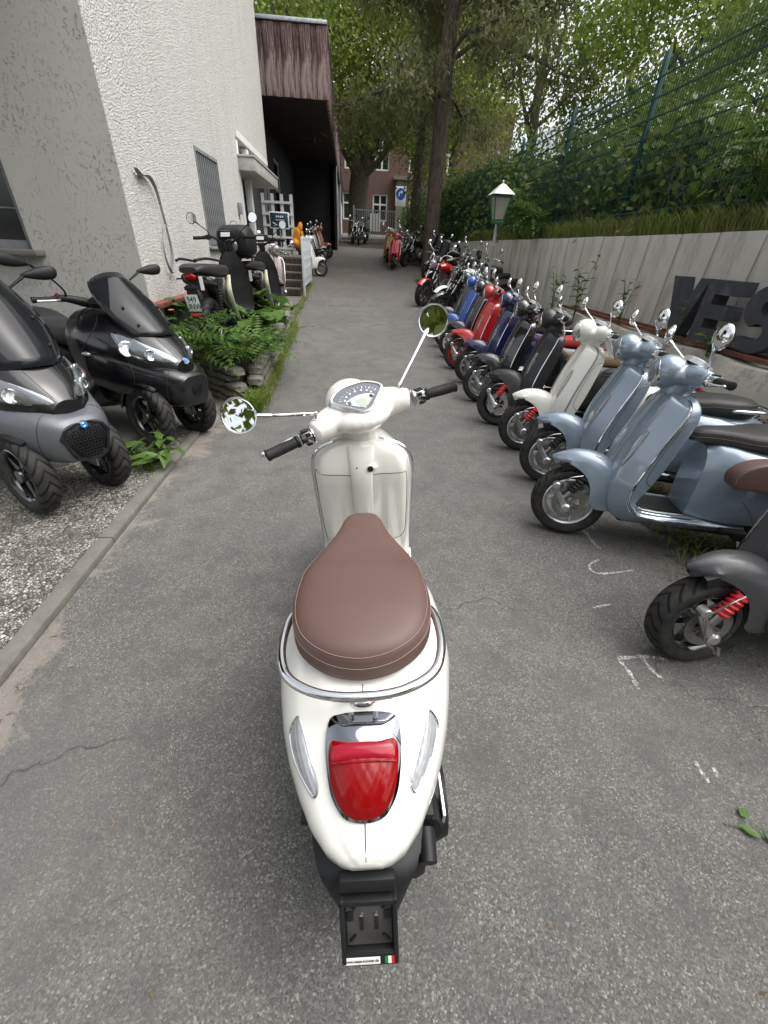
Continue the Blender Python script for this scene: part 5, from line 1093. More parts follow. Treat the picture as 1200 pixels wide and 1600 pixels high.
    k = MB(); k.tube([(.88, .31, 1.06), (.93, .18, 1.07), (.94, 0, 1.0), (.93, -.18, 1.07), (.88, -.31, 1.06)], .014, 8, 0, 30); k.tube([(.96, 0, .90), (.93, 0, 1.02)], .04, 10); P('handlebar', k, 'plastic')
    k = MB(); k.box((.97, 0, 1.09), (.10, .20, .09), 0, Rm(0, 'Y'), .02); d = P('display', k, 'plastic'); P('screen', MB().box((-.0, 0, 0), (.003, .11, .07), 0, Tm(.915, 0, 1.10) @ Rm(R_(28), 'Y')), 'dialsilver', d)
    k = MB(); k.ell((1.06, 0, .98), (.06, .09, .08), 18); P('headlight', k, 'clearlens')
    for sg in (1, -1):
        k = MB(); k.tube([(.895, sg * .24, 1.062), (.855, sg * .37, 1.058)], .0175, 12); P('grip', k, 'rubber'); k = MB(); k.box((.905, sg * .21, 1.065), (.05, .05, .05), 0, None, .01); k.tube([(.93, sg * .22, 1.06), (.93, sg * .36, 1.05)], .006, 6); P('brake_lever', k, 'plastic')
        add_mirror(root, (.90, sg * .19, 1.09), (.90, sg * .36, 1.25), (-1, -sg * .1, .10), Matrix.Identity(4), 'plastic')
    if topcase:
        c = MB(); c.loft(Surf(hs_rows([(-.50, [(0, 1.10), (.08, 1.095), (.11, 1.03), (.10, .95), (0, .93)]), (-.46, [(0, 1.17), (.14, 1.155), (.19, 1.06), (.17, .92), (0, .90)]), (-.30, [(0, 1.21), (.17, 1.19), (.225, 1.07), (.205, .90), (0, .88)]), (-.14, [(0, 1.18), (.15, 1.165), (.20, 1.06), (.18, .91), (0, .89)]), (-.08, [(0, 1.10), (.08, 1.09), (.12, 1.03), (.10, .95), (0, .93)])]), 26, 40, True).G); tc = P('top_case', c, 'plastic')
        for sg in (1, -1):
            q = MB(); q.ell((-.445, sg * .125, 1.075), (.035, .062, .034), 14, 0); P('case_reflector', q, 'redlens', tc)
        P('case_emblem', MB().box((-.47, 0, 1.13), (.01, .03, .014), 0, Rm(.0, 'Y'), .003), 'chrome', tc); P('carrier', MB().box((-.2, 0, .868), (.36, .20, .03), 0, None, .01), 'plastic')
    return root
moped('black electric moped with green and white plate 949 UNW, in the bed', (-1.50, 5.02, .46), R_(84), 3, False)
moped('black electric moped carrying a black top case with red reflectors', (-1.34, 6.55, .45), R_(86), 3, True)
# ------------------------------------------------------------------ scooters round the steps and under the overhang
GB = 'scooters standing round the steps and overhang'
scooter('taupe retro scooter facing the lane at the foot of the brick steps', (-1.85, 10.55, .36), R_(-72), 5, 15, 'taupe', 'brown', rim='silver', group=GB, mirrors=True)
ws_ = scooter('white scooter carrying an orange cover beside the step railing', (-2.2, 15.3, zt(15.3)), R_(2), 5, -4, 'white', 'blackseat', rim='steel', group=GB)
scooter('black scooter parked under the dark overhang behind the white one', (-2.3, 17.6, zt(17.6)), R_(-10), 5, 0, 'gloss_black', 'blackseat', group=GB, rim='silver')
scooter('orange and white scooter under the overhang, nearest the grey wall', (-2.15, 20.2, zt(20.2)), R_(-12), 5, 0, 'orange', 'tan', group=GB, rim='gloss_black')
scooter('silver scooter under the overhang between black and orange scooters', (-2.3, 18.9, zt(18.9)), R_(-10), 5, 0, 'silverp', 'blackseat', group=GB, rim='silver')
bag = MB(); bag.ell((0, 0, .24), (.17, .20, .27), 18); bag.ell((.05, .02, .50), (.09, .10, .12), 14); bag.ell((-.08, -.05, .1), (.16, .2, .12), 14)
bo = thing('orange_cover', 'crumpled orange-yellow cover strapped on the white scooter seat', 'cover', (-1.55, 15.1, zt(15.1) + .80)); bm_ = blend(bag, .02, 6); 
for v in bm_.vertices: v.co *= 1 + .07 * math.sin(23 * v.co.x + 9 * v.co.z) * math.cos(17 * v.co.y)
ob('cloth', bm_, MT['yellowcover'], bo); stp = MB(); stp.tube([(.15, -.17, .02), (.10, -.20, .3), (.02, -.02, .53), (-.12, .14, .40), (-.17, .1, .1)], .012, 6, 0, 24); stp.tube([(.10, .1, .42), (.14, -.05, .43), (0, -.12, .44), (-.08, .02, .45), (.1, .1, .42)], .01, 6, 0, 20); ob('strap', stp, MT['plastic'], bo)
# ------------------------------------------------------------------ motorcycles further up the lane
MW = dict(tyre=tyre_mesh(.13, .30, .215, n=36), rim=rim_mesh(.13, .217, 7, 'rim', .022)); 
def build_moto():
    P = []
    def p(nm, mb, role, par=None): P.append((nm, mb.mesh(nm) if isinstance(mb, MB) else mb, role, par)); return len(P) - 1
    c = MB(); c.loft(Surf(hs_rows([(.48, [(0, .84), (.07, .83), (.10, .78), (.08, .72), (0, .70)]), (.62, [(0, .93), (.12, .91), (.165, .84), (.13, .74), (0, .72)]), (.85, [(0, .965), (.135, .94), (.18, .87), (.14, .77), (0, .75)]), (1.0, [(0, .93), (.10, .91), (.14, .86), (.10, .80), (0, .79)])]), 30, 32, True).G); p('fuel_tank', c, 'paint')
    c = MB(); c.loft(Surf(hs_rows([(-.28, [(0, .90), (.05, .895), (.07, .87), (.05, .85), (0, .845)]), (-.05, [(0, .875), (.11, .87), (.13, .83), (.10, .80), (0, .795)]), (.25, [(0, .83), (.13, .825), (.155, .79), (.12, .75), (0, .745)]), (.52, [(0, .84), (.09, .83), (.11, .78), (.09, .74), (0, .73)])]), 26, 28, True).G); p('seat', c, 'seat')
    c = MB(); c.loft(Surf(hs_rows([(-.36, [(0, .845), (.04, .84), (.05, .82), (.03, .80), (0, .80)]), (-.1, [(0, .80), (.09, .79), (.11, .74), (.08, .70), (0, .69)]), (.3, [(0, .75), (.10, .74), (.12, .66), (.08, .60), (0, .60)])]), 20, 24, True).G); p('tail', c, 'paint')
    k = MB(); k.box((.62, 0, .47), (.40, .28, .34), 0, None, .05); k.tube([(.66, 0, .52), (.84, 0, .70)], [.11, .12], 14); k.lathe([(.01, -.19), (.10, -.19), (.12, -.15), (.12, .15), (.10, .19), (.01, .19)], 20, 'y', 0, Tm(.62, 0, .40)); p('engine_block', k, 'alu')
    k = MB()
    for sg in (1, -1): k.tube([(1.02, sg * .05, .90), (.80, sg * .14, .76), (.42, sg * .14, .66), (.32, sg * .13, .40)], .020, 8, 0, 20); k.tube([(1.02, sg * .03, .84), (.92, sg * .12, .40), (.55, sg * .13, .25), (.34, sg * .12, .36)], .017, 8, 0, 22); k.tube([(.34, sg * .10, .38), (-.02, sg * .10, .30)], .024, 8); k.tube([(.40, sg * .12, .70), (-.22, sg * .07, .82)], .014, 8)
    k.tube([(.30, .0, .40), (.22, 0, .72)], .035, 8); p('frame', k, 'plastic')
    k = MB(); k.tube([(.80, -.10, .60), (.92, -.14, .40), (.70, -.18, .24), (.35, -.20, .26)], .022, 8, 0, 20); k.tube([(.35, -.20, .26), (-.15, -.21, .42)], [.045, .055], 12); p('exhaust', k, 'pipe')
    k = MB()
    for sg in (1, -1): k.tube([(1.42, sg * .10, .30), (1.27, sg * .10, .62)], .028, 10, 1); k.tube([(1.27, sg * .10, .62), (1.06, sg * .10, 1.03)], .020, 10)
    k.box((1.09, 0, .98), (.09, .26, .03), 1, None, .008); k.box((1.17, 0, .80), (.09, .26, .03), 1, None, .008); p('fork', k, ['chrome', 'plastic'])
    k = MB(); rws = []
    for ph in np.linspace(40, 140, 10):
        a = R_(ph); w = .07; rws.append([(1.42 + math.cos(a) * q, y, .30 + math.sin(a) * q) for y, q in ((w, .31), (w * .6, .335), (0, .34), (-w * .6, .335), (-w, .31), (0, .33))])
    k.loft(rws); p('mudguard', k, 'paint')
    k = MB(); k.lathe([(.001, .06), (.06, .06), (.085, .04), (.092, .0), (.07, -.08), (.001, -.10)], 24, 'x', 0, Tm(1.20, 0, .93)); hl = p('headlight', k, 'lampbody'); k = MB(); k.lathe([(.001, .072), (.05, .068), (.082, .05)], 24, 'x', 0, Tm(1.20, 0, .93)); p('lens', k, 'clearlens', hl)
    k = MB(); k.tube([(.92, .38, 1.10), (1.0, .20, 1.13), (1.06, .07, 1.05), (1.06, -.07, 1.05), (1.0, -.20, 1.13), (.92, -.38, 1.10)], .012, 8, 0, 30); p('handlebar', k, 'bar')
    k = MB(); k.lathe([(.001, 0), (.045, 0), (.05, .04), (.001, .05)], 18, 'z', 0, Tm(1.10, .05, 1.05)); k.lathe([(.001, 0), (.045, 0), (.05, .04), (.001, .05)], 18, 'z', 0, Tm(1.10, -.05, 1.05)); p('instrument', k, 'chrome')
    for sg in (1, -1):
        k = MB(); k.tube([(.945, sg * .31, 1.11), (.905, sg * .42, 1.095)], .0175, 10); p('grip', k, 'rubber'); k = MB(); k.tube([(.98, sg * .26, 1.12), (.98, sg * .33, 1.11), (.95, sg * .43, 1.10)], .006, 6, 0, 10); p('brake_lever', k, 'silver')
        k = MB(); k.tube([(1.14, sg * .10, .90), (1.14, sg * .20, .90)], .008, 6); k.ell((1.14, sg * .225, .90), (.03, .03, .025), 12, 1); p('front_indicator', k, ['plastic', 'amberlens'])
        k = MB(); k.tube([(-.22, sg * .05, .80), (-.24, sg * .15, .80)], .008, 6); k.ell((-.24, sg * .17, .80), (.028, .026, .022), 12, 1); p('rear_indicator', k, ['plastic', 'amberlens'])
    k = MB(); k.ell((-.35, 0, .82), (.025, .06, .03), 14); p('tail_light', k, 'redlens'); k = MB(); k.tube([(-.30, 0, .80), (-.40, 0, .55)], .016, 8); k.box((-.41, 0, .56), (.008, .17, .16), 1, Rm(0, 'Y')); p('number_plate', k, ['plastic', 'signwhite'])
    k = MB(); k.tube([(.45, .12, .28), (.38, .30, .02)], .012, 8); k.box((.375, .31, .012), (.05, .05, .014)); p('side_stand', k, 'plastic')
    k = MB(); k.lathe([(.09, .075), (.15, .075), (.15, .080), (.09, .080)], 32, 'y', 0, Tm(1.42, 0, .30)); p('brake_disc', k, 'steel')
    return P
MOTO = build_moto()
def motorcycle(label, loc, heading, lean, steer, paint, seat='blackseat', pipe='chrome', bar='chrome', lamp='chrome', rim='gloss_black', group='motorcycles parked along the upper lane', screen=False, cat='motorcycle', nm0='motorcycle'):
    root = thing(nm0, label, cat, group=group, M=Tm(*loc) @ Rm(heading, 'Z') @ Rm(R_(-lean), 'X')); S = Tm(1.06, 0, 0) @ Rm(R_(steer), 'Z') @ Tm(-1.06, 0, 0); made = []
    role = dict(paint=paint, seat=seat, pipe=pipe, bar=bar, lampbody=lamp)
    for nm, me, r, par in MOTO:
        ms = [MT[role.get(q, q)] for q in (r if isinstance(r, list) else [r])]
        o = ob(nm, me, ms, made[par] if par is not None else root); made.append(o)
        if par is None and nm in ('fork', 'mudguard', 'headlight', 'handlebar', 'instrument', 'grip', 'brake_lever', 'front_indicator', 'brake_disc'): o.matrix_basis = S
    wheel(root, 'front_wheel', (1.42, 0, .30), .13, .3, .215, MT[rim], MW, S); wheel(root, 'rear_wheel', (0, 0, .30), .13, .3, .215, MT[rim], MW)
    for sg in (1, -1): add_mirror(root, (.98, sg * .20, 1.14), (.98, sg * .36, 1.32), (-1, -sg * .1, 0), S, 'chrome' if bar == 'chrome' else 'plastic')
    if screen:
        sc = MB(); rows = [[(1.28 - .12 * t - .10 * y * y, y * (.20 - .04 * t), .93 + .42 * t - .02 * y * y) for y in np.linspace(-1, 1, 11)] for t in np.linspace(0, 1, 7)]; sc.loft(rows, 0, False, False); so = ob('windscreen', sc, MT['smoke'], root, S); so.modifiers.new('s', 'SOLIDIFY').thickness = .004
    return root
def mrow(label, cx, cy, head, steer, paint, **k):
    h = R_(head); motorcycle(label, (cx - math.cos(h) * 1.42, cy - math.sin(h) * 1.42, zt(cy)), h, 8, steer, paint, **k)
mrow('black motorcycle with red tail parts beside the dark green scooter', 1.85, 9.3, 195, 5, 'gloss_black', bar='plastic', pipe='plastic', lamp='plastic_gl')
mrow('black and white motorcycle third from the dark green scooter', 2.05, 10.2, 200, 5, 'whiteplastic', bar='plastic', pipe='steel', lamp='plastic_gl')
mrow('black motorcycle with red tank leaning at the lane edge by the tree', 1.75, 11.4, 215, 12, 'red', bar='chrome')
mrow('dark green motorcycle parked tight against the wall below the lantern', 2.9, 11.2, 200, -5, 'green', bar='chrome')
mrow('black motorcycle with clear round mirrors in front of the tree trunk', 2.2, 12.9, 205, 6, 'gloss_black', screen=True)
mrow('silver motorcycle standing between the tree trunk and the wall', 3.0, 13.6, 200, 4, 'silverp')
mrow('black motorcycle with windscreen past the tree trunk', 2.5, 15.4, 215, 10, 'gloss_black', screen=True)
mrow('matt black motorcycle deep in the row behind the red scooter', 2.1, 18.6, 225, 5, 'mattblack', bar='plastic')
mrow('grey motorcycle deep in the row near the hedge end', 2.2, 20.2, 225, 5, 'mpgrey')
mrow('white and black motorcycle deep in the row near the gate', 2.1, 22.0, 230, 5, 'whiteplastic')
GR = 'scooters facing down the lane in front of the gate'
scooter('bright red scooter facing down the lane at its upper end', (1.75, 18.6, zt(18)), R_(262), 5, 0, 'red', 'blackseat', group=GR, rim='gloss_black')
scooter('mustard yellow scooter right behind the red one facing down the lane', (1.62, 20.3, zt(20)), R_(265), 5, 0, 'yellow', 'tan', group=GR, rim='gloss_black')
scooter('pale scooter behind the mustard one facing down the lane', (1.75, 21.9, zt(21.5)), R_(265), 5, 0, 'silverp', 'blackseat', group=GR, rim='silver')
motorcycle('chrome and black motorcycle by the grey wall facing the lane', (.15, 29.6, zt(28)), R_(275), 6, -10, 'gloss_black'); motorcycle('black motorcycle with amber indicators next to the chrome one', (.95, 29.2, zt(28)), R_(250), 6, 10, 'mattblack', bar='plastic', lamp='plastic_gl')
# ------------------------------------------------------------------ gate, sign, brick building at the end
gz = zt(31.5)
ga = thing('entrance_gate', 'galvanised bar gate closing the upper end of the lane', 'gate', (0, 31.5, gz))
for zz in (.12, 1.62): ob('gate_rail', MB().box((1.9, 0, zz), (3.2, .05, .06)), MT['galv'], ga)
bm0 = None
for i in range(23): o = ob('gate_bar', bm0 or MB().box((0, 0, 0), (.03, .025, 1.5)), MT['galv'], ga, Tm(.38 + .138 * i, 0, .87)); bm0 = o.data
for xx in (.28, 3.52): ob('gate_post', MB().box((xx, 0, .9), (.10, .10, 1.85)), MT['galv'], ga)
nb = thing('notice_board', 'white board with grey stripes hung on the gate', 'notice board', (1.62, 31.42, gz + .55)); ob('board', MB().box((0, 0, .45), (.66, .03, .92)), MT['signwhite'], nb)
for k in (-.16, .02, .2): ob('stripe', MB().box((k, -.018, .45), (.07, .006, .9)), MT['galv'], nb)
ts = thing('road_sign', 'blue turn-right arrow road sign on a white plate above the gate', 'road sign', (2.75, 27.5, zt(27.5)))
ob('post', MB().tube([(0, .04, 0), (0, .04, 2.62)], .03, 8), MT['galv'], ts); ob('back_plate', MB().box((0, 0, 2.30), (.56, .02, .86), 0, None, .006), MT['signwhite'], ts)
d = MB(); d.lathe([(.001, -.014), (.255, -.014), (.255, -.008)], 32, 'y', 0, Tm(0, 0, 2.40)); ob('disc', d, MT['signblue'], ts)
a = MB(); a.tube([(-.08, -.018, 2.22), (-.08, -.018, 2.40), (-.05, -.018, 2.47), (.04, -.018, 2.49)], .028, 4, 0, 14, flat=.3); a.add([(.03, -.02, 2.58), (.03, -.02, 2.40), (.15, -.02, 2.49)], [(0, 1, 2)]); ob('arrow', a, MT['signwhite'], ts)
bb = thing('brick_building', 'old red brick house with white windows beyond the gate', 'building', (3, 46, zt(46)))
BZ = zt(46); W = [(x0, x0 + 1.35, BZ + 1.0, BZ + 3.0) for x0 in (-3.2, -.6, 2.1, 5.4, 8)] + [(x0, x0 + 1.3, BZ + 4.6, BZ + 6.8) for x0 in (-3.0, -.4, 2.2, 5.2, 8)]
wl_ = MB(); wall_with_holes(wl_, 46, -9, 14, BZ - .5, BZ + 9.5, W, .4, 0, 'y'); o = ob('wall', wl_, MT['brick'], bb); setw(o, Matrix.Identity(4))
o = ob('porch', MB().box((4.6, 45.6, BZ + 1.9), (.9, .8, 4.2)).box((4.6, 45.5, BZ + 4.1), (1.5, 1.1, .25)), MT['stone'], bb); setw(o, Matrix.Identity(4))
for (x0, x1, z0, z1) in W:
    o = ob('window', MB().box(((x0 + x1) / 2, 46.25, (z0 + z1) / 2), (x1 - x0, .03, z1 - z0)), MT['glass'], bb); setw(o, Matrix.Identity(4)); f = MB()
    for xx in (x0 + .06, (x0 + x1) / 2, x1 - .06): f.box((xx, 46.18, (z0 + z1) / 2), (.13, .10, z1 - z0))
    for zz in (z0 + .06, z0 + (z1 - z0) * .62, z1 - .06): f.box(((x0 + x1) / 2, 46.18, zz), (x1 - x0 - .26, .09, .12))
    q = ob('frame', f, MT['frame_white'], o)
# ------------------------------------------------------------------ lantern
lz = .2; la = thing('street_lantern', 'old green-framed street lantern with white hat on a leaning pole', 'street lamp', (2.75, 9.15, 0)); LX = Rm(R_(-2), 'Y')
ob('pole', MB().tube([(0, 0, .1), (0, 0, 1.98)], [.036, .030], 12).lathe([(.031, 1.6), (.034, 1.61), (.034, 1.63), (.031, 1.64)], 12), MT['galv'], la)
hd = ob('lantern_cage', (lambda m: [m.tube([(sx * .085, sy * .085, 2.0), (sx * .145, sy * .145, 2.36)], .013, 6) for sx in (1, -1) for sy in (1, -1)] and m.box((0, 0, 1.985), (.19, .19, .035), 0, None, .006).box((0, 0, 2.37), (.32, .32, .03), 0, None, .004).box((0, 0, 2.02), (.19, .19, .02)))(MB()), MT['lampgreen'], la)
for k in range(4):
    a0, a1 = .08, .138; ob('glass_pane', MB().add([(-a0, a0, 2.03), (a0, a0, 2.03), (a1, a1, 2.355), (-a1, a1, 2.355), (-a0, a0 - .006, 2.03), (a0, a0 - .006, 2.03), (a1, a1 - .006, 2.355), (-a1, a1 - .006, 2.355)], [(0, 1, 2, 3), (7, 6, 5, 4), (0, 4, 5, 1), (2, 6, 7, 3), (1, 5, 6, 2), (0, 3, 7, 4)], 0, Rm(k * PI / 2, 'Z')), MT['lampglass'], hd)
ob('lamp_hat', MB().add([(-.195, -.195, 2.39), (.195, -.195, 2.39), (.195, .195, 2.39), (-.195, .195, 2.39), (-.05, -.05, 2.53), (.05, -.05, 2.53), (.05, .05, 2.53), (-.05, .05, 2.53), (0, 0, 2.56)], [(3, 2, 1, 0), (0, 1, 5, 4), (1, 2, 6, 5), (2, 3, 7, 6), (3, 0, 4, 7), (4, 5, 8), (5, 6, 8), (6, 7, 8), (7, 4, 8)]).ell((0, 0, 2.575), (.018, .018, .03), 10), MT['lampwhite'], la)
# ------------------------------------------------------------------ big letters V E S on the ledge
LT = dict(V=[(0, 1), (.26, 1), (.50, .34), (.74, 1), (1, 1), (.62, 0), (.38, 0)], E=[(0, 0), (.86, 0), (.86, .24), (.28, .24), (.28, .40), (.78, .40), (.78, .62), (.28, .62), (.28, .78), (.86, .78), (.86, 1), (0, 1)])
sarc = lambda cx, cz, r, a0, a1, n=14: [(cx + r * .98 * math.cos(t), cz + r * .78 * math.sin(t)) for t in np.linspace(a0, a1, n)]
LT['S'] = sarc(.46, .68, .42, .35, PI * 1.35) + sarc(.40, .33, .16, PI / 2, -PI / 2, 7) + [(.05, .22), (-.02, .06)] + sarc(.42, .34, .42, -PI * .62, PI * .42)[2:] + sarc(.50, .68, .16, -PI * .55, -PI * 1.5, 7)[::1] + [(.80, .86)]
def letter(ch, y0, w, d, label, tilt=0):
    o = thing('sign_letter', label, 'letter', (3.50, y0 - .06, .853), 0, 'big grey letters standing on the ledge'); poly = LT[ch]; m = MB()
    V = np.array([(q[0] * w, q[1] * .53) for q in poly]); n = len(V)
    bm = bmesh.new(); a = [bm.verts.new((-d / 2, -u, z)) for u, z in V]; f = bm.faces.new(a); r = bmesh.ops.extrude_face_region(bm, geom=[f]); bmesh.ops.translate(bm, verts=[v for v in r['geom'] if isinstance(v, bmesh.types.BMVert)], vec=(d, 0, 0)); bmesh.ops.triangulate(bm, faces=[f_ for f_ in bm.faces if len(f_.verts) > 4]); bmesh.ops.recalc_face_normals(bm, faces=bm.faces)
    me = bpy.data.meshes.new('face'); bm.to_mesh(me); bm.free(); me.materials.append(MT['foam']); ob('face', me, MT['foam'], o, Rm(tilt, 'Z')); return o
letter('V', 4.80, .52, .13, 'big dark grey letter V standing leftmost on the rusty rail'); letter('E', 4.27, .47, .15, 'big dark grey letter E standing between the letters V and S', -.06); letter('S', 3.80, .50, .13, 'big dark grey letter S cut off by the picture edge', .08)
# ------------------------------------------------------------------ chalk marks and fallen leaves
def strokes(S, label, r=.012):
    m = MB()
    for st_ in S:
        P = [(a, b, zt(b) + .0045) for a, b in st_]; P = spl(P, 12); d = np.gradient(P, axis=0); nrm = np.c_[-d[:, 1], d[:, 0], 0 * d[:, 0]]; nrm /= np.linalg.norm(nrm, axis=1)[:, None] + 1e-9; w = r * (1 + .4 * np.sin(np.arange(12) * 1.7))[:, None]
        m.loft(np.stack([P - nrm * w, P + nrm * w], 1), 0, False, False)
    tag(ob('chalk_mark', m.mesh('chalk_mark', None, False), MT['chalk']), label, 'chalk mark', 'faded chalk marks on the asphalt')
strokes([[(1.193, 1.087), (1.333, 1.092), (1.417, 1.071)], [(1.193, 1.087), (1.203, 1.004), (1.194, .935)], [(1.305, 1.082), (1.313, 1.016), (1.334, .971)]], 'white chalk mark like a bent F in front of the dark grey scooter', .008)
strokes([[(1.469, 1.77), (1.381, 1.715), (1.403, 1.647), (1.628, 1.67)], [(1.233, 1.394), (1.339, 1.412)]], 'faint white chalk hook left of the dark grey scooter wheel', .006)
strokes([[(1.524, 2.062), (1.523, 1.925), (1.536, 1.873)], [(1.593, 2.173), (1.61, 2.075)]], 'white chalk strokes below the front grey-blue scooter wheel', .008)
strokes([[(1.30, 8.3), (1.42, 8.25)], [(1.28, 8.05), (1.45, 8.0)], [(1.3, 7.7), (1.4, 7.72)]], 'white chalk scribble on the lane near the blue scooter', .012)
strokes([[(1.231, .651), (1.227, .605), (1.23, .58)], [(1.282, .627), (1.273, .592)]], 'short white chalk ticks near the fallen green leaves', .006)
# ------------------------------------------------------------------ vegetation
def leafquads(C, size, aspect=.6, up=.35, seed=0, droop=0):
    """kite-shaped leaves at centres C with random attitude"""
    r = np.random.RandomState(seed); n = len(C); d = r.normal(size=(n, 3)); d[:, 2] -= droop; d /= np.linalg.norm(d, axis=1)[:, None]
    nn = r.normal(size=(n, 3)); nn[:, 2] += up * 3; s = np.cross(nn, d); s /= np.linalg.norm(s, axis=1)[:, None] + 1e-9
    L = (size * r.uniform(.6, 1.35, n))[:, None]; w = L * aspect * .5; m = C + d * L * .45
    return np.stack([C, m + s * w, C + d * L, m - s * w], 1)
def clumps(n, shape, cl, per, seed):
    """n clump centres from shape(r) then per leaves round each"""
    r = np.random.RandomState(seed); c = shape(r, n); k = r.normal(size=(n, per, 3)) * cl * r.uniform(.6, 1.3, (n, 1, 1)); return (c[:, None] + k).reshape(-1, 3)
def shell(c, rad, lo=.55):
    def f(r, n):
        d = r.normal(size=(n, 3)); d /= np.linalg.norm(d, axis=1)[:, None]; q = r.uniform(lo ** 3, 1, n) ** (1 / 3.); bump = 1 + .16 * np.sin(d[:, 0] * 5 + c[0]) * np.cos(d[:, 1] * 4 + c[1]) + .1 * np.sin(d[:, 2] * 7); return np.array(c) + d * (q * bump)[:, None] * np.array(rad)
    return f
def trunk_mb(P, r, limbs=(), n=12):
    m = MB(); P = np.array(P, float); m.tube(P, r, n, 0, 26)
    for L, rr in limbs: m.tube(L, rr, 8, 0, 16)
    return m
def wob(p, q, n, a, seed):
    r = np.random.RandomState(seed); t = np.linspace(0, 1, n)[:, None]; X = np.array(p) * (1 - t) + np.array(q) * t; X[1:-1] += r.normal(size=(n - 2, 3)) * a; return X
# conifer-like tree in front of the fence
TX, TYY = 2.95, 17.6; tz = zt(TYY)
tr = thing('tall_tree', 'tall straight tree with grooved trunk and drooping dark sprays over the lane', 'tree', (TX, TYY, tz)); T0 = np.array([TX, TYY, tz])
limbs = []; spr = []; rt_ = np.random.RandomState(3)
for k in range(54):
    z = rt_.uniform(4.4, 15.5); a = rt_.uniform(0, 2 * PI); L = rt_.uniform(2.2, 5.4) * (1 - .03 * z); p = np.array([.0, 0, z]); q = p + np.array([math.cos(a) * L, math.sin(a) * L, rt_.uniform(-.7, .5)]); X = wob(p, q, 6, .12, k); X[1:4, 2] += .25
    limbs.append((X, [.07, .02])); X = spl(X, 30)
    for i in range(10, 30):
        for j in range(4):
            c = X[i] + rt_.normal(size=3) * [.36, .36, .18]; spr.append(c); ln = rt_.uniform(.15, .7)
            for t in range(3): spr.append(c + np.array([rt_.normal() * .07, rt_.normal() * .07, -ln * (t + 1) / 3]))
spr = np.array(spr); Cs = (spr[:, None] + nr.normal(size=(len(spr), 4, 3)) * .09).reshape(-1, 3)
o = ob('trunk', trunk_mb([(0, 0, -.3), (.0, 0, .3), (-.02, 0, 3), (.05, 0, 8), (.15, 0, 17)], [.36, .28, .25, .20, .07], limbs, 16), MT['bark'], tr)
ob('crown', quads('crown', leafquads(Cs, .18, .30, -.1, 1, .9)), MT['leaf_dark'], tr)
t2 = thing('ivy_trunk', 'second dark ivy-covered trunk just behind the tall straight tree', 'tree', (TX - .25, 20.6, zt(20.6))); ob('trunk', trunk_mb([(0, 0, -.3), (0, 0, 2), (.1, .3, 7)], [.24, .20, .12]), MT['bark'], t2); ob('leaves', quads('leaves', leafquads(clumps(160, lambda r, n: np.c_[r.normal(size=n) * .22, r.normal(size=n) * .22, r.uniform(0, 6, n)], .16, 12, 5), .11, .8, .2, 6)), MT['leaf_ivy'], t2)
# plane tree at the upper end, other trees behind the fence and beyond the roof
def tree(nm, label, x, y, z0, h, tr_, crowns, mat, leaf, per, nclump, seed, bark='bark2', limbs=True, asp=.75):
    t = thing(nm, label, 'tree', (x, y, z0), group=None); L = []
    if limbs:
        for k, (c, rad) in enumerate(crowns): L.append((wob((0, 0, h * .35), np.array(c) + [0, 0, rad[2] * .2], 6, .25, seed + k), [tr_ * .38, .03]))
    ob('trunk', trunk_mb(wob((0, 0, -.4), (.3, 0, h * .75), 6, .10, seed), [tr_ * 1.2, tr_, tr_ * .4], L), MT[bark], t)
    Q = []
    for k, (c, rad) in enumerate(crowns):
        n = int(nclump * rad[0] * rad[1] * rad[2] ** .5); Q.append(leafquads(clumps(n, shell(c, rad, .5), .26 * min(1.8, rad[0] / 1.6), per, seed * 7 + k), leaf, asp, .25, seed * 3 + k, .3))
    ob('crown', quads('crown', np.concatenate(Q)), MT[mat], t); return t
tree('plane_tree', 'broad plane tree with pale leaning trunk at the upper end of the lane', .6, 34, zt(34), 9, .62, [((-1.5, 0, 8.5), (4.0, 3.6, 3.2)), ((2.2, -1, 7.0), (3.6, 3.4, 2.6)), ((-4, 2, 12), (4.5, 3.5, 3.6)), ((1, 0, 13), (4.6, 4, 4)), ((4.6, .5, 10.5), (3.6, 3.2, 3.4)), ((-.6, -2, 5.9), (3.0, 2.2, 1.5)), ((3.4, -2.5, 5.8), (2.8, 2.2, 1.6)), ((-3, -1, 7), (2.6, 2.2, 1.8))], 'leaf_plane', .21, 40, 6, 21)
tree('roadside_tree', 'bright green tree crown rising above the timber-clad roof', -5, 27, 0, 11, .4, [((0, 0, 10), (4.2, 3.6, 3.6)), ((3.0, 1, 12.5), (3.6, 3.2, 3.2)), ((-2, 0, 14.5), (4, 3.2, 3.4)), ((3.8, 0, 16.5), (3.4, 3, 3))], 'leaf_bright', .17, 40, 6.5, 31)
tree('roadside_tree', 'tall tree behind the roof and brick house, filling the gap of sky', 1.5, 53, 4, 15, .5, [((0, 0, 15), (7, 4, 5)), ((-7, 0, 12), (6, 4, 5)), ((7, 0, 14), (6.5, 4, 6)), ((2, 0, 21), (7, 4, 5)), ((12, 0, 20), (7, 4, 6)), ((-6, 0, 20), (6, 4, 5))], 'leaf_mid', .32, 34, 3, 41, limbs=False)
tree('bank_tree', 'lush bright green tree behind the fence above the lantern', 8.2, 15.0, ZR, 6, .18, [((0, 0, 4.2), (2.3, 2.3, 2.2)), ((-.9, .8, 5.9), (1.7, 1.7, 1.7)), ((1.3, -.6, 6.0), (1.9, 1.9, 2.0)), ((.3, 0, 2.4), (2.0, 2.0, 1.4))], 'leaf_bright', .105, 95, 13, 51)
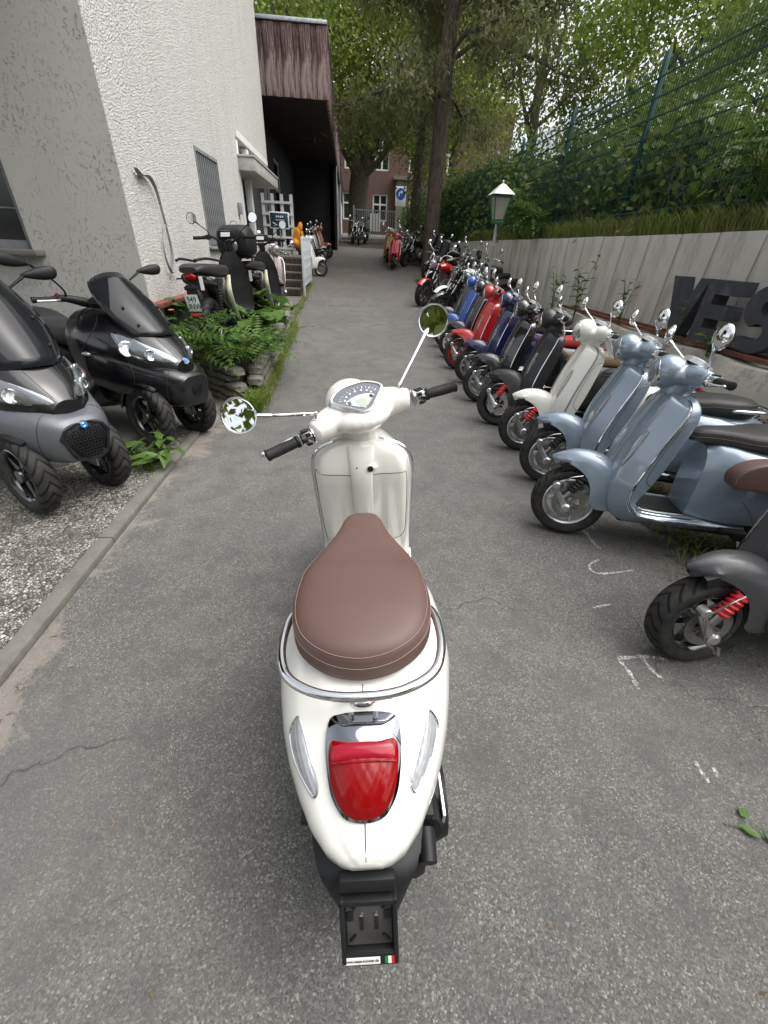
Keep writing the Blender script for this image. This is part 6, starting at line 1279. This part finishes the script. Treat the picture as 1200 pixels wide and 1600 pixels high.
tree('bank_tree', 'slender airy tree behind the fence right of the tall trunk', 7.5, 22.5, ZR + .5, 10, .2, [((0, 0, 6), (2.6, 2.6, 3)), ((.8, 0, 10), (2.6, 2.4, 3)), ((-.8, 1, 13.5), (2.6, 2.4, 3)), ((2.8, 0, 8), (2.2, 2.0, 3))], 'leaf_mid', .13, 58, 8, 61)
tree('bank_tree', 'tall pale green tree high behind the fence at the right', 13, 20, ZR + 1, 12, .25, [((0, 0, 9), (3.2, 3, 4)), ((-1.6, 0, 13), (3, 3, 3.4)), ((3, 0, 12.5), (3.2, 3, 4)), ((4.5, -1, 8), (3, 3, 3))], 'leaf_mid', .15, 42, 6, 71)
tree('bank_tree', 'leafy bush tree close behind the fence at the right edge', 7.2, 8.3, ZR, 5, .12, [((0, 0, 3.4), (1.9, 2.0, 1.7)), ((.8, -1.4, 4.4), (1.7, 1.7, 1.6)), ((-.4, 1.6, 2.2), (1.5, 1.6, 1.3)), ((.6, -2.2, 2.2), (1.6, 1.6, 1.5))], 'leaf_mid', .085, 110, 12, 81)
tree('bank_tree', 'wide light green tree towering in the upper right corner', 13, 11, ZR, 11, .25, [((0, 0, 8), (3.4, 3.4, 3.6)), ((1.5, -2.6, 10), (3.2, 3, 3.2)), ((-.6, 3, 11), (3.0, 3, 3.4))], 'leaf_bright', .14, 44, 6, 91)
tree('bank_tree', 'dark leafy tree behind the far part of the fence', 6.0, 31, 2.4, 9, .2, [((0, 0, 5), (2.8, 3.4, 3)), ((1, 2, 9), (3.2, 3.4, 3.4)), ((2, -2, 7), (2.6, 3, 3))], 'leaf_plane', .17, 40, 7, 101)
# green bar-mesh fence on the wall
XF = 3.92; F0, F1 = ZR + .02, 3.58
fe = thing('mesh_fence', 'tall dark green bar-mesh fence standing on the retaining wall', 'fence', (XF, 0, ZR)); pmsh = MB().box((0, 0, 0), (.05, .07, F1 - F0 + .25), 0, None, .004).mesh('post'); bmsh2 = MB().box((0, 0, 0), (.016, 2.50, .016)).mesh('rail')
ys_ = [2.08 + 2.51 * k for k in range(-1, 16)]
for yy in ys_: o = ob('post', pmsh, MT['greenmetal'], fe); setw(o, Tm(XF + .05, yy, (F0 + F1) / 2))
for i, yy in enumerate(ys_[:-1]):
    zz = F0 + .06
    while zz <= F1 + .02:
        o = ob('rail', bmsh2, MT['greenmetal'], fe); setw(o, Tm(XF, yy + 1.255, min(zz, F1 - .01))); zz += .2
wq = []
for yy in np.arange(ys_[0], 36, .05): a = .0046; wq += [[(XF - .006, yy - a, F0), (XF - .006, yy + a, F0), (XF - .006, yy + a, F1 + .02), (XF - .006, yy - a, F1 + .02)], [(XF - .006 - a, yy, F0), (XF - .006 + a, yy, F0), (XF - .006 + a, yy, F1 + .02), (XF - .006 - a, yy, F1 + .02)]]
o = ob('mesh_wires', quads('mesh_wires', np.array(wq)), MT['greenmetal'], fe); setw(o, Matrix.Identity(4)); o['kind'] = 'stuff'
# ivy hedge in and behind the fence
def ivyshape(r, n):
    y = 5 + 35 * r.uniform(0, 1, n) ** 1.25; top = np.interp(y, [2, 8, 13, 18, 40], [2.3, 2.9, 3.35, 3.7, 3.75]) + .18 * np.sin(y * 2.1) + .12 * np.sin(y * 5.3); t = r.uniform(0, 1, n); return np.c_[4.10 + .40 * r.uniform(0, 1, n) ** .8 + (t < .5) * 0, y, ZR + (top - ZR) * t]
iv = ob('ivy_hedge', quads('ivy_hedge', leafquads(clumps(3600, ivyshape, .15, 14, 7), .105, .85, .1, 8)), MT['leaf_ivy']); tag(iv, 'dense dark ivy growing through and behind the mesh fence', 'ivy', kind='stuff')
iv2 = ob('ivy_on_fence', quads('ivy_on_fence', leafquads(clumps(700, lambda r, n: np.c_[3.90 + .06 * r.normal(size=n), 11 + 28 * r.uniform(0, 1, n), ZR + 1.95 * r.uniform(0, 1, n) ** .9], .13, 12, 17), .10, .85, .1, 18)), MT['leaf_ivy']); tag(iv2, 'ivy spilling over the far stretch of the mesh fence', 'ivy', kind='stuff')
bu = ob('undergrowth', quads('undergrowth', leafquads(clumps(1900, lambda r, n: np.c_[4.6 + 3.5 * r.uniform(0, 1, n), 1.5 + 20 * r.uniform(0, 1, n), ZR + .1 + (1.1 + .9 * r.uniform(0, 1, n)) * r.uniform(0, 1, n)], .22, 14, 27), .12, .6, .2, 28)), MT['leaf_mid']); tag(bu, 'tangled undergrowth on the bank behind the fence', 'undergrowth', kind='stuff')
def strips(n, base, h, w, lean, seed, out=.6):
    r = np.random.RandomState(seed); B = base(r, n); a = r.uniform(0, 2 * PI, n); hh = h * r.uniform(.4, 1.2, n); d = np.stack([np.cos(a) * lean * r.uniform(.2, 1.3, n), np.sin(a) * lean * r.uniform(.2, 1.3, n), np.ones(n)], 1); s = np.stack([-np.sin(a), np.cos(a), 0 * a], 1) * w
    m = B + d * hh[:, None] * .55; t = B + d * hh[:, None] * .9 + np.stack([np.cos(a), np.sin(a), -.3 + 0 * a], 1) * (hh * lean * out)[:, None]
    return np.concatenate([np.stack([B - s, B + s, m + s * .8, m - s * .8], 1), np.stack([m - s * .8, m + s * .8, t + s * .08, t - s * .08], 1)])
gq = strips(9000, lambda r, n: np.c_[3.76 + .24 * r.uniform(0, 1, n), 2 + 14 * r.uniform(0, 1, n), np.full(n, ZR - .01)], .30, .006, .45, 3)
tag(ob('wall_top_grass', quads('wall_top_grass', gq), MT['grass']), 'long grass along the top of the retaining wall', 'grass', kind='stuff')
dq = strips(900, lambda r, n: np.c_[4.0 + .5 * r.uniform(0, 1, n), 2 + 9 * r.uniform(0, 1, n), np.full(n, ZR)], 1.1, .004, .5, 5)
tag(ob('dry_stalks', quads('dry_stalks', dq), MT['leaf_dead']), 'dry brown stalks tangled behind the fence', 'undergrowth', kind='stuff')
# single plants built leaf by leaf
LM = {}
def leafmesh(kind):
    if kind in LM: return LM[kind]
    if kind == 'pinnate':
        V = []; F = []; o = 0
        for i in range(8):
            for sg in (1, -1):
                x = .05 + .10 * i; L = .16 * math.sin(PI * (.25 + .7 * (i / 8))) + .05; w = .035
                for p in ((x, 0, 0), (x + .04, sg * L * .5, .012), (x + .05, sg * L, -.02), (x - .03, sg * L * .55, .006)): V.append(p)
                F.append((o, o + 1, o + 2, o + 3) if sg < 0 else (o + 3, o + 2, o + 1, o)); o += 4
        V += [(.84, .0, 0), (.90, .03, 0), (1.0, 0, -.03), (.90, -.03, 0)]; F.append((o, o + 1, o + 2, o + 3)); V = [(x, y, z - .28 * x * x) for x, y, z in V]
    elif kind == 'broad':
        out = [(0, 0), (.10, .20), (.30, .34), (.5, .36), (.72, .26), (.9, .1), (1, 0)]; V = [(x, 0, -.25 * x * x + .0) for x, _ in out] + [(x, y, .06 * y - .25 * x * x + .05 * math.sin(9 * x)) for x, y in out[1:-1]] + [(x, -y, .06 * y - .25 * x * x + .05 * math.sin(9 * x + 1)) for x, y in out[1:-1]]
        F = [(0, 1, 7), (1, 2, 8, 7), (2, 3, 9, 8), (3, 4, 10, 9), (4, 5, 11, 10), (5, 6, 11), (0, 12, 1), (1, 12, 13, 2), (2, 13, 14, 3), (3, 14, 15, 4), (4, 15, 16, 5), (5, 16, 6)]
    else:
        out = [(0, 0), (.25, .17), (.55, .20), (.85, .08), (1, 0)]; V = [(x, 0, -.2 * x * x) for x, _ in out] + [(x, y, .05 - .2 * x * x) for x, y in out[1:-1]] + [(x, -y, .05 - .2 * x * x) for x, y in out[1:-1]]; F = [(0, 1, 5), (1, 2, 6, 5), (2, 3, 7, 6), (3, 4, 7), (0, 8, 1), (1, 8, 9, 2), (2, 9, 10, 3), (3, 10, 4)]
    me = bpy.data.meshes.new('leaf'); me.from_pydata(V, [], F); me.polygons.foreach_set('use_smooth', np.ones(len(F), bool)); LM[kind] = me; return me
def plant(nm, label, loc, kind, n, size, mat, seed, height=.5, spread=.35, cat='plant', group=None, bias=(0, 0), stems=4):
    r = random.Random(seed); t = thing(nm, label, cat, loc, group=group); m = MB(); st_ = []
    for k in range(stems):
        a = r.uniform(0, 2 * PI); e = np.array([math.cos(a) * spread * .6 + bias[0], math.sin(a) * spread * .6 + bias[1], height * r.uniform(.6, 1.1)]); X = spl([np.array([0, 0, -.03]), e * (.35, .35, .6), e], 10); st_.append(X); m.tube(X, [.006, .002], 5)
    ob('stem', m, MT[mat], t)
    for i in range(n):
        X = st_[i % stems]; p = X[r.randint(2, 9)]; a = r.uniform(0, 2 * PI); s = size * r.uniform(.6, 1.25); o = ob('leaf', leafmesh(kind), MT[mat], t, Tm(*p) @ Rm(a, 'Z') @ Rm(r.uniform(-.75, .25), 'Y') @ Rm(r.uniform(-.5, .5), 'X') @ Matrix.Scale(s, 4))
    return t
GP = 'weeds overgrowing the stone-edged bed'
plant('pinnate_weed', 'weed with feathery pinnate leaves hanging over the stone corner of the bed', (-1.50, 4.66, 0.42), 'pinnate', 30, .52, 'leaf_weed', 1, .36, .42, group=GP)
plant('pinnate_weed', 'tall feathery weed growing behind the black three-wheeler windscreen', (-1.85, 4.52, .10), 'pinnate', 16, .40, 'leaf_weed', 2, .75, .3, group=GP)
plant('pinnate_weed', 'small feathery weed in front of the moped number plate', (-1.42, 4.42, 0.38), 'pinnate', 10, .30, 'leaf_weed', 3, .32, .25, group=GP)
plant('pinnate_weed', 'feathery weed along the bed edge below the plated moped', (-1.20, 5.0, 0.40), 'pinnate', 26, .44, 'leaf_weed', 4, .26, .42, group=GP)
plant('broad_weed', 'broad-leaved bright weed in the middle of the bed edge', (-1.22, 5.7, 0.40), 'broad', 34, .30, 'leaf_weed2', 5, .34, .40, group=GP)
plant('broad_weed', 'broad-leaved bushy weed at the far end of the bed', (-1.28, 6.5, 0.40), 'broad', 40, .32, 'leaf_weed2', 6, .5, .46, group=GP)
plant('broad_weed', 'broad-leaved weed spilling over the far stones onto the lane', (-1.16, 7.2, 0.38), 'broad', 34, .28, 'leaf_weed2', 7, .34, .42, group=GP)
plant('ovate_weed', 'dark leafy weed with a yellow flower by the red plinth', (-1.90, 4.95, 0.44), 'ovate', 30, .15, 'leaf_weed', 8, .45, .3, group=GP)
fl = MB()
for k in range(6): fl.ell((.018 * math.cos(k), .018 * math.sin(k), 0), (.014, .014, .006), 8)
tag(ob('yellow_flower', fl, MT['yellowcover'], None, Tm(-1.86, 4.86, .86)), 'small yellow flower beside the red brick plinth', 'flower')
plant('ovate_weed', 'dark green creeping weed between the front wheels of the three-wheelers', (-1.62, 2.98, .0), 'ovate', 46, .17, 'leaf_weed', 9, .18, .30, group=GP, bias=(.08, -.02), stems=6)
plant('ovate_weed', 'light leafy shrub growing against the wall panels behind the black scooter', (3.3, 6.4, .75), 'ovate', 34, .12, 'leaf_weed', 10, .75, .25, group='shoots growing at the foot of the retaining wall'); plant('ovate_weed', 'sparse leafy shoot at the wall foot left of the letter V', (3.42, 5.45, .82), 'ovate', 20, .10, 'leaf_weed', 11, .55, .15, group='shoots growing at the foot of the retaining wall'); plant('ovate_weed', 'sparse leafy shoot at the wall foot right of the lantern', (3.35, 7.3, .70), 'ovate', 24, .11, 'leaf_weed', 12, .65, .2, group='shoots growing at the foot of the retaining wall'); plant('ovate_weed', 'low leafy weed on the ledge in front of the letter S', (3.33, 3.75, .75), 'ovate', 30, .11, 'leaf_weed', 13, .22, .25, group='shoots growing at the foot of the retaining wall')
plant('ovate_weed', 'thin green shoot in front of the letter V', (3.36, 4.32, .84), 'ovate', 8, .08, 'leaf_weed', 14, .35, .08, group='shoots growing at the foot of the retaining wall', stems=1)
plant('pinnate_shrub', 'bright robinia shrub hanging through the fence over the wall', (3.78, 4.55, ZR + .1), 'pinnate', 90, .42, 'leaf_weed', 15, 1.25, .75, cat='shrub', bias=(-.10, .10), stems=9)
plant('fern', 'feathery fern beside the lantern on the wall top', (3.72, 9.4, ZR), 'pinnate', 34, .55, 'leaf_weed', 16, .6, .45, cat='fern', bias=(-.1, 0)); plant('fern', 'feathery fern behind the lantern glass on the wall top', (3.75, 10.6, ZR), 'pinnate', 40, .55, 'leaf_weed', 19, .9, .5, cat='fern', bias=(-.1, 0))
plant('pinnate_weed', 'feathery weed trailing over the stones in front of the plated moped', (-1.08, 4.62, .42), 'pinnate', 30, .40, 'leaf_weed', 21, .16, .40, group=GP); plant('pinnate_weed', 'feathery weed trailing down the stones beside the broad leaves', (-1.06, 5.4, .38), 'pinnate', 30, .38, 'leaf_weed', 22, .18, .42, group=GP)
plant('ovate_weed', 'small-leaved weed hanging over the front corner stone', (-1.45, 4.62, .36), 'ovate', 40, .13, 'leaf_weed', 23, .14, .40, group=GP)
# grass tufts
def tuft(label, base, n, h, seed, nm='grass', mat='grass'): tag(ob(nm, quads(nm, strips(n, base, h, .0045, .6, seed)), MT[mat]), label, 'grass', kind='stuff')
tuft('grass growing along the foot of the planter stones', lambda r, n: (lambda y: np.c_[-.98 - .02 * y + .05 * r.normal(size=n) + .06, y, np.interp(y, TY, TZ)])(4.2 + 4.4 * r.uniform(0, 1, n) ** 1.3), 3600, .24, 31)
tuft('dry grass along the road edge by the steps', lambda r, n: (lambda y: np.c_[-1.14 + .05 * r.normal(size=n), y, np.interp(y, TY, TZ)])(9 + 5 * r.uniform(0, 1, n)), 900, .12, 32)
tuft('weedy tufts on the verge under the grey-blue scooters', lambda r, n: (lambda y: np.c_[1.95 + .5 * r.uniform(0, 1, n), y, 0 * y + .005])(.6 + 2.6 * r.uniform(0, 1, n)), 900, .10, 33, 'grass')
tag(ob('leaf_litter', quads('leaf_litter', leafquads(np.c_[1.75 + 1.2 * nr.uniform(size=5000) ** .8, .3 + 11 * nr.uniform(size=5000), np.full(5000, .012) + np.array(0)], .035, .35, .9, 35)), MT['leaf_dead']), 'brown dead leaves and needles under the scooter row', 'leaf litter', kind='stuff')
for k, (x, y, a, s) in enumerate(((1.256, .479, .4, .040), (1.272, .417, 2.4, .062), (1.292, .432, 5.0, .05))): tag(ob('fallen_leaf', leafmesh(['broad', 'ovate', 'ovate'][k]), MT['leaf_weed2'], None, Tm(x, y, .012) @ Rm(a, 'Z') @ Rm(-.12, 'Y') @ Matrix.Scale(s, 4)), ['fallen green leaf lying apart above the leafy twig on the asphalt', 'larger fallen green leaf on the twig near the right picture edge', 'small fallen green leaf beside the larger one on the twig'][k], 'leaf')

# unseen trees added behind the viewer to give mirrors and chrome dark reflections
for k, (x, y, nm) in enumerate(((-5, -9, 'unseen bushy tree added behind the viewer on the left side'), (4.5, -8, 'unseen bushy tree added behind the viewer on the right side'), (0, -14, 'unseen bushy tree added far behind the viewer across the lane'))):
    tree('roadside_tree', nm, x, y, 0, 6, .25, [((0, 0, 5), (3.6, 3.0, 2.6)), ((1, 0, 8), (3.0, 2.6, 2.6)), ((-1.4, .5, 2.6), (3, 2.4, 1.8))], 'leaf_plane', .3, 22, 7, 201 + k)

tw = MB(); tw.tube([(1.20, .46, .006), (1.25, .44, .010), (1.30, .415, .008), (1.36, .40, .006)], .0022, 5, 0, 14); tw.tube([(1.25, .44, .010), (1.255, .475, .012)], .0016, 5); tw.tube([(1.29, .42, .009), (1.30, .45, .012)], .0016, 5); tag(ob('fallen_twig', tw, MT['leaf_weed2']), 'thin green twig lying with its leaves on the asphalt at the right', 'twig')
def grit(r, n):
    side = r.uniform(0, 1, n); y = -.5 + 14 * r.uniform(0, 1, n) ** 1.2; x = np.where(side < .4, -1.34 + np.abs(r.normal(size=n)) * .10, np.where(side < .8, 1.9 - np.abs(r.normal(size=n)) * .22, r.uniform(-1.3, 1.9, n))); return np.c_[x, y, np.interp(y, TY, TZ) + .005]
tag(ob('grit', quads('grit', leafquads(grit(np.random.RandomState(77), 900), .020, .45, 1.2, 78)), MT['leaf_dead']), 'dry crumbs and bits of leaf scattered on the asphalt', 'litter', kind='stuff')
tag(ob('pebbles', quads('pebbles', leafquads(grit(np.random.RandomState(79), 700), .011, .9, 1.2, 80)), MT['stone']), 'small loose chippings lying on the asphalt', 'litter', kind='stuff')
# ------------------------------------------------------------------ foreground scooter
MR_ = Tm(.068, .503, 0) @ Rm(R_(90 - 1.8), 'Z') @ Rm(R_(-3.6), 'X') @ steer_m(R_(24))
def mirror_aim(ctr, r):      # turned so that the camera's eye meets the added trees behind
    c = MR_ @ Vector(ctr); d = (c - Vector((0, 0, 1.5))).normalized(); n_ = (Vector(r).normalized() - d).normalized(); return tuple(MR_.to_3x3().inverted() @ n_)
cl_, cr_ = (.86, .385, 1.145), (.95, -.365, 1.215)
scooter('white scooter with brown seat standing alone in the middle of the lane', (.068, .503, 0), R_(90 - 1.8), 3.6, 24, 'white', 'brown', rim='silver', group=None,
        mirror_spec=[((.862, .158, 1.045), cl_, mirror_aim(cl_, (-.25, -1, .20)), None), ((.862, -.158, 1.045), cr_, mirror_aim(cr_, (.2, -1, .18)), None)])
